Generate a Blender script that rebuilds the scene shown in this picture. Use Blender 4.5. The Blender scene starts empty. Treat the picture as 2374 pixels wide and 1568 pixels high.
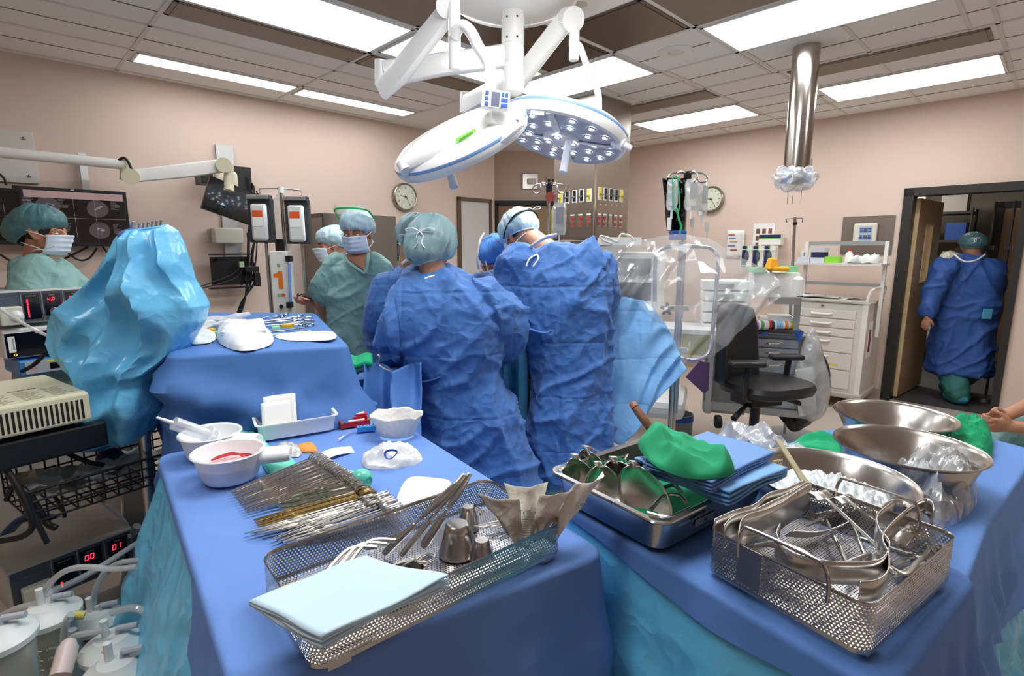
import bpy, bmesh, math, random
from mathutils import Vector, Matrix, noise
from math import sin, cos, pi, radians as rad
random.seed(7)
sc = bpy.context.scene
COL = sc.collection
# ---------------------------------------------------------------- camera, world, exposure
H = 1.55; FPX = 1235.0; TH = math.atan(209 / 1235.0); CT, ST = cos(TH), sin(TH)
cam = bpy.data.cameras.new('camera'); co = bpy.data.objects.new('camera', cam); COL.objects.link(co)
cam.sensor_width = 36.0; cam.lens = 36.0 * FPX / 2374.0; cam.clip_start = 0.05; cam.clip_end = 60
co.location = (0, 0, H); co.rotation_euler = (pi / 2 - TH, 0, 0)
sc.camera = co
sc.view_settings.view_transform = 'Standard'; sc.view_settings.look = 'None'
sc.view_settings.exposure = 0.75; sc.view_settings.gamma = 1.0; sc.view_settings.use_curve_mapping = False
w = bpy.data.worlds.new('world'); sc.world = w; w.use_nodes = True
w.node_tree.nodes['Background'].inputs[0].default_value = (0.9, 0.95, 1.0, 1)
w.node_tree.nodes['Background'].inputs[1].default_value = 0.25
PANEL = 6.3           # ceiling diffusers' radiance
LAMP_LED = 22.0        # radiance of the LEDs in the operating light
sc.cycles.max_bounces = 9; sc.cycles.transparent_max_bounces = 24; sc.cycles.diffuse_bounces = 6
sc.cycles.glossy_bounces = 4; sc.cycles.transmission_bounces = 8
sc.cycles.caustics_reflective = False; sc.cycles.caustics_refractive = False
sc.cycles.sample_clamp_indirect = 6.0
# ---------------------------------------------------------------- surveying helpers
UX, UY = .7144, .6997
def U(u, v, z=0.0): return Vector((UX * u - UY * v, UY * u + UX * v, z))
AU = math.atan2(UY, UX)     # heading of the room's u axis
def ray(px, py):
    dx = (px - 1187) / FPX; dy = (784 - py) / FPX
    return Vector((dx, CT + dy * ST, -ST + dy * CT))
def G(px, py, z=0.0):
    r = ray(px, py); t = (z - H) / r.z; return Vector((r.x * t, r.y * t, z))
def A(px, py, Y):
    r = ray(px, py); t = Y / r.y; return Vector((r.x * t, Y, H + r.z * t))
def onV(px, py, v):
    r = ray(px, py); t = v / (-UY * r.x + UX * r.y); return Vector((r.x * t, r.y * t, H + r.z * t))
def onU(px, py, u):
    r = ray(px, py); t = u / (UX * r.x + UY * r.y); return Vector((r.x * t, r.y * t, H + r.z * t))
V = Vector
# ---------------------------------------------------------------- materials
def lin(c):
    if isinstance(c, str): c = tuple(int(c[i:i + 2], 16) / 255 for i in (0, 2, 4))
    return tuple(x / 12.92 if x <= .04045 else ((x + .055) / 1.055) ** 2.4 for x in c[:3]) + (1,)
MATS = {}
def mat(name, col='cccccc', rough=.5, metal=0, spec=.5, bump=None, trans=0, emit=None, estr=1, coat=0, sheen=0, ior=1.45, var=0, alpha=1, sss=0, aniso=0):
    """bump = (kind, scale, strength, distance) with kind noise / crease / fold / grain / brush"""
    if name in MATS: return MATS[name]
    m = bpy.data.materials.new(name); m.use_nodes = True; MATS[name] = m
    nt = m.node_tree; N = nt.nodes; L = nt.links; b = N['Principled BSDF']
    b.inputs['Base Color'].default_value = lin(col); b.inputs['Roughness'].default_value = rough
    b.inputs['Metallic'].default_value = metal; b.inputs['Specular IOR Level'].default_value = spec
    b.inputs['IOR'].default_value = ior; b.inputs['Transmission Weight'].default_value = trans
    b.inputs['Coat Weight'].default_value = coat; b.inputs['Sheen Weight'].default_value = sheen
    b.inputs['Alpha'].default_value = alpha; b.inputs['Anisotropic'].default_value = aniso
    if sss:
        b.inputs['Subsurface Weight'].default_value = sss; b.inputs['Subsurface Radius'].default_value = (.02, .008, .005)
    if emit:
        b.inputs['Emission Color'].default_value = lin(emit); b.inputs['Emission Strength'].default_value = estr
    tc = N.new('ShaderNodeTexCoord')
    if var:
        n = N.new('ShaderNodeTexNoise'); n.inputs['Scale'].default_value = 6; n.inputs['Detail'].default_value = 4
        L.new(tc.outputs['Object'], n.inputs['Vector'])
        mx = N.new('ShaderNodeMix'); mx.data_type = 'RGBA'; c = lin(col)
        mx.inputs[6].default_value = tuple(x * (1 - var) for x in c[:3]) + (1,)
        mx.inputs[7].default_value = tuple(min(1, x * (1 + var)) for x in c[:3]) + (1,)
        L.new(n.outputs['Fac'], mx.inputs[0]); L.new(mx.outputs[2], b.inputs['Base Color'])
    for k in ([bump] if bump and isinstance(bump[0], str) else (bump or [])):
        kind, s, st, dist = k
        bp = N.new('ShaderNodeBump'); bp.inputs['Strength'].default_value = st; bp.inputs['Distance'].default_value = dist
        prev = b.inputs['Normal'].links[0].from_socket if b.inputs['Normal'].links else None
        if prev: L.new(prev, bp.inputs['Normal'])
        if kind in ('noise', 'grain', 'brush'):
            n = N.new('ShaderNodeTexNoise'); n.inputs['Scale'].default_value = s; n.inputs['Detail'].default_value = 3 if kind == 'noise' else 1
            if kind == 'brush':
                mp = N.new('ShaderNodeMapping'); mp.inputs['Scale'].default_value = (1, 1, .03)
                L.new(tc.outputs['Object'], mp.inputs[0]); L.new(mp.outputs[0], n.inputs['Vector'])
            else: L.new(tc.outputs['Object'], n.inputs['Vector'])
            L.new(n.outputs['Fac'], bp.inputs['Height'])
        elif kind == 'crease':      # crumple: facets meeting in ridges
            n = N.new('ShaderNodeTexNoise'); n.inputs['Scale'].default_value = s * .55; n.inputs['Detail'].default_value = 1.5; n.inputs['Distortion'].default_value = .6
            L.new(tc.outputs['Object'], n.inputs['Vector'])
            a1 = N.new('ShaderNodeMath'); a1.operation = 'SUBTRACT'; a1.inputs[1].default_value = .5; L.new(n.outputs['Fac'], a1.inputs[0])
            a2 = N.new('ShaderNodeMath'); a2.operation = 'ABSOLUTE'; L.new(a1.outputs[0], a2.inputs[0])
            a3 = N.new('ShaderNodeMath'); a3.operation = 'MINIMUM'; a3.inputs[1].default_value = .14; L.new(a2.outputs[0], a3.inputs[0])
            n2 = N.new('ShaderNodeTexNoise'); n2.inputs['Scale'].default_value = s * 1.7; n2.inputs['Detail'].default_value = 1; L.new(tc.outputs['Object'], n2.inputs['Vector'])
            b1 = N.new('ShaderNodeMath'); b1.operation = 'SUBTRACT'; b1.inputs[1].default_value = .5; L.new(n2.outputs['Fac'], b1.inputs[0])
            b2 = N.new('ShaderNodeMath'); b2.operation = 'ABSOLUTE'; L.new(b1.outputs[0], b2.inputs[0])
            c1 = N.new('ShaderNodeMath'); c1.operation = 'MULTIPLY_ADD'; c1.inputs[1].default_value = .45; L.new(b2.outputs[0], c1.inputs[0]); L.new(a3.outputs[0], c1.inputs[2])
            L.new(c1.outputs[0], bp.inputs['Height']); bp.invert = True
        elif kind == 'fold':        # packaging folds: a grid of sharp lines, s = spacing in metres
            sx = N.new('ShaderNodeSeparateXYZ'); nn = N.new('ShaderNodeTexNoise'); nn.inputs['Scale'].default_value = 3
            L.new(tc.outputs['Object'], nn.inputs['Vector'])
            ma = N.new('ShaderNodeVectorMath'); ma.operation = 'MULTIPLY_ADD'; ma.inputs[1].default_value = (.045,) * 3
            L.new(nn.outputs['Color'], ma.inputs[0]); L.new(tc.outputs['Object'], ma.inputs[2]); L.new(ma.outputs[0], sx.inputs[0])
            outs = []
            for ax, sp in ((0, s), (2, s * 1.15)):
                mm = N.new('ShaderNodeMath'); mm.operation = 'PINGPONG'; mm.inputs[1].default_value = sp
                L.new(sx.outputs[ax], mm.inputs[0])
                d = N.new('ShaderNodeMath'); d.operation = 'MINIMUM'; L.new(mm.outputs[0], d.inputs[0]); d.inputs[1].default_value = .012
                outs.append(d)
            a = N.new('ShaderNodeMath'); a.operation = 'ADD'; L.new(outs[0].outputs[0], a.inputs[0]); L.new(outs[1].outputs[0], a.inputs[1])
            sc_ = N.new('ShaderNodeMath'); sc_.operation = 'MULTIPLY'; sc_.inputs[1].default_value = 40; L.new(a.outputs[0], sc_.inputs[0])
            L.new(sc_.outputs[0], bp.inputs['Height'])
        L.new(bp.outputs[0], b.inputs['Normal'])
    return m
def film(name, col='ffffff', clear=.8, rough=.12, bump=None, gloss='ffffff', body=.5):
    """thin clear or milky sheet: part see-through, part glossy, part milky"""
    if name in MATS: return MATS[name]
    m = bpy.data.materials.new(name); m.use_nodes = True; MATS[name] = m
    nt = m.node_tree; N = nt.nodes; L = nt.links; b = N['Principled BSDF']; out = N['Material Output']
    b.inputs['Base Color'].default_value = lin(col); b.inputs['Roughness'].default_value = rough
    b.inputs['Specular IOR Level'].default_value = 1.0
    t = N.new('ShaderNodeBsdfTransparent'); t.inputs[0].default_value = lin(gloss)
    g = N.new('ShaderNodeBsdfGlossy'); g.inputs['Roughness'].default_value = rough
    fr = N.new('ShaderNodeLayerWeight'); fr.inputs[0].default_value = .25
    mx = N.new('ShaderNodeMixShader'); mx.inputs[0].default_value = 1 - clear
    L.new(t.outputs[0], mx.inputs[1]); L.new(b.outputs[0], mx.inputs[2])
    mx2 = N.new('ShaderNodeMixShader'); ma = N.new('ShaderNodeMath'); ma.operation = 'MULTIPLY'; ma.inputs[1].default_value = body
    L.new(fr.outputs['Facing'], ma.inputs[0]); L.new(ma.outputs[0], mx2.inputs[0])
    L.new(mx.outputs[0], mx2.inputs[1]); L.new(g.outputs[0], mx2.inputs[2]); L.new(mx2.outputs[0], out.inputs[0])
    if bump:
        kind, s, st, dist = bump
        tc = N.new('ShaderNodeTexCoord'); n = N.new('ShaderNodeTexNoise'); n.inputs['Scale'].default_value = s * .7; n.inputs['Detail'].default_value = 2
        L.new(tc.outputs['Object'], n.inputs['Vector'])
        ad = N.new('ShaderNodeVectorMath'); ad.operation = 'MULTIPLY_ADD'; ad.inputs[1].default_value = (.6 / s,) * 3
        L.new(n.outputs['Color'], ad.inputs[0]); L.new(tc.outputs['Object'], ad.inputs[2])
        v = N.new('ShaderNodeTexVoronoi'); v.inputs['Scale'].default_value = s; L.new(ad.outputs[0], v.inputs['Vector'])
        bp = N.new('ShaderNodeBump'); bp.inputs['Strength'].default_value = st; bp.inputs['Distance'].default_value = dist
        L.new(v.outputs['Distance'], bp.inputs['Height'])
        for q in (b, g): L.new(bp.outputs[0], q.inputs['Normal'])
        L.new(bp.outputs[0], fr.inputs['Normal'])
    return m
def perforated(name, col='8a8782', pitch=.0055, hole=.0019, rough=.28):
    """steel sheet punched with staggered round holes, laid out on UV in metres"""
    m = mat(name, col, rough, 1.0, aniso=0); nt = m.node_tree; N = nt.nodes; L = nt.links
    uv = N.new('ShaderNodeUVMap'); uv.uv_map = 'UVMap'
    def lattice(off):
        a = N.new('ShaderNodeVectorMath'); a.operation = 'ADD'; a.inputs[1].default_value = off; L.new(uv.outputs[0], a.inputs[0])
        mo = N.new('ShaderNodeVectorMath'); mo.operation = 'WRAP'
        mo.inputs[1].default_value = (pitch / 2, pitch * .866, 1); mo.inputs[2].default_value = (-pitch / 2, -pitch * .866, -1)
        L.new(a.outputs[0], mo.inputs[0]); l = N.new('ShaderNodeVectorMath'); l.operation = 'LENGTH'; L.new(mo.outputs[0], l.inputs[0]); return l
    a = lattice((0, 0, 0)); b = lattice((pitch / 2, pitch * .866, 0))
    mn = N.new('ShaderNodeMath'); mn.operation = 'MINIMUM'; L.new(a.outputs['Value'], mn.inputs[0]); L.new(b.outputs['Value'], mn.inputs[1])
    gt = N.new('ShaderNodeMath'); gt.operation = 'GREATER_THAN'; gt.inputs[1].default_value = hole; L.new(mn.outputs[0], gt.inputs[0])
    L.new(gt.outputs[0], N['Principled BSDF'].inputs['Alpha'])
    return m
# ---------------------------------------------------------------- mesh builder
class MB:
    def __init__(s): s.v = []; s.f = []; s.uv = {}
    def add(s, vs, fs, M=None):
        n = len(s.v)
        for p in vs:
            p = V(p); s.v.append(M @ p if M else p)
        for f in fs: s.f.append(tuple(i + n for i in f))
        return s
    def box(s, c, d, R=None, taper=0):
        x, y, z = d[0] / 2, d[1] / 2, d[2] / 2; k = 1 - taper
        vs = [(-x, -y, -z), (x, -y, -z), (x, y, -z), (-x, y, -z), (-x * k, -y * k, z), (x * k, -y * k, z), (x * k, y * k, z), (-x * k, y * k, z)]
        M = Matrix.Translation(V(c)) @ (R.to_4x4() if R else Matrix())
        return s.add(vs, [(0, 3, 2, 1), (4, 5, 6, 7), (0, 1, 5, 4), (1, 2, 6, 5), (2, 3, 7, 6), (3, 0, 4, 7)], M)
    def tube(s, pts, r, seg=8, closed=False, caps=True, squash=1, up=None):
        pts = [V(p) for p in pts]; n = len(pts); rs = r if isinstance(r, (list, tuple)) else [r] * n
        base = len(s.v); prev = None
        for i, p in enumerate(pts):
            if closed: t = pts[(i + 1) % n] - pts[i - 1]
            else: t = pts[min(i + 1, n - 1)] - pts[max(i - 1, 0)]
            t = t.normalized() if t.length > 1e-9 else V((0, 0, 1))
            if prev is None:
                a = V(up) if up else (V((0, 0, 1)) if abs(t.z) < .9 else V((1, 0, 0)))
                nx = t.cross(a).normalized()
            else:
                nx = prev - t * prev.dot(t); nx = nx.normalized() if nx.length > 1e-6 else t.orthogonal().normalized()
            prev = nx; ny = t.cross(nx)
            for k in range(seg):
                a = 2 * pi * k / seg; s.v.append(p + nx * cos(a) * rs[i] + ny * sin(a) * rs[i] * squash)
        m = n if closed else n - 1
        for i in range(m):
            for k in range(seg):
                a = base + i * seg + k; b = base + i * seg + (k + 1) % seg
                c = base + ((i + 1) % n) * seg + (k + 1) % seg; d = base + ((i + 1) % n) * seg + k
                s.f.append((a, b, c, d))
        if caps and not closed:
            s.f.append(tuple(base + k for k in range(seg))[::-1]); s.f.append(tuple(base + (n - 1) * seg + k for k in range(seg)))
        return s
    def cyl(s, p0, p1, r0, r1=None, seg=20, caps=True):
        return s.tube([p0, p1], [r0, r0 if r1 is None else r1], seg, caps=caps)
    def lathe(s, prof, c=(0, 0, 0), seg=32, M=None, sx=1, sy=1, closed=False):
        """prof = [(r, z)...] turned round z"""
        base = len(s.v); c = V(c)
        for r, z in prof:
            for k in range(seg):
                a = 2 * pi * k / seg; p = V((r * cos(a) * sx, r * sin(a) * sy, z)); p = M @ p if M else p
                s.v.append(p + c)
        for i in range(len(prof) - 1):
            for k in range(seg):
                s.f.append((base + i * seg + k, base + i * seg + (k + 1) % seg, base + (i + 1) * seg + (k + 1) % seg, base + (i + 1) * seg + k))
        if prof[0][0] > 1e-6 and not closed: pass
        return s
    def loft(s, rings, caps=True, close=True):
        base = len(s.v); n = len(rings[0])
        for r in rings:
            for p in r: s.v.append(V(p))
        for i in range(len(rings) - 1):
            for k in range(n if close else n - 1):
                s.f.append((base + i * n + k, base + i * n + (k + 1) % n, base + (i + 1) * n + (k + 1) % n, base + (i + 1) * n + k))
        if caps and close:
            s.f.append(tuple(base + k for k in range(n))[::-1]); s.f.append(tuple(base + (len(rings) - 1) * n + k for k in range(n)))
        return s
    def grid(s, fn, nu, nv, cu=False):
        base = len(s.v)
        for j in range(nv + 1):
            for i in range(nu + (0 if cu else 1)): s.v.append(V(fn(i / nu, j / nv)))
        w = nu + (0 if cu else 1)
        for j in range(nv):
            for i in range(nu):
                s.f.append((base + j * w + i, base + j * w + (i + 1) % w, base + (j + 1) * w + (i + 1) % w, base + (j + 1) * w + i))
        return s
    def poly(s, pts, th=0, n=None):
        pts = [V(p) for p in pts]; base = len(s.v)
        if not th: s.v += pts; s.f.append(tuple(range(base, base + len(pts)))); return s
        nn = V(n).normalized() if n else (pts[1] - pts[0]).cross(pts[2] - pts[1]).normalized()
        k = len(pts); s.v += pts; s.v += [p + nn * th for p in pts]
        s.f.append(tuple(range(base, base + k))[::-1]); s.f.append(tuple(range(base + k, base + 2 * k)))
        for i in range(k): s.f.append((base + i, base + (i + 1) % k, base + k + (i + 1) % k, base + k + i))
        return s
    def ell(s, c, r, seg=16, rings=10, R=None):
        vs = []; fs = []
        for j in range(rings + 1):
            t = pi * j / rings
            for k in range(seg):
                a = 2 * pi * k / seg; vs.append((r[0] * sin(t) * cos(a), r[1] * sin(t) * sin(a), -r[2] * cos(t)))
        for j in range(rings):
            for k in range(seg): fs.append((j * seg + k, j * seg + (k + 1) % seg, (j + 1) * seg + (k + 1) % seg, (j + 1) * seg + k))
        return s.add(vs, fs, Matrix.Translation(V(c)) @ (R.to_4x4() if R else Matrix()))
WM = {}
def wm(o): return WM.get(o.name, Matrix()) if o else Matrix()
def finish(me, smooth=True, ang=35, weld=True):
    bm = bmesh.new(); bm.from_mesh(me)
    if weld: bmesh.ops.remove_doubles(bm, verts=bm.verts, dist=1e-5)
    bmesh.ops.recalc_face_normals(bm, faces=bm.faces); bm.to_mesh(me); bm.free()
    if smooth:
        me.polygons.foreach_set('use_smooth', [True] * len(me.polygons)); me.set_sharp_from_angle(angle=rad(ang))
def part(name, mb, m, parent=None, smooth=True, ang=35, label=None, bevel=0, solid=0, sub=0, local=False, weld=True, origin=None):
    """link ONE mesh; geometry in mb is in world metres unless local"""
    me = bpy.data.meshes.new(name); W_ = wm(parent)
    if origin is not None and parent is None: W_ = Matrix.Translation(V(origin))
    inv = Matrix() if local else W_.inverted()
    me.from_pydata([tuple(inv @ p) for p in mb.v], [], mb.f); me.materials.append(m)
    if not hasattr(mb, 'keepnormals'): finish(me, smooth, ang, weld)
    o = bpy.data.objects.new(name, me); COL.objects.link(o)
    if parent: o.parent = parent
    elif origin is not None: o.location = V(origin)
    WM[o.name] = W_.copy()
    if label: o['label'] = label
    if solid:
        q = o.modifiers.new('solid', 'SOLIDIFY'); q.thickness = solid; q.offset = 0
    if bevel:
        q = o.modifiers.new('bevel', 'BEVEL'); q.width = bevel; q.segments = 2; q.limit_method = 'ANGLE'; q.angle_limit = rad(40)
    if sub:
        q = o.modifiers.new('sub', 'SUBSURF'); q.levels = q.render_levels = sub
    return o
def tag(o, label, cat, group=None, kind=None):
    o['label'] = label; o['category'] = cat
    if group: o['group'] = group
    if kind: o['kind'] = kind
    return o
def thing(name, label, cat, loc=(0, 0, 0), rz=0, group=None, M=None):
    o = bpy.data.objects.new(name, None); COL.objects.link(o); o.empty_display_size = .05
    mm = M if M is not None else Matrix.Translation(V(loc)) @ Matrix.Rotation(rz, 4, 'Z')
    o.matrix_world = mm; WM[o.name] = mm.copy()
    return tag(o, label, cat, group)
def solo(name, mb, m, label, cat, group=None, origin=None, **k):
    if origin is None and mb.v:
        xs = [p.x for p in mb.v]; ys = [p.y for p in mb.v]; zs = [p.z for p in mb.v]
        origin = ((min(xs) + max(xs)) / 2, (min(ys) + max(ys)) / 2, min(zs))
    return tag(part(name, mb, m, origin=origin, **k), label, cat, group)
def struct(name, mb, m, parent=None, **k):
    k.setdefault('smooth', False)
    o = part(name, mb, m, parent, **k)
    if not parent: o['kind'] = 'structure'
    return o
def children(o): return [c for c in bpy.data.objects if c.parent == o]
def dup(root, M, label=None, group=None):
    kids = KID.get(root.name)
    if kids is None: kids = KID[root.name] = [(c, children(c)) for c in children(root)]
    r = root.copy(); COL.objects.link(r); r.matrix_world = M; WM[r.name] = M.copy()
    if label: r['label'] = label
    if group: r['group'] = group
    for c, gs in kids:
        d = c.copy(); COL.objects.link(d); d.parent = r; d.matrix_parent_inverse = Matrix()
        WM[d.name] = M.copy()
        for g in gs:
            e = g.copy(); COL.objects.link(e); e.parent = d; WM[e.name] = M.copy()
    return r
KID = {}
def place(o, M): o.matrix_world = M; WM[o.name] = M.copy()
def bake(o, fn=None, smooth=True):
    """apply the modifiers and optionally move every vertex by fn(co, normal)"""
    dg = bpy.context.evaluated_depsgraph_get(); dg.update()
    me = bpy.data.meshes.new_from_object(o.evaluated_get(dg)); o.modifiers.clear(); o.data = me
    if fn:
        W_ = wm(o); nrm = [v.normal.copy() for v in me.vertices]
        cs = [fn(v.co.copy(), n) for v, n in zip(me.vertices, nrm)]
        for v, c in zip(me.vertices, cs): v.co = c
    me.polygons.foreach_set('use_smooth', [True] * len(me.polygons)); me.update()
    return o
def remesh(o, vox=.012, smooth_it=4, fn=None):
    q = o.modifiers.new('r', 'REMESH'); q.mode = 'VOXEL'; q.voxel_size = vox; q.use_smooth_shade = True
    if smooth_it:
        q = o.modifiers.new('s', 'SMOOTH'); q.iterations = smooth_it; q.factor = .5
    return bake(o, fn)
def nz(p, f, sx=1, sy=1, sz=1, o=0): return noise.noise(V((p.x * f * sx + o, p.y * f * sy + o * 1.7, p.z * f * sz + o * .6)))
def crump(p, f, sx=1, sy=1, sz=1, o=0):
    """sharp-ridged crumple, 0..1"""
    q = V((p.x * f * sx + o, p.y * f * sy + o, p.z * f * sz + o)); q += noise.noise_vector(q * .6) * .5
    d, _ = noise.voronoi(q); return d[0]
def catmull(pts, n=6, closed=False):
    P = [V(p) for p in pts]; out = []; m = len(P)
    for i in range(m if closed else m - 1):
        g = (lambda k: P[k % m]) if closed else (lambda k: P[max(0, min(m - 1, k))])
        p0, p1, p2, p3 = g(i - 1), g(i), g(i + 1), g(i + 2)
        for j in range(n):
            t = j / n; out.append(.5 * ((2 * p1) + (p2 - p0) * t + (2 * p0 - 5 * p1 + 4 * p2 - p3) * t * t + (3 * p1 - p0 - 3 * p2 + p3) * t ** 3))
    if not closed: out.append(P[-1])
    return out
RU = Matrix.Rotation(AU, 3, 'Z')          # room orientation (x along u, y along v)
def Rz(a): return Matrix.Rotation(a, 3, 'Z')
def rot(ax, a): return Matrix.Rotation(a, 3, ax)
def frame(o, x, y):
    """matrix with origin o, x axis x, y axis near y"""
    x = V(x).normalized(); z = x.cross(V(y)).normalized(); y = z.cross(x)
    m = Matrix((x, y, z)).transposed().to_4x4(); m.translation = V(o); return m
_digits = {'0': 'abcdef', '1': 'bc', '2': 'abged', '3': 'abgcd', '4': 'fgbc', '5': 'afgcd'}
def seg7(mb, txt, M, h=.02, w=.011, t=.0022, gap=.016):
    for i, ch in enumerate(txt):
        x0 = i * gap
        P = {'a': ((0, h), (w, h)), 'b': ((w, h), (w, h / 2)), 'c': ((w, h / 2), (w, 0)), 'd': ((0, 0), (w, 0)), 'e': ((0, h / 2), (0, 0)), 'f': ((0, h), (0, h / 2)), 'g': ((0, h / 2), (w, h / 2))}
        for s_ in _digits[ch]:
            (ax, ay), (bx, by) = P[s_]; sh = .15
            mb.tube([M @ V((x0 + ax + ay * sh, ay, 0)), M @ V((x0 + bx + by * sh, by, 0))], t / 2, 4)
def text(name, s, size, M, m, parent=None, ext=.0004, align='CENTER'):
    cu = bpy.data.curves.new(name, 'FONT'); cu.body = s; cu.size = size; cu.extrude = ext; cu.align_x = align; cu.align_y = 'CENTER'
    cu.resolution_u = 3
    o = bpy.data.objects.new(name, cu); COL.objects.link(o); W_ = wm(parent)
    dg = bpy.context.evaluated_depsgraph_get(); me = bpy.data.meshes.new_from_object(o.evaluated_get(dg)); bpy.data.objects.remove(o)
    T = (W_.inverted() if parent else Matrix()) @ M
    me.transform(T); me.materials.clear(); me.materials.append(m)
    o = bpy.data.objects.new(name, me); COL.objects.link(o)
    if parent: o.parent = parent; WM[o.name] = W_.copy()
    return o
# shared materials
M_white = mat('white_enamel', 'e9e8e2', .3)
M_white2 = mat('white_plastic', 'e6e7e4', .4)
M_black = mat('black_plastic', '141416', .4)
M_steel = mat('stainless_steel', 'c2bdb7', .22, 1)
M_brush = mat('brushed_steel', 'a39b92', .3, 1, bump=('brush', 220, .25, .002))
M_chrome = mat('chrome', 'd8d8d6', .1, 1)
M_instr = mat('instrument_steel', 'd0ccc6', .27, 1)
M_grey = mat('grey_plastic', '8d8f90', .5)
M_skin = mat('skin', 'b98468', .5, sss=.1, bump=('noise', 60, .15, .002))
M_skin2 = mat('ruddy_skin', 'c98a78', .5, sss=.1)
M_skin3 = mat('tan_skin', 'a8765a', .5, sss=.1)
M_hair = mat('dark_hair', '2a211d', .5)
M_gown = mat('gown_blue', '4874b4', .62, spec=.3, sheen=.15, bump=[('fold', .12, .7, .008), ('crease', 8, .95, .055)])
M_drape = mat('drape_blue', '6488c8', .65, spec=.3, bump=[('crease', 5, .35, .02), ('grain', 900, .15, .001)])
M_drape2 = mat('deep_drape_blue', '4e79b8', .65, spec=.3, bump=[('crease', 5, .35, .02), ('grain', 900, .15, .001)])
M_poly = mat('turquoise_poly', '6ac8f2', .3, spec=.6, bump=[('crease', 9, .8, .04)])
M_poly2 = mat('sky_blue_poly', '6cbde6', .24, spec=.7, bump=[('crease', 5, .8, .06), ('crease', 13, .5, .02)])
M_paperblue = mat('pale_blue_paper', 'c6dff0', .7, bump=[('crease', 9, .25, .01)])
M_scrub = mat('teal_scrubs', '86aca6', .8, bump=[('crease', 9, .8, .04), ('grain', 700, .1, .001)])
M_gauze = mat('white_gauze', 'e6e8ea', .85, bump=[('noise', 60, .5, .004)])
M_green = mat('green_towel', '17a56d', .85, bump=[('noise', 30, .3, .006), ('grain', 900, .3, .001)])
M_paper = mat('white_paper', 'eeeeea', .8)
M_rubber = mat('black_rubber', '1b1b1c', .6)
# ================================================================ the room
CZ = 2.895; VL = 5.30; URW = 6.50
M_wall = mat('pink_wall_paint', 'dec9bb', .75, bump=('grain', 300, .08, .001))
M_wall2 = mat('pale_wall_paint', 'c6c2ba', .8)
M_tile = mat('ceiling_tile', 'efedea', .85, bump=('grain', 250, .15, .001))
M_grid = mat('ceiling_grid', 'dedad4', .6)
M_floor = mat('beige_vinyl', 'bcb0a4', .38, bump=('noise', 8, .05, .01), var=.06)
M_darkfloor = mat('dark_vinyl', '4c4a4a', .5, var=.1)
M_frame = mat('black_door_frame', '2b2926', .45)
M_wood = mat('maple_veneer', 'a88a6b', .5, bump=('brush', 60, .1, .001), var=.06)
M_glow = mat('lamp_diffuser', 'ffffff', .5, emit='fbfdff', estr=PANEL)
M_vent = mat('perforated_bronze_grille', '8c7f72', .45, .55, bump=('grain', 600, .7, .002))
M_mirror = mat('brown_steel_tile', '7c7167', .32, .9)
def slab(u0, u1, v0, v1, z0, z1):
    mb = MB(); return mb.add([U(u0, v0, z0), U(u1, v0, z0), U(u1, v1, z0), U(u0, v1, z0), U(u0, v0, z1), U(u1, v0, z1), U(u1, v1, z1), U(u0, v1, z1)],
        [(0, 3, 2, 1), (4, 5, 6, 7), (0, 1, 5, 4), (1, 2, 6, 5), (2, 3, 7, 6), (3, 0, 4, 7)])
def slabs(*a):
    mb = MB()
    for q in a: mb.add(slab(*q).v, slab(0, 1, 0, 1, 0, 1).f)
    return mb
struct('floor', slab(-3.2, 6.55, -2.6, 7.4, -.1, 0), M_floor)
struct('ceiling', slab(-3.2, 6.6, -2.6, 7.4, CZ, CZ + .1), M_tile)
struct('wall_left', slab(-3.2, 4.87, VL, VL + .12, 0, CZ), M_wall)
struct('wall_return', slabs((4.87 - .12, 4.87, VL + .12, VL + .75, 0, CZ)), M_wall)
# right wall with the doorway (v .29 .. 1.10)
struct('wall_right', slabs((URW, URW + .12, 1.10, 4.27, 0, CZ), (URW, URW + .12, -2.6, .285, 0, CZ), (URW, URW + .12, .285, 1.10, 2.05, CZ)), M_wall)
struct('wall_back', slabs((-3.3, -3.2, -2.6, 5.4, 0, CZ)), M_wall)
struct('wall_near', slabs((-3.2, 6.6, -2.7, -2.6, 0, CZ)), M_wall)
# chamfered corner facing the camera, with a closed door
def diag(x0, x1, z0, z1, y0=7.83, y1=7.95):
    mb = MB(); return mb.box(((x0 + x1) / 2, (y0 + y1) / 2, (z0 + z1) / 2), (x1 - x0, y1 - y0, z1 - z0))
struct('wall_corner', diag(-.75, 2.1, 0, CZ), M_wall)
struct('wall_side', slabs((URW, URW + .12, 4.27, 4.9, 0, CZ)), M_wall)
d = thing('door_2', 'closed maple door in a black frame beyond the surgeons', 'door', (0.1, 7.82, 0)); d['kind'] = 'structure'; del d['category']
mb = MB()
for x in (-.225, .66): mb.box((x, 7.80, 1.08), (.07, .07, 2.16))
mb.box((.22, 7.80, 2.18), (.96, .07, .06)); part('door_frame', mb, M_frame, d, smooth=False)
part('door_leaf', MB().box((.22, 7.815, 1.07), (.83, .03, 2.13)), M_wood, d, smooth=False)
part('handle', MB().cyl((.5, 7.80, 1.0), (.5, 7.74, 1.0), .012).cyl((.5, 7.745, 1.0), (.39, 7.745, 1.0), .009), M_steel, d)
struct('trim_1', slabs((-3.2, 4.87, VL - .012, VL, 0, .1)), mat('vinyl_base', 'b0a49a', .5))
struct('trim_2', slabs((URW - .012, URW, 1.17, 4.25, 0, .1)), MATS['vinyl_base'])
struct('trim_3', MB().box((5.0 * 0 + 1.66, 7.815, 1.3), (.16, .03, 1.9)), M_brush)
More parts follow.
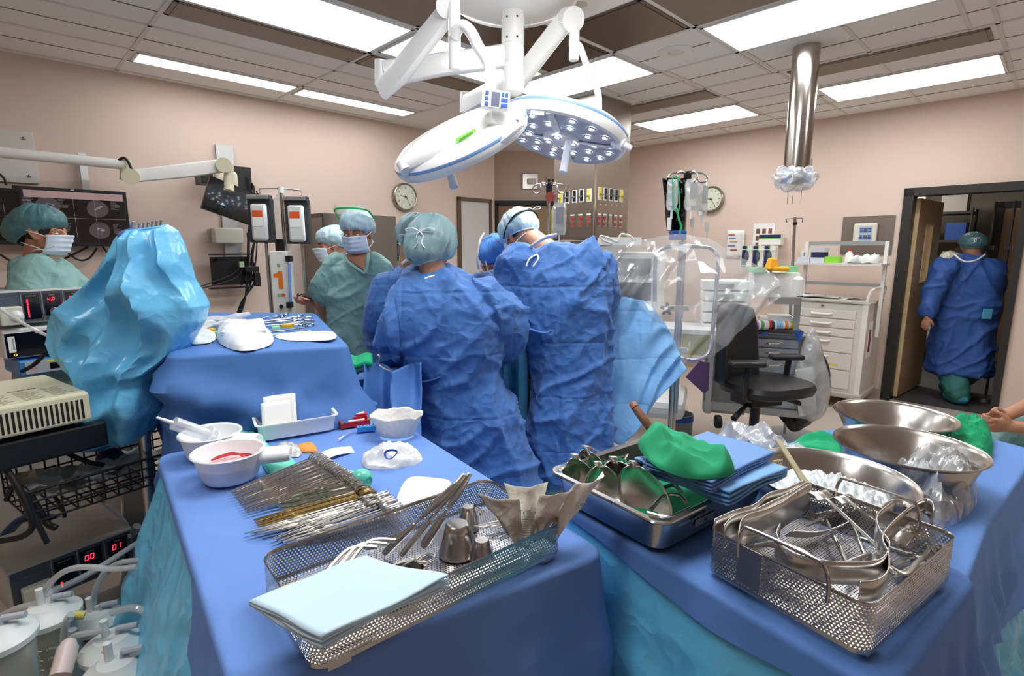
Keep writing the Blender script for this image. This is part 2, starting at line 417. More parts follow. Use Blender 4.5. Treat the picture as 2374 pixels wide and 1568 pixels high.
# ceiling grid lines
mb = MB(); gw = .012
def bar(u0, u1, v0, v1): mb.add(slab(min(u0, u1) - (gw if u0 == u1 else 0), max(u0, u1) + (gw if u0 == u1 else 0), min(v0, v1) - (gw if v0 == v1 else 0), max(v0, v1) + (gw if v0 == v1 else 0), CZ - .006, CZ + .01).v, slab(0, 1, 0, 1, 0, 1).f)
for u in (-.29, .89, 2.085, 3.295): bar(u, u, -1, 5.3)
for u in (3.91, 4.55): bar(u, u, -1, 5.3)
for u in (5.21, 5.84): bar(u, u, -1, 4.3)
for v in (2.965, 3.545, 4.08, 4.64, 5.22): bar(-2, 3.295, v, v)
for v in (1.755, .57, 2.35): bar(.8, 4.55, v, v)
for v in (-.7, .44, 1.105, 1.71, 2.30, 2.91, 3.49, 4.1): bar(3.91, 6.5, v, v)
struct('trim_4', mb, M_grid)
for k, (u, v0, v1) in enumerate(((4.24, -.7, .44), )): pass
mb = MB(); g2 = .003
for v in (3.82, 4.36, 4.92): mb.add(slab(-2, 3.29, v - g2, v + g2, CZ - .003, CZ + .01).v, slab(0, 1, 0, 1, 0, 1).f)
for u in (3.6, 4.24, 4.9, 5.52, 6.15): mb.add(slab(u - g2, u + g2, -1 if u > 4 else 1.8, 4.1, CZ - .003, CZ + .01).v, slab(0, 1, 0, 1, 0, 1).f)
struct('trim_5', mb, mat('tile_joint', '6f6a64', .9))
# fluorescent panels
def panel(u0, u1, v0, v1, label):
    t = thing('ceiling_light', label, 'ceiling light', U((u0 + u1) / 2, (v0 + v1) / 2, CZ), AU, 'recessed fluorescent panels')
    e = .018; t_ = CZ - .012
    part('diffuser', slab(u0 + e, u1 - e, v0 + e, v1 - e, t_ + .004, CZ + .0), M_glow, t, smooth=False)
    part('frame', slabs((u0, u1, v0, v0 + e, t_, CZ), (u0, u1, v1 - e, v1, t_, CZ), (u0, u0 + e, v0, v1, t_, CZ), (u1 - e, u1, v0, v1, t_, CZ)), M_white2, t, smooth=False)
panel(.91, 2.075, 2.985, 3.53, 'large bright ceiling light panel at the upper left beside the brown grille')
panel(2.11, 3.28, 2.985, 3.48, 'bright ceiling light panel partly hidden behind the lamp arms')
panel(.92, 2.06, 4.66, 4.90, 'long narrow ceiling light strip nearer the left edge along the wall')
panel(2.10, 3.26, 4.69, 4.92, 'shorter looking ceiling light strip above the wall clock side')
panel(3.32, 3.89, 2.37, 3.48, 'bright ceiling light panel above the right operating lamp, beside the steel column')
panel(3.32, 3.89, .58, 1.735, 'large bright ceiling light panel cut off by the top edge, right half')
panel(5.23, 5.82, .46, 1.64, 'wide ceiling light panel at the right above the doorway')
panel(5.23, 5.82, 2.32, 3.47, 'ceiling light panel between the steel column and the steel pipe')
panel(.91, 2.075, .6, 1.7, 'ceiling light panel out of view above the camera'); panel(-.8, .35, .9, 1.5, 'ceiling light panel behind the camera at left')
panel(3.32, 3.89, -1.3, -.2, 'ceiling light panel behind the camera at right')
def vent(u0, u1, v0, v1, label, m=M_vent, name='ceiling_grille', grp='ceiling grilles'):
    t = thing(name, label, 'ceiling vent', U((u0 + u1) / 2, (v0 + v1) / 2, CZ), AU, grp); e = .022
    part('perforated_plate', slab(u0 + e, u1 - e, v0 + e, v1 - e, CZ - .010, CZ), m, t, smooth=False)
    part('frame', slabs((u0, u1, v0, v0 + e, CZ - .007, CZ), (u0, u1, v1 - e, v1, CZ - .007, CZ), (u0, u0 + e, v0, v1, CZ - .007, CZ), (u1 - e, u1, v0, v1, CZ - .007, CZ)), m, t, smooth=False)
vent(.91, 2.075, 3.565, 3.82, 'long brown perforated grille beside the upper left light panel')
vent(2.11, 3.28, 3.565, 3.80, 'brown perforated grille behind the left lamp arm')
vent(4.6, 4.88, .48, 1.66, 'long brown perforated grille behind the steel pipe')
vent(4.6, 4.86, 2.31, 3.46, 'brown perforated grille beside the steel column top')
vent(.91, 2.075, 2.38, 2.94, 'dark brown mesh tile left of the lamp canopy', M_vent, 'ceiling_grille', 'dark mesh tiles round the lamp canopy')
vent(2.11, 3.28, 2.38, 2.94, 'dark brown mesh tile behind the lamp column', M_mirror, 'ceiling_grille', 'dark mesh tiles round the lamp canopy')
vent(2.72, 3.28, 1.78, 2.33, 'square brown metal tile right of the lamp canopy', M_mirror, 'ceiling_grille', 'dark mesh tiles round the lamp canopy')
vent(2.72, 3.28, .6, 1.74, 'brown mesh tile cut off by the top edge beside the large right light', M_vent, 'ceiling_grille', 'dark mesh tiles round the lamp canopy')
for (u, v, l) in ((3.6, 2.05, 'round recessed ceiling spotlight in a white tile right of the lamps'), (2.54, 2.06, 'round recessed ceiling spotlight beside the lamp canopy')):
    t = thing('ceiling_spotlight', l, 'spotlight', U(u, v, CZ), 0, 'recessed round spotlights')
    part('trim_ring', MB().lathe([(.05, .0), (.058, -.008), (.1, -.010), (.125, -.003), (.125, .001)], U(u, v, CZ), 32), M_white, t)
    part('lens', MB().lathe([(0, -.004), (.03, -.006), (.05, -.001)], U(u, v, CZ), 24), mat('lens_glass', 'd8d6d0', .15, .3), t)
# stainless service column
t = thing('gas_pendant', 'stainless steel service pendant with gas and power outlets facing the table', 'pendant', U(4.24, 3.24, 0), AU)
part('upper_shell', slab(3.98, 4.51, 3.0, 3.49, 1.63, CZ - .012), M_brush, t, smooth=False, bevel=.004)
part('lower_shell', slab(3.98, 4.51, 3.0, 3.49, 0, 1.622), M_brush, t, smooth=False, bevel=.004)
part('top_trim', slabs((3.955, 4.535, 2.975, 3.515, CZ - .014, CZ - .001)), M_white2, t, smooth=False)
part('corner_seam', slabs((3.972, 3.986, 2.992, 3.006, .02, CZ - .02)), M_chrome, t, smooth=False)
M_yel = mat('yellow_label', 'e6d23c', .5); M_red = mat('red_socket', 'b52b26', .4)
# outlets: u=3.98 face spans px 1290-1380, v=3.0 face spans px 1380-1456
def outlet(c, ax, up, nrm, kind):
    M = frame(c, ax, up)   # x along wall, y up, z out
    if M.col[2].to_3d().dot(nrm) < 0: M = frame(c, -ax, up)
    if kind == 'gas_y' or kind == 'gas':
        o = part('gas_outlet', MB().box((0, 0, .004), (.052, .115, .008)), M_white2, t, local=False, smooth=False) if 0 else None
        mb = MB(); mb.add(MB().box((0, 0, .004), (.052, .115, .008)).v, MB().box((0, 0, 0), (1, 1, 1)).f, M); o = part('gas_outlet', mb, M_white2, t, smooth=False)
        mb = MB(); mb.add(MB().box((0, .004, .009), (.036, .098, .004)).v, MB().box((0, 0, 0), (1, 1, 1)).f, M); part('gas_label', mb, M_yel if kind == 'gas_y' else M_black, o, smooth=False)
        part('gas_nozzle', MB().cyl(M @ V((0, -.005, .008)), M @ V((0, -.012, .045)), .011, .008, 10), M_steel, o)
        part('chain', MB().tube(catmull([M @ V((-.01, -.05, .01)), M @ V((-.012, -.085, .012)), M @ V((0, -.1, .012)), M @ V((.012, -.085, .012)), M @ V((.01, -.05, .01))], 4), .0012, 4), M_steel, o)
    else:
        B = MB().box((0, 0, 0), (1, 1, 1)).f
        o = part('power_outlet', MB().add(MB().box((0, 0, .003), (.05, .12, .006)).v, B, M), M_steel, t, smooth=False)
        mb = MB()
        for yy in (.018, -.03): mb.cyl(M @ V((0, yy, .005)), M @ V((0, yy, .010)), .0165, seg=14)
        part('sockets', mb, M_red if kind == 'pow' else M_steel, o)
        part('outlet_label', MB().add(MB().box((0, .052, .006), (.046, .012, .004)).v, B, M), M_white2, o, smooth=False)
au = V((UX, UY, 0)); av = V((-UY, UX, 0)); zz = V((0, 0, 1))
for i, k in enumerate(('gas_y', 'gas', 'gas', 'gas', 'gas_y')):
    outlet(U(4.045 + i * .085, 3.0, 2.035 - .0 * i), au, zz, -av, k)
    outlet(U(3.98, 3.06 + i * .085, 2.02), av, zz, -au, k)
for i in range(5):
    outlet(U(4.045 + i * .085, 3.0, 1.80), au, zz, -av, 'pow' if i != 2 else 'data')
for i in range(4): outlet(U(3.98, 3.06 + i * .095, 1.80), av, zz, -au, 'pow')
# wall items in the corner recess
t = thing('wall_dispenser', 'square steel plate with a white sensor on the far corner wall', 'dispenser', A(1229, 421, 7.80))
c = A(1229, 421, 7.81)
part('steel_plate', MB().box(c, (.215, .02, .215)), M_steel, t, smooth=False, bevel=.004)
part('sensor_cover', MB().box(c + V((.02, -.02, 0)), (.13, .03, .08)), M_white2, t, bevel=.02)
t = thing('switch_plate', 'small steel switch plate with two dark buttons right of the dispenser', 'switch', A(1277, 417, 7.80)); c = A(1277, 419, 7.81)
part('plate', MB().box(c, (.115, .015, .1)), M_steel, t, smooth=False)
for s in (-1, 1): part('button', MB().cyl(c + V((s * .028, -.005, 0)), c + V((s * .028, -.02, 0)), .02), M_black if s < 0 else mat('dark_green', '1d4a35', .4), t)
# ================================================================ people
M_capb = film('bouffant_cap', 'b4dbe2', .6, .45, ('crease', 40, .35, .006), 'c4e6ea', .1)
M_capw = film('bouffant_cap_bright', 'c6e6f2', .25, .45, ('crease', 40, .35, .006), 'e0f2f6', .1)
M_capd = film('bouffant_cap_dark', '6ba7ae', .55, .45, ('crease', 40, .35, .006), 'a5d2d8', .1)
M_mask = mat('surgical_mask', 'dfeaf6', .75, bump=('noise', 40, .2, .002))
M_tie = mat('white_tie', 'eef0f0', .7)
M_eye = mat('eye_white', 'e8e4de', .2); M_iris = mat('iris', '33231a', .2)
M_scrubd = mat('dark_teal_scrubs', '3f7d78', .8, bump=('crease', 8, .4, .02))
def headmb(mb, M, k=1.0):
    """skull, jaw, nose, brow, ears in the head's own frame: y forward, z up, origin between the ears"""
    T = lambda p: M @ (V(p) * k)
    R = M.to_3x3()
    def e(c, r, seg=20, rg=14): mb.ell(T(c), (r[0] * k, r[1] * k, r[2] * k), seg, rg, R)
    e((0, -.012, .035), (.077, .097, .092)); e((0, .022, -.03), (.064, .070, .078)); e((0, .050, -.078), (.034, .038, .03))
    e((0, .065, .022), (.055, .026, .016)); e((0, .066, -.002), (.062, .018, .022))
    mb.tube([T((0, .088, .018)), T((0, .098, -.004)), T((0, .106, -.024)), T((0, .098, -.036))], [.008 * k, .010 * k, .013 * k, .010 * k], 10)
    e((.012, .098, -.03), (.009, .011, .008)); e((-.012, .098, -.03), (.009, .011, .008))
    e((0, .090, -.054), (.024, .012, .006)); e((0, .088, -.063), (.021, .012, .007))
    for s in (-1, 1):
        e((s * .045, .055, -.02), (.02, .026, .02))
        pts = [T((s * .073, .006, -.03)), T((s * .083, -.008, -.012)), T((s * .088, -.018, .012)), T((s * .086, -.01, .03)), T((s * .078, .006, .028)), T((s * .074, .012, .008))]
        mb.tube(catmull(pts, 4, True), .0058 * k, 8, closed=True)
        e((s * .077, -.002, .004), (.006, .016, .024)); e((s * .076, .004, -.028), (.007, .008, .010))
def eyes(t, M, m_brow=M_hair, down=0.0, parent=None):
    for s in (-1, 1):
        c = M @ V((s * .031, .0705, .004)); R = M.to_3x3()
        o = part('eye', MB().ell(c, (.013, .012, .0115), 14, 10, R), M_eye, parent or t)
        f = (R @ V((0, 1, -down))).normalized()
        part('iris', MB().ell(c + f * .0078, (.0058, .0058, .0058), 12, 8), M_iris, o)
        lid = [M @ V((s * x, y, z)) for x, y, z in ((.018, .077, .004 - down * .008), (.024, .0840, .010 - down * .012), (.031, .0855, .0125 - down * .014), (.039, .083, .010 - down * .012), (.046, .074, .004 - down * .008))]
        part('eyelid', MB().tube(catmull(lid, 4), [.0022] * 17, 6), m_brow, parent or t)
        br = [M @ V((s * x, y, z)) for x, y, z in ((.014, .093, .027), (.028, .094, .034), (.042, .086, .033), (.052, .075, .027))]
        part('eyebrow', MB().tube(catmull(br, 4), [.003, .0035, .0038, .004, .004, .004, .004, .0038, .0034, .003, .0025, .002, .0015], 6, squash=.6), m_brow, parent or t)
def hand(mb, wrist, fdir, palm, side=1, curl=.5, k=1.0, spread=.12, thumb=.6, fcurls=None):
    """palm faces `palm`; side=+1 puts the thumb on the +x side of (fdir, palm)"""
    y = V(fdir).normalized(); z = V(palm).normalized(); z = (z - y * z.dot(y)).normalized(); x = y.cross(z) * side
    P = lambda a, b, c: V(wrist) + (x * a + y * b + z * c) * k
    rings = []
    for b, wd, th in ((-.01, .026, .021), (.02, .031, .017), (.05, .040, .015), (.078, .042, .013), (.09, .038, .010)):
        rings.append([P(wd * cos(q), b, th * sin(q) * (.9 if sin(q) > 0 else 1)) for q in [2 * pi * i / 14 for i in range(14)]])
    mb.loft(rings)
    for i, (fx, L, r) in enumerate(((.030, .070, .0086), (.010, .078, .0088), (-.010, .072, .0084), (-.029, .056, .0076))):
        cu = (fcurls[i] if fcurls else curl); ang = (1.5 - i) * spread * .5
        p = P(fx, .080, 0); d = (y * cos(ang) + x * sin(ang)); pts = [p - d * .012 * k, p]; rs = [r * k * 1.05, r * k * 1.05]; a = cu * .35
        for j, f in enumerate((.46, .30, .24)):
            a += cu * (.0 if j == 0 else 1.0)
            p = p + (d * cos(a) + z * sin(a)) * L * f * k; pts.append(p); rs.append(r * k * (1.0, .94, .82)[j])
        mb.tube(pts, rs, 10); mb.ell(pts[-1], (rs[-1],) * 3, 8, 6)
    tp = [P(.022, .012, .004), P(.043, .034, .012), P(.056, .058, .018 + .016 * thumb), P(.056 - .012 * thumb, .083, .022 + .026 * thumb)]
    mb.tube(tp, [.015 * k, .0125 * k, .0105 * k, .0088 * k], 10); mb.ell(tp[-1], (.0088 * k,) * 3, 8, 6)
def limb(mb, pts, rs, seg=14):
    P = catmull(pts, 5); n = len(pts) - 1; R = []
    for i in range(len(P)):
        t = i / 5; a = min(int(t), n - 1) if n else 0; f = t - a; R.append(rs[a] * (1 - f) + rs[min(a + 1, n)] * f)
    mb.tube(P, R, seg)
    mb.ell(P[0], (R[0],) * 3, 12, 8); mb.ell(P[-1], (R[-1],) * 3, 12, 8)
def ring(c, rx, ry, yaw, tilt=0, n=28, sq=2.4):
    out = []; R = Rz(yaw) @ rot('X', tilt)
    for i in range(n):
        a = 2 * pi * i / n; cx, sy = cos(a), sin(a)
        q = (abs(cx) ** sq + abs(sy) ** sq) ** (-1 / sq)
        out.append(V(c) + R @ V((rx * cx * q, ry * sy * q, 0)))
    return out
def trunk(mb, rows, yaw):
    """rows = (centre, rx, ry[, tilt]) top to bottom"""
    mb.loft([ring(r[0], r[1], r[2], r[4] if len(r) > 4 else yaw, r[3] if len(r) > 3 else 0) for r in rows])
def folds(amp=.014, f=5.5, vert=.35, hem=None, o=0, flap=None, extra=None):
    """displacement for worn cloth: long soft folds plus sharp crumple, stronger towards the hem"""
    def fn(p, n):
        k = 1.0
        q = V((p.x, p.y, p.z * vert)) * f + V((o, o * .7, 0))
        d = noise.noise(V((p.x * 3.1 + o, p.y * 3.1, p.z * 1.6))) * amp * 1.3
        rg = lambda v, w=3.2: max(0, 1 - abs(v) * w) ** 2
        w_ = noise.noise_vector(p * 2.5 + V((o, 0, 0))) * .12; q = p + w_
        d += rg(noise.noise(V(((q.x + q.y * .5) * 4.5 + o, q.y * 4, q.z * 1.5)))) * amp * 1.0
        d += rg(noise.noise(V((q.x * 3 + o * 2, q.y * 5, (q.z - q.x * .8) * 5.5))), 4) * amp * .85
        d += rg(noise.noise(V((q.x * 9 + o * 3, q.y * 9, (q.z + q.x * .9) * 7))), 4) * amp * .4
        q2 = V((q.x * 5 + o, q.y * 5, q.z * 3)); d += (.45 - noise.voronoi(q2)[0][0]) * amp * .8
        d = max(d, -.013)
        if flap: d += flap(p)
        return p + n * d
    return fn
def cap(t, M, m, hair_m=M_hair, k=1.0, size=(.098, .118, .098), off=(0, -.018, .048), cut=-.3, o=0, bun=None, hair=True, cov=.70):
    """puffy hair net gathered on an elastic edge"""
    R = M.to_3x3(); mb = MB(); base = M @ (V(off) * k)
    if hair:
        hb = MB().ell(M @ (V((0, -.018, .040)) * k), (.083 * k, .100 * k, .092 * k), 24, 16, R)
        if bun: hb.ell(M @ (V(bun[:3]) * k), (bun[3],) * 3, 16, 10)
        hb.v = [p if True else p for p in hb.v]; part('hair', hb, hair_m, t)
    seg, rg = 84, 24; vs = []
    for j in range(rg + 1):
        th = pi * (1 - j / rg * cov)          # stops below the widest ring
        for i in range(seg):
            a = 2 * pi * i / seg; u = V((sin(th) * cos(a), sin(th) * sin(a), -cos(th)))
            s_ = 1 + .05 * noise.noise(V((u.x * 3 + o, u.y * 3, u.z * 3))) + .030 * abs(sin(a * 9 + o)) * (j / rg) ** 2 + .022 * (1 - abs(noise.noise(V((cos(a) * 5 + o, sin(a) * 5, j * .06)))) * 4)
            if j > rg - 3: s_ *= 1 - .10 * (j - rg + 3) / 3
            z = u.z
            p = V((u.x * size[0] * s_, u.y * size[1] * s_, z * size[2] * s_))
            fwd = max(0, u.y); p.z += cut * -.06 * 0 + fwd * .030 * (j / rg) - max(0, -u.y) * .045 * (j / rg) ** 2
            if bun: 
                bb = (V(bun[:3]) - V(off)); dd = (p - bb).length
                if dd < bun[3] * 1.6: p += (p - bb).normalized() * (bun[3] * 1.6 - dd) * .5
            vs.append(M @ ((p + V(off)) * k))
    fs = [(j * seg + i, j * seg + (i + 1) % seg, (j + 1) * seg + (i + 1) % seg, (j + 1) * seg + i) for j in range(rg) for i in range(seg)]
    mb.add(vs, fs); c = part('cap', mb, m, t)
    part('elastic_band', MB().tube([vs[rg * seg + i] for i in range(0, seg)], .0035, 6, closed=True), m, c)
    return c
def mask(t, M, k=1.0, ties=True, m=M_mask):
    def fn(u, v):
        a = (u - .5) * 2.0; x = .083 * sin(a * 1.15); bulge = 1 - abs(a) ** 2.2
        z = -.002 - v * .102 + .008 * bulge * (1 - v) ; nose_ = math.exp(-(a * 4) ** 2) * (1 - v) 
        y = .054 + .062 * bulge + .020 * nose_ - .018 * v ** 2 + .0022 * sin(v * 26) * bulge
        if v > .8: y -= (v - .8) * .08
        return M @ (V((x, y, z)) * k)
    o = part('face_mask', MB().grid(fn, 26, 18), m, t, solid=.0015)
    if ties:
        for s in (-1, 1):
            part('mask_strap', MB().tube(catmull([M @ (V(p) * k) for p in ((s * .070, .056, -.012), (s * .082, .02, .0), (s * .088, -.03, .012), (s * .07, -.085, .03))], 5), .0022, 6), M_tie, o)
            part('mask_strap', MB().tube(catmull([M @ (V(p) * k) for p in ((s * .066, .048, -.088), (s * .078, .01, -.070), (s * .07, -.04, -.06), (s * .04, -.085, -.055))], 5), .0022, 6), M_tie, o)
    return o
def bow(t, p, right, up, k=1.0, name='tie_bow'):
    r = V(right).normalized() * .001 * k; u = V(up).normalized() * .001 * k; p = V(p); n = r.cross(u).normalized() * .004
    mb = MB()
    for s in (-1, 1):
        mb.tube(catmull([p, p + r * s * 28 + u * 14, p + r * s * 58 + u * 10, p + r * s * 50 - u * 2, p + r * s * 20 - u * 1, p], 5), .0042, 6, squash=.35)
        mb.tube(catmull([p, p + r * s * 14 - u * 20, p + r * s * 8 - u * 48, p + r * s * 22 - u * 70], 5), .004, 6, squash=.35)
    return part(name, mb, M_tie, t)
def headM(c, yaw, pitch=0, roll=0):
    """yaw: heading the face looks to (0 = away from the camera along +Y), pitch > 0 looks down"""
    return Matrix.Translation(V(c)) @ Matrix.Rotation(yaw, 4, 'Z') @ Matrix.Rotation(-pitch, 4, 'X') @ Matrix.Rotation(roll, 4, 'Y')
def sockets(Ms):
    def fn(p, n):
        for M in Ms:
            q = M.inverted() @ p
            for s in (-1, 1):
                d = (q - V((s * .031, .085, .004))).length
                if d < .02 and q.y > .05: p = p + (M.to_3x3() @ V((0, -1, 0))) * .011 * (1 - (d / .02) ** 2)
        return p
    return fn
def legs(mb, hips, feet, r=(.085, .06, .045), shoes=True):
    for h, f in zip(hips, feet):
        limb(mb, [h, (V(h) + V(f)) / 2 + V((0, .0, .02)), V(f) + V((0, 0, .09))], r)
        mb.ell(V(f) + V((0, .05, .04)), (.045, .13, .04), 12, 8)
# ---- 1: tall surgeon seen from behind, right of centre
Y = 2.75
t = thing('person', 'tall person in blue surgical gown bent over the table, back to the camera', 'person', A(1310, 1150, Y)[:2] + (0,) if False else (A(1300, 900, Y).x, Y, 0), group='surgical team in blue gowns')
hM = headM(A(1206, 548, Y + .22), rad(38), rad(42)); b = MB(); headmb(b, hM)
neck = A(1290, 590, Y + .05)
limb(b, [hM @ V((0, -.04, -.03)), neck + V((-.02, .06, .0))], [.06, .065])
trunk(b, [(neck, .07, .07), (A(1300, 650, Y), .17, .085), (A(1305, 760, Y), .13, .08), (A(1310, 850, Y), .13, .09), (A(1310, 900, Y), .14, .10)], 0)
sl = [A(1195, 640, Y + .02), A(1165, 760, Y + .12), A(1195, 820, Y + .35)]; sr = [A(1385, 620, Y + .02), A(1400, 700, Y + .2), A(1330, 790, Y + .42)]
for q, sd in ((sl, 1), (sr, -1)): limb(b, q, [.055, .045, .03]); hand(b, q[2], (0, 1, -.25), (0, 0, -1), sd, .4)
hx = A(1310, 900, Y); fl = V((A(1270, 1000, Y).x, Y - .02, 0)); fr = V((A(1340, 1000, Y).x, Y + .05, 0))
legs(b, [hx + V((-.08, 0, 0)), hx + V((.08, 0, 0))], [fl, fr])
o = part('body', b, M_skin, t); remesh(o, .0075, 3, sockets([hM]))
g = MB()
trunk(g, [(A(1296, 572, Y + .03), .075, .05, .3), (A(1298, 590, Y + .02), .155, .09, .3), (A(1297, 625, Y), .225, .14, .2), (A(1295, 700, Y), .245, .155), (A(1300, 770, Y), .225, .15), (A(1308, 830, Y), .205, .145), (A(1312, 870, Y), .200, .14), (A(1315, 940, Y - .02), .212, .15), (A(1316, 1010, Y - .03), .220, .155), (A(1318, 1080, Y - .04), .226, .16), (A(1318, 1104, Y - .04), .228, .16)], 0)
limb(g, [A(1215, 622, Y + .03), A(1185, 700, Y + .06), A(1172, 760, Y + .12), A(1200, 812, Y + .28), A(1212, 815, Y + .4)], [.105, .092, .085, .062, .045])
limb(g, [A(1362, 612, Y + .02), A(1393, 660, Y + .1), A(1388, 720, Y + .22), A(1345, 770, Y + .4)], [.10, .088, .075, .05])
xe = A(1283, 800, Y).x
def flapD(p, xe=xe):
    x0 = xe + (p.z - .9) * -.02
    return .013 if (p.x > x0 and p.y < 2.75) else (-.004 if p.y < 2.75 and p.x > x0 - .02 else 0)
o = part('gown', g, M_gown, t); remesh(o, .0105, 3, folds(.023, 5.5, .35, o=3, flap=flapD))
part('waist_tie', MB().tube(catmull([A(1225, 762, Y - .13), A(1262, 772, Y - .17), A(1283, 766, Y - .19)], 5), .012, 6, squash=.4), M_gown, o)
part('collar', MB().tube(catmull([A(1215, 588, Y + .1), A(1232, 572, Y - .02), A(1262, 552, Y - .03), A(1290, 545, Y - .01)], 5), .013, 8, squash=.5), M_tie, t)
c = cap(t, hM, M_capw, size=(.102, .122, .102), o=1)
part('loupe_strap', MB().tube(catmull([hM @ V(p) for p in ((.092, .03, .01), (.1, -.04, .03), (.075, -.115, .045), (0, -.15, .05), (-.075, -.115, .045), (-.1, -.04, .03), (-.092, .03, .01))], 6), .005, 6), M_black, t)
bow(t, hM @ V((.03, -.145, .06)), (1, .2, .1), (.1, -.3, 1), .75)
mask(t, hM)
for s in (-1, 1): part('gown_tie', MB().tube(catmull([A(1245, 590, Y - .06), A(1238 + s * 10, 600, Y - .1), A(1228 + s * 8, 618, Y - .11)], 4), .004, 6), M_tie, t)
part('scrub_trousers', (lambda q: (limb(q, [fl + V((0, 0, .5)), fl + V((0, 0, .06))], [.095, .085]), limb(q, [fr + V((0, 0, .5)), fr + V((0, 0, .06))], [.095, .085]), q)[-1])(MB()), M_scrub, t)
# ---- 2: surgeon seen from behind, centre
Y = 2.42
t = thing('person', 'person in blue gown with a sheer cap tied in a white bow, back turned', 'person', (A(1080, 900, Y).x, Y, 0), group='surgical team in blue gowns')
hM = headM(A(1001, 580, Y + .04), rad(-4), rad(24), rad(4)); b = MB(); headmb(b, hM)
limb(b, [hM @ V((0, -.03, -.04)), A(1008, 640, Y)], [.058, .062])
trunk(b, [(A(1008, 640, Y), .07, .07), (A(1030, 710, Y), .15, .085), (A(1045, 800, Y), .12, .08), (A(1060, 860, Y), .12, .09), (A(1075, 920, Y), .17, .11)], 0)
sl = [A(925, 715, Y), A(905, 815, Y + .05), A(950, 860, Y + .25)]; sr = [A(1120, 715, Y), A(1172, 775, Y + .09), A(1130, 830, Y + .33)]
for q, sd in ((sl, 1), (sr, -1)): limb(b, q, [.05, .042, .028]); hand(b, q[2], (0, 1, -.3), (0, 0, -1), sd, .4)
hx = A(1085, 930, Y); fl = V((A(1090, 1000, Y).x, Y + .03, 0)); fr = V((A(1160, 1000, Y).x, Y + .1, 0))
legs(b, [hx + V((-.08, 0, 0)), hx + V((.08, 0, 0))], [fl, fr])
o = part('body', b, M_skin, t); remesh(o, .0075, 3)
g = MB()
trunk(g, [(A(1008, 638, Y), .08, .055, .1), (A(1012, 648, Y), .115, .085, .1), (A(1025, 680, Y), .20, .125), (A(1034, 715, Y), .232, .15), (A(1040, 750, Y), .238, .158), (A(1040, 800, Y), .215, .15), (A(1050, 850, Y), .182, .135), (A(1062, 885, Y), .170, .13), (A(1078, 940, Y), .195, .15), (A(1098, 1010, Y), .215, .165), (A(1118, 1080, Y), .226, .175), (A(1133, 1160, Y), .232, .18), (A(1140, 1195, Y), .235, .18)], 0)
limb(g, [A(945, 716, Y), A(918, 760, Y - .03), A(908, 800, Y + .02), A(925, 850, Y + .12), A(945, 872, Y + .25)], [.095, .088, .085, .070, .05])
limb(g, [A(1115, 705, Y), A(1155, 742, Y + .01), A(1178, 775, Y + .08), A(1150, 815, Y + .22), A(1135, 830, Y + .3)], [.095, .085, .078, .06, .05])
A1 = A(1012, 640, Y); 
def flapB(p):
    # overlapping back panel edge running down from the neck
    zz_ = 1.45 - p.z; x0 = -.335 + .035 * min(zz_, .75) + max(0, zz_ - .75) * .22
    return .014 if (p.x > x0 and p.y < 2.42) else (-.005 if p.y < 2.42 and p.x > x0 - .02 else 0)
o = part('gown', g, M_gown, t); remesh(o, .0105, 3, folds(.023, 5.0, .4, o=11, flap=flapB))
part('waist_tie', MB().tube(catmull([A(965, 888, Y - .10), A(1000, 882, Y - .145), A(1028, 873, Y - .155), A(1055, 868, Y - .15)], 5), .011, 6, squash=.4), M_gown, o)
part('waist_tie', MB().tube(catmull([A(968, 888, Y - .12), A(976, 905, Y - .14), A(966, 935, Y - .13)], 5), .012, 6, squash=.4), M_gown, o)
part('collar', MB().tube(catmull([A(958, 662, Y - .06), A(985, 648, Y - .075), A(1010, 640, Y - .07), A(1045, 636, Y - .05), A(1056, 628, Y + .02)], 5), .014, 8, squash=.5), M_tie, t)
cap(t, hM, M_capb, mat('brown_hair', '6e5442', .5), size=(.118, .122, .122), off=(0, -.026, .036), o=5, bun=(-.035, -.085, -.05, .056), cov=.80)
bow(t, hM @ V((-.02, -.160, .015)), (1, 0, 0), (0, .3, 1), 1.05)
# ---- 3: surgeon behind the second, turned to the right
Y = 2.95
t = thing('person', 'person in blue gown mostly hidden behind the leaning surgeon, facing right', 'person', (A(935, 900, Y).x, Y, 0), group='surgical team in blue gowns')
hM = headM(A(968, 560, Y + .05), rad(-50), rad(28)); b = MB(); headmb(b, hM); ne = A(952, 625, Y)
limb(b, [hM @ V((0, -.03, -.04)), ne], [.056, .06]); trunk(b, [(ne, .065, .065), (A(940, 680, Y), .16, .1), (A(935, 850, Y), .14, .1)], rad(-40))
sl = [A(895, 680, Y - .1), A(895, 770, Y), A(960, 830, Y + .15)]; limb(b, sl, [.05, .042, .028]); hand(b, sl[2], (1, .3, -.2), (0, 0, -1), 1)
sr = [A(985, 690, Y + .1), A(1000, 770, Y + .2), A(1020, 820, Y + .3)]; limb(b, sr, [.05, .042, .028]); hand(b, sr[2], (1, .3, -.2), (0, 0, -1), -1)
fl = V((-.62, Y - .02, 0)); fr = V((-.45, Y + .05, 0)); legs(b, [A(925, 850, Y), A(955, 850, Y)], [fl, fr])
o = part('body', b, M_skin, t); remesh(o, .009, 3)
g = MB(); trunk(g, [(ne + V((0, 0, .01)), .075, .06), (A(948, 640, Y), .14, .09), (A(935, 680, Y), .20, .13), (A(930, 760, Y), .205, .145), (A(930, 850, Y), .185, .14), (A(935, 950, Y), .20, .16), (A(940, 1080, Y), .22, .18)], rad(-40))
limb(g, [A(905, 668, Y - .08), A(892, 720, Y - .1), A(892, 765, Y - .02), A(930, 800, Y + .08), A(960, 825, Y + .15)], [.092, .088, .082, .062, .045])
o = part('gown', g, M_gown, t); remesh(o, .011, 3, folds(.017, 5.5, .4, o=23))
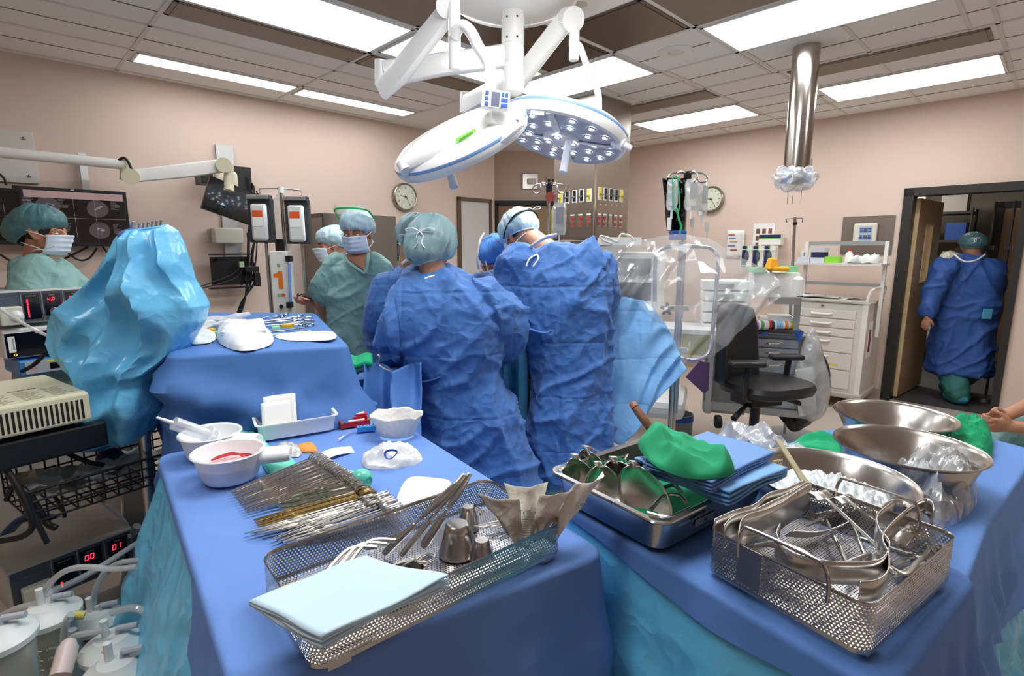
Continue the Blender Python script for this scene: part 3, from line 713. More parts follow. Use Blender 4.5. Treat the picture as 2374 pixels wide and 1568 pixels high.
cap(t, hM, M_capb, size=(.104, .122, .102), o=9, cov=.82); bow(t, A(940, 545, Y - .08), (1, 0, .3), (0, 0, 1), .6)
part('face_shield', MB().grid(lambda u, v: A(1046 + 8 * sin(v * 3), 520 + v * 90, Y - .2 + u * .2), 6, 6), film('clear_shield', 'f4f8fb', .8, .05, None), t)
part('collar', MB().tube(catmull([A(932, 612, Y - .07), A(945, 602, Y - .08), A(958, 600, Y - .06)], 4), .008, 6), M_tie, t)
# ---- 4: surgeon facing the camera, patterned cap
Y = 3.3
t = thing('person', 'person with patterned blue cloth cap and mask, head bowed, facing the tall surgeon', 'person', (A(1140, 800, Y).x, Y, 0), group='surgical team in blue gowns')
hM = headM(A(1150, 598, Y - .12), rad(180 - 38), rad(38), rad(-8)); b = MB(); headmb(b, hM); ne = A(1130, 640, Y)
limb(b, [hM @ V((0, -.03, -.04)), ne], [.058, .06]); trunk(b, [(ne, .065, .065), (A(1130, 680, Y), .17, .1), (A(1130, 850, Y), .14, .1)], rad(180))
for x0, s in ((1075, -1), (1185, 1)):
    q = [A(x0, 680, Y), A(x0 - s * 5, 770, Y - .15), A(1130 + s * 25, 815, Y - .35)]; limb(b, q, [.05, .042, .028]); hand(b, q[2], (0, -1, -.2), (0, 0, -1), s)
fl = V((-.25, Y, 0)); fr = V((-.05, Y, 0)); legs(b, [A(1110, 850, Y), A(1150, 850, Y)], [fl, fr])
o = part('body', b, M_skin2, t); remesh(o, .0065, 3, sockets([hM]))
g = MB(); trunk(g, [(A(1135, 628, Y), .08, .06), (A(1133, 642, Y), .16, .09), (A(1132, 670, Y), .215, .13), (A(1130, 760, Y), .20, .145), (A(1130, 850, Y), .185, .14), (A(1130, 1000, Y), .2, .17)], rad(180))
limb(g, [A(1085, 665, Y), A(1078, 720, Y - .08), A(1088, 780, Y - .25), A(1110, 812, Y - .35)], [.09, .082, .066, .046]); limb(g, [A(1180, 665, Y), A(1190, 730, Y - .1), A(1155, 812, Y - .35)], [.09, .08, .046])
o = part('gown', g, M_gown, t); remesh(o, .011, 3, folds(.015, 5.5, .4, o=31))
M_pat = mat('patterned_cap_cloth', '5a93dc', .75, bump=('crease', 20, .4, .01))
nt = M_pat.node_tree; vv = nt.nodes.new('ShaderNodeTexVoronoi'); vv.inputs['Scale'].default_value = 26; tcn = nt.nodes['Texture Coordinate']; nt.links.new(tcn.outputs['Object'], vv.inputs['Vector'])
cr = nt.nodes.new('ShaderNodeValToRGB'); cr.color_ramp.interpolation = 'CONSTANT'; cr.color_ramp.elements[0].color = lin('d8763c'); cr.color_ramp.elements[1].position = .16; cr.color_ramp.elements[1].color = lin('5a93dc')
e_ = cr.color_ramp.elements.new(.08); e_.color = lin('c23a66'); nt.links.new(vv.outputs['Distance'], cr.inputs[0]); nt.links.new(cr.outputs[0], nt.nodes['Principled BSDF'].inputs['Base Color'])
cap(t, hM, M_pat, size=(.094, .112, .096), off=(0, -.012, .045), o=14, hair=False)
mask(t, hM); eyes(t, hM, down=.7)
part('cap_tie', MB().tube(catmull([A(1122, 540, Y - .2), A(1112, 560, Y - .25), A(1106, 600, Y - .26), A(1110, 625, Y - .22)], 6), .006, 6, squash=.4), M_tie, t)
part('cap_tie', MB().tube(catmull([A(1126, 605, Y - .26), A(1130, 625, Y - .27), A(1142, 640, Y - .27)], 6), .005, 6, squash=.4), M_tie, t)
# ---- 5: nurse in teal scrubs facing the camera
Y = 3.25
t = thing('person', 'person in teal V-neck scrubs and green-framed face shield, hands behind back', 'person', (A(825, 800, Y).x, Y, 0), group='staff in teal scrubs')
hM = headM(A(829, 540, Y - .06), rad(172), rad(14)); b = MB(); headmb(b, hM); ne = A(826, 598, Y)
limb(b, [hM @ V((0, -.025, -.05)), ne], [.052, .056])
trunk(b, [(ne + V((0, 0, .0)), .06, .06), (A(826, 615, Y), .13, .075), (A(824, 660, Y), .165, .095), (A(824, 750, Y), .135, .09), (A(822, 850, Y), .16, .11)], rad(180))
sl = [A(778, 625, Y), A(748, 695, Y + .0), A(768, 745, Y + .10), A(800, 760, Y + .17)]; sr = [A(876, 625, Y), A(896, 700, Y + .06), A(850, 760, Y + .17)]
limb(b, sl, [.052, .045, .036, .027]); limb(b, sr, [.052, .042, .027]); hand(b, sl[3], (1, .0, -.1), (0, 1, 0), 1, .6); hand(b, sr[2], (-1, .1, -.1), (0, 1, 0), -1, .6)
fl = V((A(805, 800, Y).x, Y, 0)); fr = V((A(850, 800, Y).x, Y, 0)); legs(b, [A(800, 860, Y), A(845, 860, Y)], [fl, fr])
o = part('body', b, M_skin3, t); remesh(o, .0055, 3, sockets([hM]))
g = MB(); trunk(g, [(A(826, 596, Y + .02), .075, .05, -.25), (A(826, 606, Y + .01), .14, .085, -.2), (A(825, 625, Y), .170, .105), (A(823, 680, Y), .155, .12), (A(820, 740, Y), .148, .12), (A(817, 800, Y), .170, .135), (A(815, 850, Y), .185, .15)], rad(180))
limb(g, [A(785, 618, Y), A(765, 650, Y + .0), A(754, 676, Y + .01)], [.07, .082, .078]); limb(g, [A(868, 618, Y), A(886, 650, Y), A(893, 690, Y + .03)], [.075, .088, .078])
o = part('scrub_top', g, M_scrub, t); remesh(o, .009, 3, folds(.013, 6, .6, o=41))
# V neck: skin triangle and neckline band
vn = [A(797, 588, Y - .075), A(812, 612, Y - .128), A(846, 632, Y - .152), A(850, 604, Y - .122), A(852, 588, Y - .075)]
part('neckline_skin', MB().grid(lambda u, v: A(800 + 50 * u + (846 - 800 - 50 * u) * v ** 1.3, 590 + 40 * v, Y - .088 - .062 * v ** .8 - .01 * sin(pi * u)), 10, 10), M_skin3, t)
for q in ([A(797, 586, Y - .07), A(806, 605, Y - .125), A(824, 620, Y - .152), A(847, 634, Y - .166)], [A(853, 586, Y - .07), A(852, 604, Y - .135), A(850, 620, Y - .155), A(847, 634, Y - .166)]):
    part('neckline_band', MB().tube(catmull(q, 5), .010, 6, squash=.5), M_scrub, o)
g = MB(); limb(g, [A(800, 840, Y), A(803, 930, Y), fl + V((0, 0, .06))], [.115, .10, .08]); limb(g, [A(845, 840, Y), A(848, 930, Y), fr + V((0, 0, .06))], [.115, .10, .08]); trunk(g, [(A(818, 805, Y), .17, .12), (A(818, 870, Y), .19, .13)], rad(180))
o = part('scrub_trousers', g, M_scrub, t); remesh(o, .012, 2, folds(.01, 6, .5, o=44))
cap(t, hM, M_capw, size=(.098, .114, .098), off=(0, -.018, .045), o=17, bun=(0, -.1, -.03, .04))
mask(t, hM); eyes(t, hM, down=.8)
o = part('shield_visor', MB().grid(lambda u, v: hM @ V((sin((u - .5) * 2.2) * .105, .02 + cos((u - .5) * 2.2) * .085 - v * .015, .125 + v * .045)), 16, 4), film('visor', 'eaf6f6', .55, .05), t)
part('shield_frame', MB().tube(catmull([hM @ V(p) for p in ((-.104, -.02, .08), (-.100, .04, .135), (-.06, .095, .158), (0, .112, .165), (.06, .095, .158), (.100, .04, .135), (.104, -.02, .08))], 6), .006, 6), mat('green_frame', '35b564', .4), o)
# ---- 6: man behind, holding a phone
Y = 3.75
t = thing('person', 'person in pale cap and white mask peering out behind the shielded nurse, holding a phone', 'person', (A(775, 800, Y).x, Y, 0), group='staff in teal scrubs')
hM = headM(A(774, 572, Y), rad(112), rad(8)); b = MB(); headmb(b, hM, 1.05); ne = A(778, 630, Y)
limb(b, [hM @ V((0, -.025, -.05)), ne], [.06, .065]); trunk(b, [(ne, .07, .07), (A(782, 660, Y), .17, .1), (A(785, 760, Y), .17, .11), (A(785, 850, Y), .16, .11)], rad(130))
sl = [A(770, 675, Y - .10), A(765, 725, Y - .15), A(733, 702, Y - .35)]; limb(b, sl, [.052, .045, .032]); hand(b, sl[2], (-.9, -.35, .05), (0, .3, 1), 1, .9, 1.05)
sr = [A(805, 665, Y + .1), A(815, 740, Y + .1), A(800, 790, Y)]; limb(b, sr, [.052, .045, .03]); hand(b, sr[2], (-.5, 0, -1), (0, 1, 0), -1, .6)
fl = V((A(770, 800, Y).x, Y, 0)); legs(b, [A(775, 860, Y), A(805, 860, Y)], [fl, fl + V((.14, 0, 0))])
o = part('body', b, M_skin2, t); remesh(o, .006, 3, sockets([hM]))
g = MB(); trunk(g, [(A(780, 628, Y), .08, .06), (A(781, 640, Y), .16, .09), (A(783, 668, Y), .2, .13), (A(785, 760, Y), .2, .14), (A(785, 870, Y), .19, .14)], rad(130)); limb(g, [A(768, 660, Y - .1), A(765, 695, Y - .14)], [.08, .08])
o = part('scrub_top', g, M_scrub, t); remesh(o, .011, 3, folds(.013, 6, .6, o=51))
g = MB(); limb(g, [A(778, 850, Y), fl + V((0, 0, .06))], [.115, .08]); limb(g, [A(805, 850, Y), fl + V((.14, 0, .06))], [.115, .08]); part('scrub_trousers', g, M_scrub, t)
cap(t, hM, M_capw, mat('grey_hair', '8b8079', .6), size=(.104, .124, .090), off=(0, -.018, .055), o=19); mask(t, hM, 1.05); eyes(t, hM)
phc = A(716, 690, Y - .40)
solo('phone', MB().box(phc, (.145, .07, .009), Rz(rad(20)) @ rot('Y', rad(20))), mat('phone_black', '111114', .2), 'black phone held in the hand of the person behind the nurse', 'phone', bevel=.003, smooth=False)
# ---- 7: nurse at far left in profile
Y = 2.75
t = thing('person', 'person in teal scrubs at far left in profile with knotted blue cap and mask', 'person', (A(100, 800, Y).x, Y, 0), group='staff in teal scrubs')
hM = headM(A(104, 542, Y), rad(-82), rad(6)); b = MB(); headmb(b, hM, .97); ne = A(82, 606, Y + .02)
limb(b, [hM @ V((0, -.03, -.04)), ne + V((0, 0, .0))], [.050, .056]); trunk(b, [(ne, .06, .06), (A(95, 640, Y), .16, .095), (A(105, 720, Y), .15, .1), (A(105, 900, Y), .16, .11)], rad(-70))
sl = [A(70, 650, Y - .13), A(75, 740, Y - .15), A(150, 780, Y - .1)]; limb(b, sl, [.05, .042, .028]); hand(b, sl[2], (1, 0, -.1), (0, 0, -1), 1)
sr = [A(150, 640, Y + .15), A(175, 740, Y + .15), A(220, 760, Y + .1)]; limb(b, sr, [.05, .042, .028]); hand(b, sr[2], (1, 0, -.1), (0, 0, -1), -1)
fl = V((A(90, 800, Y).x, Y - .08, 0)); fr = V((A(90, 800, Y).x + .05, Y + .1, 0)); legs(b, [A(100, 900, Y - .05), A(110, 900, Y + .06)], [fl, fr])
o = part('body', b, M_skin, t); remesh(o, .0055, 3, sockets([hM]))
g = MB(); trunk(g, [(A(84, 602, Y + .02), .075, .065, -.2), (A(88, 614, Y), .13, .095, -.15), (A(102, 632, Y), .185, .125), (A(118, 690, Y), .195, .15), (A(115, 780, Y), .18, .14), (A(110, 900, Y), .19, .14)], rad(-62))
limb(g, [A(80, 625, Y - .12), A(70, 670, Y - .16), A(70, 705, Y - .17)], [.075, .08, .078]); limb(g, [A(140, 640, Y + .1), A(168, 680, Y + .08)], [.075, .078])
o = part('scrub_top', g, M_scrub, t); remesh(o, .009, 3, folds(.012, 6, .6, o=61))
g = MB(); limb(g, [A(100, 880, Y - .05), fl + V((0, 0, .06))], [.12, .08]); limb(g, [A(108, 880, Y + .06), fr + V((0, 0, .06))], [.12, .08]); part('scrub_trousers', g, M_scrub, t)
cap(t, hM, M_capd, size=(.096, .118, .096), off=(0, -.028, .050), o=27, bun=(0, -.125, .0, .062)); mask(t, hM, .97); eyes(t, hM, down=.3)
bow(t, A(52, 510, Y - .08), (.2, 0, 1), (-1, 0, .1), .7)
part('mask_tie', MB().tube(catmull([A(128, 570, Y - .08), A(105, 578, Y - .09), A(80, 580, Y - .09), A(68, 590, Y - .07), A(54, 604, Y - .06)], 5), .005, 6, squash=.4), M_tie, t)
# ---- 8: person walking away through the doorway
Y = 5.3
t = thing('person', 'person in dark blue gown walking away through the open doorway', 'person', (A(2225, 900, Y).x, Y, 0), group='staff beyond the doorway')
hM = headM(A(2253, 572, Y + .03), rad(-30), rad(15)); b = MB(); headmb(b, hM, 1.05); ne = A(2256, 600, Y)
limb(b, [hM @ V((0, -.03, -.04)), ne], [.06, .07]); trunk(b, [(ne, .07, .07), (A(2250, 650, Y), .16, .09), (A(2235, 760, Y), .18, .12), (A(2225, 850, Y), .17, .12)], rad(-35))
sl = [A(2180, 640, Y - .05), A(2160, 700, Y - .05), A(2150, 735, Y - .08)]; limb(b, sl, [.042, .038, .03]); hand(b, sl[2], (-.2, 0, -1), (1, .3, 0), 1, .7)
sr = [A(2310, 640, Y + .1), A(2315, 710, Y + .1), A(2300, 770, Y + .3)]; limb(b, sr, [.055, .045, .03]); hand(b, sr[2], (0, .5, -1), (-1, 0, 0), -1, .7)
fl = V((A(2200, 900, Y).x, Y - .12, .0)); fr = V((A(2245, 900, Y).x + .03, Y + .22, 0)); legs(b, [A(2205, 850, Y), A(2245, 850, Y)], [fl, fr])
o = part('body', b, M_skin3, t); remesh(o, .009, 3)
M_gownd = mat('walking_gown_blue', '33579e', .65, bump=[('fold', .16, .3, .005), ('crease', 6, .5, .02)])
g = MB(); trunk(g, [(A(2256, 596, Y), .09, .07), (A(2253, 606, Y), .18, .12), (A(2247, 635, Y), .26, .16), (A(2240, 700, Y), .25, .18), (A(2232, 760, Y), .24, .18), (A(2226, 820, Y), .25, .2), (A(2222, 862, Y), .25, .21)], rad(-30))
limb(g, [A(2185, 632, Y), A(2164, 680, Y - .04), A(2156, 722, Y - .06)], [.11, .09, .08]); limb(g, [A(2290, 628, Y + .05), A(2300, 690, Y + .1)], [.105, .09])
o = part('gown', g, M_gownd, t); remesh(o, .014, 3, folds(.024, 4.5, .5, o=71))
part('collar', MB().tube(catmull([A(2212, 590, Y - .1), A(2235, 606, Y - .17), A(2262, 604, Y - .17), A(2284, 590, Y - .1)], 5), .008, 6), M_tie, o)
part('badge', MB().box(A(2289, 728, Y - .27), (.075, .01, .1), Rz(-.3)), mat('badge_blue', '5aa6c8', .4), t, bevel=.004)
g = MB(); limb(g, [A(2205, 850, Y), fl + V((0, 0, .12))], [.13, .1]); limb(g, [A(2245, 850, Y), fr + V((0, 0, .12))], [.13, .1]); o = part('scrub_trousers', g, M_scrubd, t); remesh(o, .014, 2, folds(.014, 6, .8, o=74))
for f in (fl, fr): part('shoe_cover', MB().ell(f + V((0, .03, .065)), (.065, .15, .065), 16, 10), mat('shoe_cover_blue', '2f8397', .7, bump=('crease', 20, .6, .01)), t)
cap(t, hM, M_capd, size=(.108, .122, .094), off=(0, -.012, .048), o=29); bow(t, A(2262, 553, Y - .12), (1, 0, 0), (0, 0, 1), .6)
# ---- 9: seated person at the right edge, hands clasped
Y = 2.45
t = thing('person', 'seated person at the right edge in teal scrubs with bare forearms and clasped hands', 'person', (2.85, Y + .1, 0), group='staff in teal scrubs')
b = MB(); hd = A(2300, 972, Y)
e1 = V((2.92, 2.62, .93)); e2 = V((2.93, 2.20, .76)); s1 = V((3.08, 2.72, 1.12)); s2 = V((3.12, 2.22, 1.1))
w1 = A(2330, 965, Y + .04); w2 = A(2345, 990, Y - .02)
limb(b, [s1, e1, w1], [.05, .044, .029]); limb(b, [s2, e2, w2], [.05, .042, .029])
hand(b, w1, (-1, -.1, -.25), (0, -1, .2), 1, .75, .98, thumb=.3); hand(b, w2, (-1, .2, .05), (0, 1, .3), -1, .95, .98)
trunk(b, [((3.12, 2.47, 1.22), .07, .07), ((3.12, 2.47, 1.14), .17, .1), ((3.12, 2.47, .85), .15, .11), ((3.12, 2.47, .6), .17, .13)], rad(90))
hM = headM((3.05, 2.47, 1.38), rad(90), rad(10)); headmb(b, hM); limb(b, [(3.08, 2.47, 1.33), (3.12, 2.47, 1.2)], [.055, .06])
for y_ in (2.32, 2.62): limb(b, [(3.1, y_ + 0.0, .58), (2.62, y_, .60), (2.58, y_, .08)], [.085, .06, .045]); b.ell((2.52, y_, .045), (.13, .045, .045), 12, 8)
o = part('body', b, M_skin, t); remesh(o, .0055, 3)
g = MB(); trunk(g, [((3.12, 2.47, 1.2), .1, .08), ((3.12, 2.47, 1.12), .2, .13), ((3.12, 2.47, .85), .19, .15), ((3.12, 2.47, .55), .2, .16)], rad(90)); limb(g, [(3.1, 2.68, 1.1), (2.98, 2.68, 1.0)], [.08, .085]); limb(g, [(3.1, 2.25, 1.1), (3.0, 2.22, .96)], [.08, .085])
o = part('scrub_top', g, M_scrub, t); remesh(o, .012, 3, folds(.012, 6, .6, o=81))
g = MB()
for y_ in (2.32, 2.62): limb(g, [(3.12, y_, .58), (2.85, y_, .60), (2.56, y_, .60), (2.50, y_, .45), (2.55, y_, .12)], [.14, .13, .105, .095, .085])
o = part('scrub_trousers', g, M_scrub, t); remesh(o, .012, 3, folds(.01, 6, .6, o=84))
cap(t, hM, M_capb, o=33); mask(t, hM); eyes(t, hM)
s = thing('stool', 'low round stool under the seated person at the right edge', 'stool', (3.1, 2.47, 0))
part('seat', MB().lathe([(0, .37), (.17, .37), (.19, .39), (.19, .41), (.17, .43), (0, .43)], (3.1, 2.47, 0), 28), M_black, s)
part('post', MB().cyl((3.1, 2.47, .08), (3.1, 2.47, .37), .025), M_steel, s)
for k in range(5): part('leg', MB().tube([(3.1, 2.47, .08), (3.1 + .24 * cos(k * 1.2566), 2.47 + .24 * sin(k * 1.2566), .05)], .018, 8).ell((3.1 + .24 * cos(k * 1.2566), 2.47 + .24 * sin(k * 1.2566), .028), (.028, .028, .028), 10, 8), M_black, s)
# ================================================================ operating lights on the ceiling mount
def sdisc(c, nrm, R_, prof, seg=56):
    z = V(nrm).normalized(); x = z.orthogonal().normalized(); y = z.cross(x)
    m = Matrix((x, y, z)).transposed()
    return MB().lathe([(r * R_, h) for r, h in prof], c, seg, m), m
M_lamp = mat('lamp_white', 'f0f0ee', .25, coat=.3); M_bluest = mat('lamp_blue_stripe', '7fa8dc', .35)
pc = A(1188, 100, 3.12)
t = thing('lamp_ceiling_mount', 'white ceiling mount with round canopy and thick centre tube for the lamps', 'ceiling mount', (pc.x, 3.12, CZ))
cx, cy = 0.005, 3.12
part('canopy', MB().lathe([(.06, 2.80), (.20, 2.812), (.31, 2.835), (.345, 2.86), (.35, 2.894)], (cx, cy, 0), 56), M_lamp, t)
part('centre_tube', MB().lathe([(0, 2.375), (.035, 2.377), (.056, 2.392), (.060, 2.41), (.060, 2.53), (.0585, 2.533), (.0585, 2.536), (.061, 2.54), (.061, 2.63), (.0595, 2.632), (.0595, 2.636), (.0625, 2.64), (.0625, 2.80), (.075, 2.81)], (cx, cy, 0), 36), M_lamp, t)
for a in (-2.1, -1.2): 
    for z in (2.66, 2.76): part('cap_screw', MB().ell((cx + .061 * cos(a), cy + .061 * sin(a), z), (.006, .006, .006), 8, 6), M_black, t)
def beam(mb, pts, wd, ht, seg=12):
    """box-like arm with rounded section along pts"""
    P = [V(p) for p in pts]
    rings = []
    for i, p in enumerate(P):
        d = (P[min(i + 1, len(P) - 1)] - P[max(0, i - 1)]).normalized(); s = d.cross(V((0, 0, 1))).normalized(); u = s.cross(d)
        h_ = ht[i] if isinstance(ht, (list, tuple)) else ht; w_ = wd[i] if isinstance(wd, (list, tuple)) else wd
        rg = []
        for k in range(16):
            a = 2 * pi * k / 16; q = (abs(cos(a)) ** 4 + abs(sin(a)) ** 4) ** -.25
            rg.append(p + s * w_ / 2 * cos(a) * q + u * h_ / 2 * sin(a) * q)
        rings.append(rg)
    mb.loft(rings); return mb
# --- left lamp
t = thing('operating_light', 'round white operating light at left, seen edge-on with green sticker and keypad', 'surgical light', A(1065, 320, 2.62), group='ceiling surgical lights')
el = A(882, 190, 2.95); top = A(1042, 30, 2.72)
part('lower_arm', beam(MB(), [V((cx, cy, 2.585)), A(1020, 150, 3.02), A(890, 172, 2.95)], .06, [.12, .115, .13]), M_lamp, t)
part('elbow', MB().cyl(A(882, 140, 2.95), A(882, 200, 2.95), .03, seg=20), M_lamp, t)
part('spring_arm', beam(MB(), [A(884, 212, 2.93), A(925, 170, 2.87), A(1030, 38, 2.72), A(1040, 5, 2.70)], [.05, .06, .06, .06], [.10, .12, .10, .1]), M_lamp, t)
part('arm_joint', MB().cyl(A(1036, 14, 2.66), A(1036, 14, 2.76), .05, seg=24), M_lamp, t)
part('drop_tube', MB().lathe([(0, -.30), (.025, -.3), (.028, -.29), (.028, -.215), (.030, -.21), (.030, .02)], A(1052, 0, 2.68), 24), M_lamp, t)
part('yoke', MB().tube(catmull([A(1053, 86, 2.66), A(1060, 70, 2.64), A(1074, 60, 2.62), A(1092, 75, 2.6), A(1110, 110, 2.58), A(1134, 150, 2.55), A(1137, 190, 2.53), A(1136, 255, 2.5), A(1140, 272, 2.5)], 5), .026, 12), M_lamp, t)
c = A(1064, 322, 2.62); nrm = V((-.36, -.42, .83))     # top side normal: tilted up to the left
body, m_ = sdisc(c, nrm, .335, [(0, .055), (.5, .052), (.85, .040), (.97, .018), (1.0, .004)]); b2, _ = sdisc(c, nrm, .335, [(1.0, -.010), (1.0, -.030), (.96, -.05), (.85, -.055), (0, -.055)])
bo = part('lamp_head', body, M_lamp, t); part('lamp_rim', b2, M_lamp, t)
part('blue_stripe', sdisc(c, nrm, .336, [(1.0, .004), (1.006, -.003), (1.0, -.010)])[0], M_bluest, t)
hub = A(1148, 270, 2.42)
part('swivel', MB().cyl(A(1118, 290, 2.50), A(1152, 266, 2.40), .040, seg=28).ell(A(1152, 266, 2.405), (.045, .02, .045), 20, 12), M_lamp, t)
bk = beam(MB(), [A(1140, 272, 2.44), A(1080, 312, 2.40), A(1000, 360, 2.39), A(940, 388, 2.42)], [.05, .05, .055, .045], [.045, .05, .05, .04]); part('side_bracket', bk, M_lamp, t)
part('bracket_end', MB().cyl(A(934, 378, 2.43), A(944, 398, 2.41), .03, seg=20), M_lamp, t)
mb = MB(); mb.add([A(1056, 322, 2.365), A(1102, 297, 2.365), A(1104, 306, 2.362), A(1059, 331, 2.362)], [(0, 1, 2, 3)]); st_ = part('green_sticker', mb, mat('green_sticker', '86ec52', .5), t, smooth=False, solid=.002)
for k in range(3):
    q = k * .3 + .25; a0 = A(1062 + 2, 322 + q * 9, 2.361); a1 = A(1096, 303 + q * 9, 2.361); part('sticker_print', MB().tube([a0, a1], .0007, 4), M_black, st_)
part('grip_rail', MB().tube(catmull([A(1112, 345, 2.42), A(1145, 338, 2.38), A(1195, 300, 2.36), A(1212, 283, 2.38), A(1206, 272, 2.42), A(1192, 272, 2.46)], 5), .014, 10), M_lamp, t)
part('sterile_handle', MB().tube([A(1036, 380, 2.62), A(1045, 405, 2.6), A(1053, 435, 2.58)], [.018, .019, .021], 16), mat('lamp_handle', 'd9dde2', .5), t)
kp = thing('x', 'x', 'x'); bpy.data.objects.remove(kp)
kM = frame(A(1149, 233, 2.36), V((1, .12, -.09)), V((0, .12, 1)))
kn = kM.col[2].to_3d()
if kn.y > 0: kM = frame(A(1149, 233, 2.36), V((1, .12, -.09)), V((0, .12, 1))) @ Matrix.Rotation(pi, 4, 'Y') 
BX = MB().box((0, 0, 0), (1, 1, 1)).f
def lbox(M, c, d): return MB().add(MB().box(c, d).v, BX, M)
kp = part('keypad', lbox(kM, (0, 0, 0), (.118, .082, .022)), M_lamp, t, bevel=.006, smooth=False)
part('keypad_plate', lbox(kM, (0, 0, .0115), (.105, .068, .002)), mat('pale_grey', 'ccd2da', .4), kp, smooth=False)
part('keypad_screen', lbox(kM, (-.002, 0, .013), (.034, .058, .002)), mat('lcd_grey', '565c74', .3), kp, smooth=False)
for i, (x, y, w_) in enumerate(((-.038, .022, .014), (-.038, 0, .014), (-.038, -.022, .014), (.028, .022, .011), (.044, .022, .011), (.036, .0, .028), (.036, -.022, .028))):
    part('key', lbox(kM, (x, y, .0135), (w_, .015, .003)), mat('key_blue', '2a55a8', .4), kp, smooth=False)
# --- right lamp, lit
t = thing('operating_light', 'round white operating light at right, underside glowing with clear LED lenses', 'surgical light', A(1305, 300, 3.0), group='ceiling surgical lights')
part('lower_arm', beam(MB(), [V((cx, cy, 2.47)), A(1120, 222, 3.35), A(1078, 245, 3.5)], .06, [.10, .11, .12]), M_lamp, t)
part('elbow', MB().cyl(A(1078, 215, 3.5), A(1078, 262, 3.5), .032, seg=20), M_lamp, t)
part('spring_arm', beam(MB(), [A(1085, 262, 3.48), A(1200, 190, 3.3), A(1300, 60, 3.05), A(1322, 35, 3.02)], .06, [.11, .12, .11, .10]), M_lamp, t)
part('arm_joint', MB().cyl(A(1330, 45, 2.98), A(1316, 45, 3.06), .06, seg=24), M_lamp, t)
part('drop_tube', MB().lathe([(0, -.2), (.024, -.2), (.026, -.19), (.026, -.13), (.028, -.125), (.028, .05)], A(1332, 45, 3.02), 24), M_lamp, t)
part('yoke', MB().tube(catmull([A(1332, 100, 3.02), A(1344, 108, 3.02), A(1356, 140, 3.02), A(1372, 180, 3.02), A(1386, 215, 3.0), A(1388, 245, 2.98), A(1388, 272, 2.95)], 5), .018, 12), M_lamp, t)
c = A(1306, 306, 2.98); nrm = V((.25, .14, .96)); RR = .345
part('lamp_head', sdisc(c, nrm, RR, [(0, .085), (.3, .08), (.7, .065), (.92, .045), (1.0, .022)])[0], M_lamp, t)
part('blue_stripe', sdisc(c, nrm, RR, [(1.0, .022), (1.005, .015), (1.0, .008)])[0], M_bluest, t)
part('lamp_rim', sdisc(c, nrm, RR, [(1.0, .008), (1.005, -.02), (.98, -.04), (.93, -.046)])[0], M_lamp, t)
ug, m3 = sdisc(c, nrm, RR, [(.93, -.046), (.9, -.038), (0, -.038)]); under = part('under_panel', ug, mat('lamp_underside', 'b9bcc8', .2), t)
part('centre_hub', sdisc(c, nrm, RR, [(.30, -.037), (.28, -.052), (.12, -.058), (0, -.06)])[0], M_lamp, t)
for k in range(4):
    a = k * pi / 2 + .5; d_ = m3 @ V((cos(a), sin(a), 0)); zz3 = m3 @ V((0, 0, 1))
    part('rib', beam(MB(), [c + d_ * .09 - zz3 * .045, c + d_ * RR * .93 - zz3 * .043], .035, .012), M_lamp, t)
M_led = mat('led_lens', 'ffffff', .1, emit='eef4ff', estr=LAMP_LED); M_lring = mat('lens_ring', 'c9cfdd', .05, .6)
nl = 0
for (rr, n_, off) in ((.78, 16, .1), (.52, 10, .3), (.2, 4, .4)):
    for k in range(n_):
        a = 2 * pi * k / n_ + off; p = c + m3 @ V((cos(a) * rr * RR, sin(a) * rr * RR, -.040 if rr > .3 else -.058)); 
        o = part('led_lens', MB().lathe([(.024, 0), (.026, -.004), (.024, -.006), (.013, -.003)], p, 16, m3), M_lring, t); part('led', MB().lathe([(.012, -.004), (.007, -.006), (0, -.0065)], p, 12, m3), M_led, o)
hp = A(1322, 335, 2.88); part('sterile_handle', MB().tube([A(1322, 318, 2.92), A(1316, 340, 2.9), A(1305, 400, 2.86)], [.024, .017, .021], 16), MATS['lamp_handle'], t)
part('side_knob', MB().cyl(A(1424, 325, 2.84), A(1446, 337, 2.82), .030, seg=20).cyl(A(1442, 335, 2.82), A(1463, 345, 2.82), .02, .016), M_lamp, t)
part('barcode_label', MB().add([A(1231, 256, 2.62), A(1262, 259, 2.63), A(1261, 268, 2.63), A(1230, 265, 2.62)], [(0, 1, 2, 3)]), M_paper, t, smooth=False, solid=.001)
# lamp's own light on the field
ld = bpy.data.lights.new('operating_light_beam', 'SPOT'); ld.energy = 85; ld.spot_size = rad(46); ld.spot_blend = .6; ld.shadow_soft_size = .25; ld.color = (.93, .95, 1)
lo = bpy.data.objects.new('operating_light_beam', ld); COL.objects.link(lo); lo.parent = t
p0 = c + V((0, -.0, -.1)); lo.matrix_world = Matrix.Translation(p0) @ (A(1165, 640, 3.05) - p0).to_track_quat('-Z', 'Y').to_matrix().to_4x4()
lo.matrix_parent_inverse = Matrix(); lo.matrix_basis = wm(t).inverted() @ (Matrix.Translation(p0) @ (A(1165, 640, 3.05) - p0).to_track_quat('-Z', 'Y').to_matrix().to_4x4())
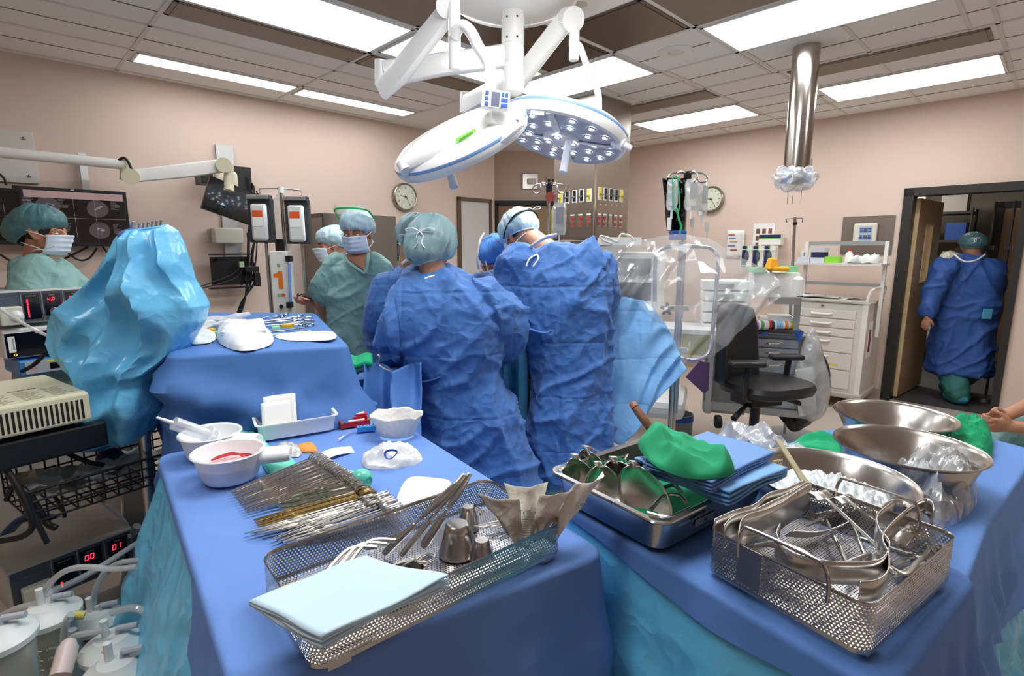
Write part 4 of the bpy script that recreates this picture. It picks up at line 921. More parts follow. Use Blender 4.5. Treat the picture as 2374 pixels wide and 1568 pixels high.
# ---- stainless drop pipe with wrapped camera head
t = thing('exhaust_pipe', 'polished stainless steel pipe hanging from the ceiling at right', 'pipe', U(4.15, 1.38, CZ)); pz = U(4.15, 1.38, 0)
pb = A(1838, 395, pz.y).z
part('pipe_shell', MB().lathe([(.085, pb), (.085, pb + .2), (.0862, pb + .2), (.0862, pb + .21), (.085, pb + .21), (.085, CZ)], pz, 40), mat('pipe_steel', 'b9b2aa', .18, 1, bump=('brush', 60, .08, .002)), t)
part('pipe_bracket', MB().box(pz + V((.075, .0, pb + .02)), (.05, .03, .12)), M_steel, t, smooth=False)
t = thing('wrapped_cable_head', 'bundle of blue and black connectors wrapped in clear plastic under the steel pipe', 'plastic bundle', pz + V((0, 0, pb - .2)))
b_ = pz + V((0, 0, pb - .03))
for i, (dx, dy, dz, rr, m) in enumerate(((-.07, 0, -.02, .04, mat('connector_blue', '2e62a8', .4)), (0, -.02, -.03, .045, M_black), (.07, 0, -.01, .05, mat('connector_blue', '2e62a8', .4)), (0, .04, .0, .05, M_steel))):
    part('connector', MB().cyl(b_ + V((dx, dy, dz - .04)), b_ + V((dx, dy, dz + .05)), rr * .75, rr * .6, 16), m, t)
mb = MB().ell(b_ + V((0, 0, -.02)), (.155, .12, .105), 60, 36); 
mb.v = [p + (p - b_).normalized() * (.05 * (.4 - crump(p, 14))) for p in mb.v]; part('plastic_wrap', mb, film('wrap_film', 'e8eef4', .55, .2, ('crease', 30, .7, .01)), t)
for dx in (-.045, -.01, .05): part('wire', MB().cyl(b_ + V((dx, 0, -.1)), b_ + V((dx, 0, -.2)), .002, seg=6), mat('copper', 'b9855e', .4, .5), t)
# ================================================================ left wall and equipment
au3 = V((UX, UY, 0)); av3 = V((-UY, UX, 0)); Z3 = V((0, 0, 1))
def wbox(c, d, **k):
    """box turned to the room: d = (along u, along v, height), centre c in world"""
    return MB().box(c, d, RU)
def Lp(px, py, off=.0): return onV(px, py, VL - off)
def tabs(mb, pts): return mb.tube(catmull(pts, 5), .006, 6)
M_cable = mat('cable_black', '18181a', .5); M_beige = mat('beige_plastic', 'd9d4b8', .5); M_alu = mat('aluminium', 'b9bab8', .35, .8)
M_scr = mat('dark_screen', '0c0d10', .12, coat=.5)
t = thing('wall_panel', 'white rectangular mounting board screwed to the wall at the upper left', 'wall panel', Lp(40, 420), AU)
p0, p1 = Lp(-60, 290, .012), Lp(80, 320, .012)
a = U(-.35, VL - .012, 0); mb = MB().box(U(.0, VL - .013, 2.19), (.70, .024, .36), RU); part('board', mb, mat('panel_white', 'd6d3cc', .5), t, smooth=False, bevel=.002)
for x, z in ((.30, 2.32), (.30, 2.06)): part('screw', MB().ell(U(x, VL - .027, z), (.011, .011, .011), 10, 6), M_steel, t)
def monitor(name, label, c, wd, ht, n_along, up=Z3, scr=M_scr, bez=.022, group=None, dep=.045):
    M = frame(c, n_along, up)   # x along, y up, z = normal toward the viewer
    if M.col[2].to_3d().dot(V((0, 0, H)) - V(c)) < 0: M = frame(c, -V(n_along), up)
    t = thing(name, label, 'monitor', c, group=group)
    part('housing', MB().add(MB().box((0, 0, -dep / 2), (wd, ht, dep)).v, BX, M), M_black, t, smooth=False, bevel=.005)
    s_ = part('screen', MB().add(MB().box((0, .004, .001), (wd - bez * 2, ht - bez * 2.3, .002)).v, BX, M), scr, t, smooth=False)
    return t, M, s_
# CT monitors
M_ct = mat('ct_disc', '3c383a', .4, emit='57494c', estr=.22); M_ctb = mat('ct_bone', 'b0a8a6', .4, emit='c8bcbc', estr=.35); M_line = mat('screen_line', '8d8384', .4, emit='a49a9a', estr=.25)
M_sbg = mat('screen_black', '141113', .15, coat=.4); M_pk = mat('screen_reflection', '9a7f80', .4, emit='a28585', estr=.25)
def ct(t_, M, s_, wd, ht, rows, refl=True):
    def at(x, y, z=.0025): return M @ V((x, y, z))
    if refl: part('painted_reflection', MB().add(MB().box((0, ht / 2 - .05, .0024), (wd - .05, .05, .001)).v, BX, M), M_pk, s_, smooth=False)  # pinkish reflection across the screen top, put in as a glowing coloured strip
    for (cx_, cy_, r_, sd) in rows:
        pts = [at(cx_ + r_ * cos(a) * (1 + .05 * sin(a * 3 + sd)), cy_ + r_ * .98 * sin(a)) for a in [2 * pi * i / 28 for i in range(28)]]
        o = part('scan_image', MB().poly(pts), M_ct, s_, smooth=False)
        pts = [at(cx_ + r_ * (.1 + .32 * cos(a) * (1 + .3 * sin(a * 4 + sd))), cy_ + r_ * (.1 + .18 * sin(a + sd)), .0032) for a in [2 * pi * i / 20 for i in range(20)]]
        part('bone_outline', MB().tube(pts, .0012, 4, closed=True), M_ctb, o)
    for q in (((-wd / 2 + .02, -.005), (wd / 2 - .02, -.005)), ((-.005, ht / 2 - .075), (-.005, -ht / 2 + .03)), ((.12, ht / 2 - .075), (.12, -ht / 2 + .03))):
        part('grid_line', MB().tube([at(*q[0]), at(*q[1])], .0009, 4), M_line, s_)
    random.seed(4); mb = MB()
    for cx_, cy_ in ((-.26, .1), (-.09, .1), (.22, .1), (-.26, -.08), (-.09, -.08), (.22, -.08)):
        for k in range(9):
            L_ = random.uniform(.02, .06); y_ = cy_ + .035 - k * .008; mb.tube([at(cx_, y_), at(cx_ + L_, y_)], .0008, 4)
    o = part('readout_text', mb, M_line, s_); o['kind'] = 'stuff'
c = onV(176, 505, 5.18); wd, ht = .655, .42
t, M, s_ = monitor('wall_monitor', 'large black monitor on the left wall showing grey scan slices', c, wd, ht, au3, scr=M_sbg, bez=.02, group='scan monitors on the left wall')
ct(t, M, s_, wd, ht, ((-.15, .075, .068, 0), (.135, .07, .066, 2), (.135, -.09, .064, 4), (-.15, -.09, .064, 1)))
part('logo', MB().add(MB().box((0, ht / 2 - .010, .002), (.02, .008, .003)).v, BX, M), M_steel, t, smooth=False)
part('support_post', MB().add(MB().box((0, .0, 0), (1, 1, 1)).v, BX, Matrix.Translation(onV(196, 410, 5.24)) @ RU.to_4x4() @ Matrix.Diagonal((.045, .04, .34, 1))), M_alu, t, smooth=False)
part('wall_bracket', MB().box(onV(180, 500, 5.26), (.2, .1, .2), RU), M_black, t, smooth=False)
c = onV(-45, 500, 5.1)
t, M, s_ = monitor('wall_monitor', 'black monitor cut off by the left edge beside the scan monitor', c, .46, .38, au3, scr=M_sbg, bez=.022, group='scan monitors on the left wall')
ct(t, M, s_, .40, .36, (), refl=False); part('wall_bracket', MB().box(onV(-60, 500, 5.2), (.2, .2, .2), RU), M_black, t, smooth=False)
# cables under the monitors
for k, (q, r_) in enumerate(((((60, 580), (80, 602), (130, 606), (170, 590), (205, 572)), .008), (((0, 590), (30, 606), (70, 604), (100, 590)), .008), (((130, 560), (175, 600), (205, 600), (225, 575)), .007), (((238, 572), (262, 600), (300, 616)), .007), (((-5, 400), (10, 415), (14, 430)), .007))):
    solo('cable', MB().tube(catmull([onV(x, y, 5.22) for x, y in q], 6), r_, 8), M_cable, ('black cable looping under the scan monitor, %s' % ('leftmost loop', 'left edge loop', 'middle loop', 'right trailing end', 'short one above the cut-off monitor')[k]) if k != 4 else 'short black cable above the monitor cut off at the left edge', 'cable', 'black cables on the left wall')
# overhead boom carrying the tablet monitor
t = thing('monitor_boom', 'long white articulated arm reaching along the left wall to the tilted black display', 'monitor arm', onV(-200, 350, 4.9))
Ya = 4.7
part('boom', MB().tube([onV(-300, 322, Ya), onV(0, 353, Ya), onV(286, 382, Ya)], .042, 16, squash=.8), M_white, t)
part('elbow_post', MB().cyl(onV(291, 372, Ya), onV(291, 418, Ya), .035, seg=20).cyl(onV(303, 410, Ya - .1), onV(303, 410, Ya + .02), .055, seg=24), M_beige, t)
part('spring_arm', beam(MB(), [onV(305, 409, Ya - .06), onV(420, 397, Ya - .08), onV(520, 384, Ya - .1)], .05, [.085, .1, .1]), M_white, t)
part('end_joint', MB().cyl(onV(519, 383, Ya - .17), onV(519, 383, Ya - .05), .055, seg=26).cyl(onV(532, 380, Ya - .11), onV(528, 432, Ya - .11), .03, .035, seg=18), M_beige, t)
part('arm_cable', MB().tube(catmull([onV(275, 372, Ya - .02), onV(287, 366, Ya - .05), onV(297, 375, Ya - .07), onV(305, 392, Ya - .07), onV(312, 397, Ya - .07)], 5), .009, 8), M_cable, t)
part('mount_plate', MB().box(onV(-280, 330, 5.0), (.15, .5, .25), RU), M_white, t, smooth=False)
dM = frame(onV(540, 470, Ya - .15), (au3 + V((0, 0, -.30))), Z3)
t, M, s_ = monitor('tilted_display', 'thin black display hanging tilted from the white arm, small warning message', onV(545, 470, Ya - .12), .42, .255, (au3 * 1.0 + V((0, 0, -.34))).normalized(), scr=M_scr, bez=.003)
part('message_box', MB().add(MB().box((-.09, -.045, .003), (.075, .03, .001)).v, BX, M), mat('msg_bg', '232a38', .3, emit='2c3648', estr=.2), s_, smooth=False)
part('message_text', MB().tube([M @ V((-.09, -.04, .004)), M @ V((-.065, -.04, .004))], .0015, 4).tube([M @ V((-.10, -.05, .004)), M @ V((-.068, -.05, .004))], .0015, 4), mat('msg_text', 'aee0ee', .3, emit='aee0ee', estr=.8), s_)
part('warning_mark', MB().poly([M @ V((-.120, -.043, .004)), M @ V((-.112, -.043, .004)), M @ V((-.116, -.036, .004))]), mat('warn_yellow', 'e8e03a', .3, emit='e8e03a', estr=.8), s_, smooth=False)
part('hub', MB().cyl(onV(530, 430, Ya - .1), onV(530, 445, Ya - .12), .04, seg=18), M_beige, t)
# speaker/monitor backs on the wall rail
t = thing('wall_equipment_rail', 'steel wall rail with black housings and cream shell behind the arm joint', 'equipment rail', Lp(530, 560))
part('rail', MB().box(U(1.62, VL - .02, 1.95), (.14, .03, .98), RU), M_alu, t, smooth=False)
part('black_housing', MB().box(onV(472, 404, 5.12), (.09, .2, .17), RU), M_black, t, smooth=False, bevel=.008)
part('black_panel', MB().box(onV(560, 432, 5.2), (.16, .06, .33), RU), M_black, t, smooth=False)
part('cream_shell', MB().box(onV(525, 425, 5.0), (.17, .1, .2), RU), M_beige, t, bevel=.03)
t = thing('control_box', 'pale grey rounded box on the wall below the tilted display', 'control box', Lp(525, 570))
part('shell', MB().box(onV(527, 547, 5.17), (.235, .12, .135), RU), mat('pale_shell', 'c9c7ba', .5), t, bevel=.012)
part('mount_plate', MB().box(onV(490, 547, 5.24), (.05, .05, .12), RU), M_alu, t, smooth=False)
t = thing('monitor_bracket', 'empty square black metal bracket on the wall under the pale grey box', 'bracket', Lp(530, 670))
o = part('plate', MB().box(onV(535, 628, 5.16), (.32, .02, .245), RU), M_black, t, smooth=False)
for y in (590, 667): part('lip', MB().box(onV(535, y, 5.13), (.34, .06, .012), RU), M_black, t, smooth=False)
for x, y in ((500, 602), (560, 605), (503, 655), (560, 658)): part('slot', MB().cyl(onV(x, y, 5.149), onV(x, y, 5.14), .014, seg=14), mat('hole_black', '050505', .9), o)
random.seed(11)
for k in range(9):
    x0 = 572 + k * 3.2; pts = [(x0, 400 + k * 6), (x0 + random.uniform(4, 16), 470), (x0 + random.uniform(-8, 8), 540), (x0 - 6 + random.uniform(-6, 12), 600), (x0 - 4, 650), (568 - k, 700), (556 - k, 735)]
    if k % 3 == 0: pts = pts[2:5] + [(x0 + 10, 640), (x0 - 8, 600)]
    solo('cable', MB().tube(catmull([onV(x, y, 5.12 + .01 * k) for x, y in pts], 6), .006, 6), M_cable, 'black cable in the tangled bunch hanging right of the black bracket', 'cable', 'tangled cables right of the bracket')
for k, q in enumerate((((455, 668), (500, 652), (540, 636), (560, 618)), ((470, 668), (520, 655), (552, 640), (568, 612)))):
    solo('cable', MB().tube(catmull([onV(x, y, 5.08) for x, y in q], 6), .006, 6), M_cable, ('upper' if k == 0 else 'lower') + ' of two black cables sagging in front of the black bracket', 'cable', 'cables in front of the bracket')
solo('cable_connector', MB().box(onV(560, 613, 5.06), (.035, .03, .05), RU), mat('pale_green_plug', 'a9d3a2', .5), 'pale green plug on a black cable beside the bracket', 'connector', smooth=False)
t = thing('power_adapter', 'two black power bricks hanging in the cable bunch', 'power adapter', onV(590, 640, 5.1))
for x, y, w_, h_ in ((583, 624, .12, .045), (596, 648, .05, .12)): part('brick', MB().box(onV(x, y, 5.08), (w_, .04, h_), RU), M_black, t, smooth=False, bevel=.004)
# ---- rapid infuser stand
Y = 3.85
t = thing('infusion_stand', 'infusion stand with two grey-framed fluid bags and a white column marked with an orange 1', 'infusion stand', (A(655, 900, Y).x, Y, 0))
def pole(p_, r_, x, y0, y1, Yp, m=M_steel, name='pole', seg=14): return part(name, MB().cyl(A(x, y0, Yp), A(x + (y1 - y0) * (1187 - x) / 8081 * 1, y1, Yp), r_, seg=seg), m, p_)
top = A(652, 440, Y)
part('pole', MB().cyl(V((top.x, Y, .1)), top, .013), M_steel, t)
part('hook_bar', MB().tube([A(603, 452, Y), A(602, 438, Y), A(650, 437, Y), A(697, 442, Y), A(698, 454, Y)], .005, 8), M_steel, t)
part('hub', MB().cyl(A(652, 434, Y), A(652, 448, Y), .022), M_white, t)
part('pole_sleeve', MB().box(A(652, 570, Y), (.06, .06, .09)), M_black, t, smooth=False)
for k, (x, y) in enumerate(((607, 512), (692, 515))):
    c = A(x, y, Y - .06); part('upright', MB().cyl(V((c.x, Y - .02, .12)), V((c.x, Y - .02, c.z)), .011), M_steel, t)
    f = part('bag_holder', MB().box(c, (.165, .05, .30)).box(c + V((0, -.012, .155)), (.155, .065, .035)), mat('dark_grey_plastic', '3a3b3f', .45), t, smooth=False, bevel=.006)
    part('latch_bar', MB().box(c + V((0, -.05, .156)), (.15, .008, .026)), M_alu, f, smooth=False, bevel=.003)
    bg = MB().ell(c + V((0, -.03, -.012)), (.058, .03, .135), 24, 20); bg.v = [V((c.x + (p.x - c.x) * 1.0, p.y, p.z)) for p in bg.v]
    part('fluid_bag', MB().box(c + V((0, -.035, -.012)), (.112, .035, .25)), mat('fluid_bag', 'd9dbd6', .15, coat=.5), f, bevel=.02)
    part('orange_label', MB().box(c + V((-.004, -.0535, .045)), (.07, .003, .045)), mat('orange_label', 'e2592c', .5), f, smooth=False)
    part('white_label', MB().box(c + V((-.004, -.0535, -.008)), (.07, .003, .06)), M_paper, f, smooth=False)
cw = A(656, 655, Y - .08); zt = A(656, 582, Y - .08).z; zb = .78
part('column_housing', MB().box((cw.x, Y - .08, (zt + zb) / 2), (.125, .09, zt - zb)), M_white, t, smooth=False, bevel=.006)
part('back_frame', MB().box((cw.x - .085, Y, .95), (.05, .05, 1.1)), M_brush, t, smooth=False)
q1_ = A(653, 648, Y - .08) + V((0, -.047, 0)); part('orange_number', MB().poly([q1_ + V((x, 0, z)) for x, z in ((.028, .062), (.028, -.062), (-.004, -.062), (-.004, .018), (-.036, .018), (-.036, .040), (-.012, .046), (.0, .062))], .001, (0, -1, 0)), mat('orange_digit', 'ef7f22', .5), t, smooth=False)
part('blue_tube', MB().cyl(A(671, 612, Y - .16), A(673, 700, Y - .16), .010), mat('tube_blue', '7d9fe0', .3), t)
part('tube_clamp', MB().box(A(670, 600, Y - .14), (.03, .05, .04)).box(A(672, 707, Y - .14), (.03, .05, .04)), M_black, t, smooth=False)
for x, y, m in ((647, 684, mat('btn_green', '7cc27a', .5)), (657, 684, mat('btn_red', 'd2583a', .5)), (646, 615, MATS['btn_green'])): part('button', MB().box(A(x, y, Y - .127), (.022, .006, .018)), m, t, smooth=False)
part('knob', MB().cyl(A(652, 711, Y - .13), A(652, 711, Y - .16), .014), M_black, t)
part('base', MB().box((cw.x, Y, .06), (.5, .06, .05)).box((cw.x, Y, .06), (.06, .5, .05)), M_grey, t, smooth=False)
for sx, sy in ((1, 0), (-1, 0), (0, 1), (0, -1)): part('caster', MB().cyl((cw.x + sx * .24 - .012, Y + sy * .24, .03), (cw.x + sx * .24 + .012, Y + sy * .24, .03), .03), M_rubber, t)
mb = MB().ell(A(655, 520, Y + .03), (.08, .03, .22), 24, 20); mb.v = [p + V((1, 1, 0)).normalized() * .03 * (.5 - crump(p, 9)) for p in mb.v]
part('plastic_bag', mb, film('bag_film', 'eef0ee', .72, .15, ('crease', 16, .6, .01)), t)
# ---- tall steel cabinets along the left wall
t = thing('supply_cabinet', 'tall grey steel cabinet with glass door showing bins and blue packs', 'cabinet', U(2.75, 5.07, 0), AU)
v0, v1, u0, u1, zt = 4.86, 5.28, 2.28, 3.08, 1.87
M_cab = mat('cabinet_grey', '7d766e', .4, .5)
part('carcass', slabs((u0, u0 + .03, v0, v1, 0, zt), (u1 - .03, u1, v0, v1, 0, zt), (u0, u1, v0, v1, zt - .04, zt), (u0, u1, v1 - .02, v1, 0, zt), (u0, u1, v0, v1, 0, .08)), M_cab, t, smooth=False)
um = (u0 + u1) / 2
for k, (a, b_) in enumerate(((u0 + .01, um - .005), (um + .005, u1 - .01))):
    if k == 0:
        d_ = part('door', slabs((a, a + .1, v0 - .02, v0, .09, zt - .01), (b_ - .05, b_, v0 - .02, v0, .09, zt - .01), (a, b_, v0 - .02, v0, zt - .13, zt - .01), (a, b_, v0 - .02, v0, .09, .2)), M_cab, t, smooth=False)
        part('glass', slab(a + .1, b_ - .05, v0 - .012, v0 - .008, .2, zt - .13), film('cabinet_glass', 'dfe6ea', .9, .03), d_, smooth=False)
    else: d_ = part('door', slab(a, b_, v0 - .02, v0, .09, zt - .01), M_cab, t, smooth=False)
    part('handle', MB().cyl(U(um + (.03 if k else -.03), v0 - .045, .9), U(um + (.03 if k else -.03), v0 - .045, 1.1), .008), M_steel, d_)
for k, z in enumerate((.5, .85, 1.12, 1.42)): part('shelf', slab(u0 + .03, u1 - .03, v0 + .02, v1 - .02, z, z + .03), mat('shelf_white', 'cfcfc8', .5), t, smooth=False)
M_bluep = mat('blue_packs', '2f7fc4', .6)
for k in range(6):
    solo('blue_pack', slab(u0 + .05 + (k % 3) * .105, u0 + .145 + (k % 3) * .105, v0 + .04, v0 + .3, (.88 if k < 3 else .53) , (1.04 if k < 3 else .70)), M_bluep, 'blue folded pack on a shelf inside the glass-fronted steel cabinet', 'pack', 'blue packs in the steel cabinet', smooth=False, bevel=.01)
for k in range(3):
    b0 = u0 + .06 + k * .115
    solo('bin', slabs((b0, b0 + .1, v0 + .04, v0 + .28, 1.151, 1.161), (b0, b0 + .004, v0 + .04, v0 + .28, 1.16, 1.23), (b0 + .096, b0 + .1, v0 + .04, v0 + .28, 1.16, 1.23), (b0, b0 + .1, v0 + .04, v0 + .044, 1.16, 1.2)), mat('cream_bin', 'e0dcae', .5), 'cream storage bin on the middle shelf of the steel cabinet', 'bin', 'cream bins in the steel cabinet', smooth=False)
    mb = MB().ell(U(b0 + .05, v0 + .15, 1.25), (.05, .09, .085), 16, 12); mb.v = [p + V((0, 0, .04)) * (.5 - crump(p, 14)) for p in mb.v]
    solo('plastic_packet', mb, mat('green_white_packet', 'b9cdb0', .3), 'pale green plastic packet in a bin of the steel cabinet', 'packet', 'plastic packets in the steel cabinet')
# ---- wall clock
def clock(label, c, nrm, r_, hands=True, group='wall clocks'):
    M = frame(c, V(nrm).cross(Z3) * -1, Z3)
    if M.col[2].to_3d().dot(V(nrm)) < 0: M = frame(c, V(nrm).cross(Z3), Z3)
    t = thing('wall_clock', label, 'clock', c, group=group); M3 = M.to_3x3()
    part('rim', MB().lathe([(r_ * 1.12, -.02), (r_ * 1.15, 0), (r_ * 1.13, .025), (r_ * 1.06, .035), (r_ * 1.0, .028)], c, 48, M3), M_brush, t)
    part('face', MB().lathe([(r_ * 1.02, .020), (0, .020)], c, 48, M3), mat('clock_face', 'd8dcc8', .5), t)
    if hands:
        for k in range(12):
            a = rad(90 - 30 * (k + 1)); text('numeral', str(k + 1), r_ * .24, M @ Matrix.Translation((cos(a) * r_ * .74, sin(a) * r_ * .74, .021)), M_black, t)
        for k in range(60):
            if k % 5 == 0:
                a = rad(6 * k); part('hour_mark', MB().tube([M @ V((cos(a) * r_ * .9, sin(a) * r_ * .9, .021)), M @ V((cos(a) * r_ * .96, sin(a) * r_ * .96, .021))], .0012, 4), M_black, t)
    for nm, a, L_, w_ in (('hour_hand', rad(90 - 283), .5, .006), ('minute_hand', rad(90 - 145), .82, .0045), ('second_hand', rad(90 - 218), .7, .0012)):
        part(nm, MB().tube([M @ V((-cos(a) * r_ * .15, -sin(a) * r_ * .15, .025)), M @ V((cos(a) * r_ * L_, sin(a) * r_ * L_, .025))], [w_, w_ * .6], 6, squash=.3), M_black, t)
    part('centre_cap', MB().cyl(M @ V((0, 0, .02)), M @ V((0, 0, .03)), .008), M_black, t)
    return t
clock('round steel wall clock with dark hands on the left wall', Lp(938, 457, .03), -av3, .135)
# framed board
t = thing('framed_board', 'white board in a brown steel frame on the wall right of the clock', 'board', Lp(1095, 620)); u0, u1, z0, z1 = 4.235, 4.80, 1.18, 2.17
part('board', slab(u0 + .04, u1 - .04, VL - .02, VL - .005, z0, z1 - .04), mat('board_white', 'd3d3cf', .5), t, smooth=False)
part('frame', slabs((u0, u0 + .045, VL - .035, VL, z0, z1), (u1 - .045, u1, VL - .035, VL, z0, z1), (u0, u1, VL - .035, VL, z1 - .045, z1), (u0, u1, VL - .035, VL, z0 - .045, z0)), mat('bronze_frame', '6b5c4f', .4, .6), t, smooth=False)
# glove boxes in a wire rack
def glove_rack(c0, dx, n, label, boxes, top=None):
    t = thing('wire_rack', label, 'wire rack', c0, 0); M = frame(c0, dx, Z3); wdt = n * .125
    for z in (.02, .20):
        part('wire', MB().tube([M @ V((0, z, .11)), M @ V((wdt, z, .11)), M @ V((wdt, z, -.0)), M @ V((0, z, -.0))], .003, 6, closed=True), M_white, t)
    for x in (0, wdt): part('wire_upright', MB().tube([M @ V((x, -.02, .11)), M @ V((x, .22, .11)), M @ V((x, .22, 0))], .003, 6), M_white, t)
    for k in range(n):
        bM = M @ Matrix.Translation((.0625 + k * .125, .125, .055))
        b_ = thing('glove_box', boxes % ('first', 'second', 'third', 'fourth')[k], 'glove box', bM.translation, group='glove boxes on the walls')
        part('carton', MB().add(MB().box((0, 0, 0), (.117, .24, .085)).v, BX, bM), M_white, b_, smooth=False)
        part('navy_panel', MB().add(MB().box((-.03, 0, .044), (.05, .235, .003)).v, BX, bM), mat('navy', '1c2750', .5), b_, smooth=False)
        part('green_stripe', MB().add(MB().box((.0, 0, .044), (.008, .235, .003)).v, BX, bM), mat('lime_stripe', '6fd04a', .5), b_, smooth=False)
        part('opening', MB().lathe([(0, 0), (.03, .002), (.032, 0)], bM @ V((0, .0, .046)), 20, bM.to_3x3() @ Matrix.Diagonal((.8, 1.9, 1))), mat('glove_grey', '5a6062', .6), b_)
glove_rack(U(3.18, VL - .13 , 1.40), au3, 3, 'white wire rack of glove boxes on the wall between the nurse and the surgeons', '%s upright glove box from the left in the rack beside the clock wall')
# ================================================================ right side
def Rp(px, py, off=0.0): return onU(px, py, URW - off)
# corridor beyond the doorway
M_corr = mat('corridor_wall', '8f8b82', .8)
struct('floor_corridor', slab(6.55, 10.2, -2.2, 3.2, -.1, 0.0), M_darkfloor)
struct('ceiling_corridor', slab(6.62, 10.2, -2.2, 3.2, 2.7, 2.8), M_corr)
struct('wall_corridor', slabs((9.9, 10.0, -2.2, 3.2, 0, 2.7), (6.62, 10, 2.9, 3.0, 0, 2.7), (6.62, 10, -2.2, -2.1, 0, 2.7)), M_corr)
t = thing('ceiling_light', 'added, unseen ceiling light that brightens the corridor beyond the doorway', 'ceiling light', U(7.9, 1.8, 2.69), AU)
part('diffuser', slab(7.6, 8.2, 1.2, 2.4, 2.685, 2.7), mat('corridor_glow', 'ffffff', .5, emit='fff8ee', estr=12.0), t, smooth=False)  # added source, out of view, to light the corridor
t = thing('door_1', 'open maple door with a narrow window, folded back into the corridor', 'door', U(6.56, 1.08, 0)); t['kind'] = 'structure'; del t['category']
part('door_frame', slabs((6.47, 6.66, 1.07, 1.15, 0, 2.12), (6.47, 6.66, .245, .30, 0, 2.12), (6.47, 6.66, .245, 1.15, 2.045, 2.12)), M_frame, t, smooth=False)
dM = frame(U(6.64, 1.055, 0), U(7.40, .985, 0) - U(6.64, 1.055, 0), Z3)   # x along leaf, y up
def leaf(x0, x1, y0, y1, z0=-.022, z1=.022): return MB().add(MB().box(((x0 + x1) / 2, (y0 + y1) / 2, (z0 + z1) / 2), (x1 - x0, y1 - y0, z1 - z0)).v, BX, dM)
mb = MB()
for q in ((0, .82, .02, 1.2), (0, .82, 1.78, 2.03), (0, .28, 1.2, 1.78), (.50, .82, 1.2, 1.78)): mb.add(leaf(*q).v, BX)
lf = part('door_leaf', mb, M_wood, t, smooth=False)
part('leaf_edge', leaf(-.004, .0, .02, 2.03), mat('maple_edge', 'd9bf92', .5), lf, smooth=False)
part('window_bead', (lambda m_: [m_.add(leaf(*q, -.03, .03).v, BX) for q in ((.27, .285, 1.19, 1.79), (.495, .51, 1.19, 1.79), (.27, .51, 1.19, 1.205), (.27, .51, 1.775, 1.79))] and m_)(MB()), mat('maple_edge', 'd9bf92', .5), lf, smooth=False)
part('window_pane', leaf(.28, .5, 1.2, 1.78, -.003, .003), film('pane', 'aab6b8', .8, .03), lf, smooth=False)
part('handle', MB().tube([dM @ V((.75, 1.0, .02)), dM @ V((.75, 1.0, .07)), dM @ V((.64, 1.0, .07))], .01, 8), M_steel, t)
t = thing('door_3', 'closed maple door with a bright window at the back of the corridor', 'door', U(9.88, .2, 0)); t['kind'] = 'structure'; del t['category']
part('door_frame', slabs((9.84, 9.9, -.62, -.53, 0, 2.16), (9.84, 9.9, .62, .70, 0, 2.16), (9.84, 9.9, -.62, .7, 2.08, 2.16)), M_frame, t, smooth=False)
part('door_leaf', slabs((9.87, 9.9, -.53, .62, 0, 2.08)), M_wood, t, smooth=False)
part('door_window', slab(9.862, 9.872, -.45, .02, 1.05, 1.72), mat('lit_window', 'c9cdbf', .4, emit='d8dccb', estr=.6), t, smooth=False)
M_mesh = mat('dark_steel', '4b4a4a', .4, .7)
t = thing('supply_shelving', 'dark wire shelving loaded with boxes and bags in the corridor', 'shelving', U(9.2, 1.2, 0))
for u in (8.9, 9.4):
    for v in (.85, 1.95): part('upright', MB().cyl(U(u, v, 0), U(u, v, 2.05), .013, seg=8), M_mesh, t)
for z in (.3, .8, 1.25, 1.62, 1.98): part('shelf', slab(8.9, 9.4, .85, 1.95, z, z + .03), M_mesh, t, smooth=False)
random.seed(5)
for k, (z, v, w_, h_, m, lab, nm) in enumerate(((1.65, 1.0, .2, .22, mat('blue_bin', '24478e', .5), 'blue bin', 'bin'), (1.65, 1.3, .2, .2, MATS['blue_bin'], 'blue bin', 'bin'), (1.28, 1.0, .22, .26, mat('grey_bag', 'b9beb4', .4, bump=('crease', 14, .8, .04)), 'pale plastic bag', 'bag'), (1.28, 1.35, .26, .28, mat('green_bag', 'a9c4a6', .4, bump=('crease', 14, .8, .04)), 'greenish plastic bag', 'bag'), (.83, 1.1, .3, .3, MATS['blue_bin'], 'blue bin', 'bin'), (2.01, 1.05, .26, .25, mat('grey_carton', 'a7a59e', .7), 'grey carton', 'carton'), (2.01, 1.45, .2, .22, M_white2, 'white carton', 'carton'), (.33, 1.2, .4, .3, MATS['grey_carton'], 'grey carton', 'carton'))):
    if nm == 'bag':
        mb = MB().ell(U(9.1, v, z + h_ * .5), (.16, w_ * .55, h_ * .5), 24, 16); mb.v = [p + V((0, 0, .1)) * (.4 - crump(p, 9)) for p in mb.v]
        for p in mb.v: p.z = max(p.z, z + .005)
    else: mb = slab(8.95, 9.3, v - w_ / 2, v + w_ / 2, z, z + h_)
    solo(nm if nm != 'bag' else 'plastic_bag', mb, m, '%s on the %s corridor shelf%s' % (lab, ('top', 'upper', 'middle', 'lower', 'bottom')[0 if z > 2 else 1 if z > 1.6 else 2 if z > 1.2 else 3 if z > .8 else 4], ', left one' if v > 1.25 else ', right one'), nm, 'supplies on the corridor shelves', smooth=nm == 'bag')
for k, v in enumerate((.52, .38)):
    t = thing('corridor_pole', 'tall thin steel pole inside the doorway, %s of two' % ('left' if k == 0 else 'right'), 'pole', U(7.2, v, 0), group='steel poles in the corridor')
    part('shaft', MB().cyl(U(7.2, v, .05), U(7.2, v, 2.0 + .0), .012, seg=10), M_mesh, t); part('clamp', MB().box(U(7.2, v, 1.55), (.06, .06, .04), RU), M_mesh, t, smooth=False)
    part('base', MB().lathe([(0, .05), (.12, .04), (.13, .0), (0, 0)], U(7.2, v, 0), 20), M_mesh, t)
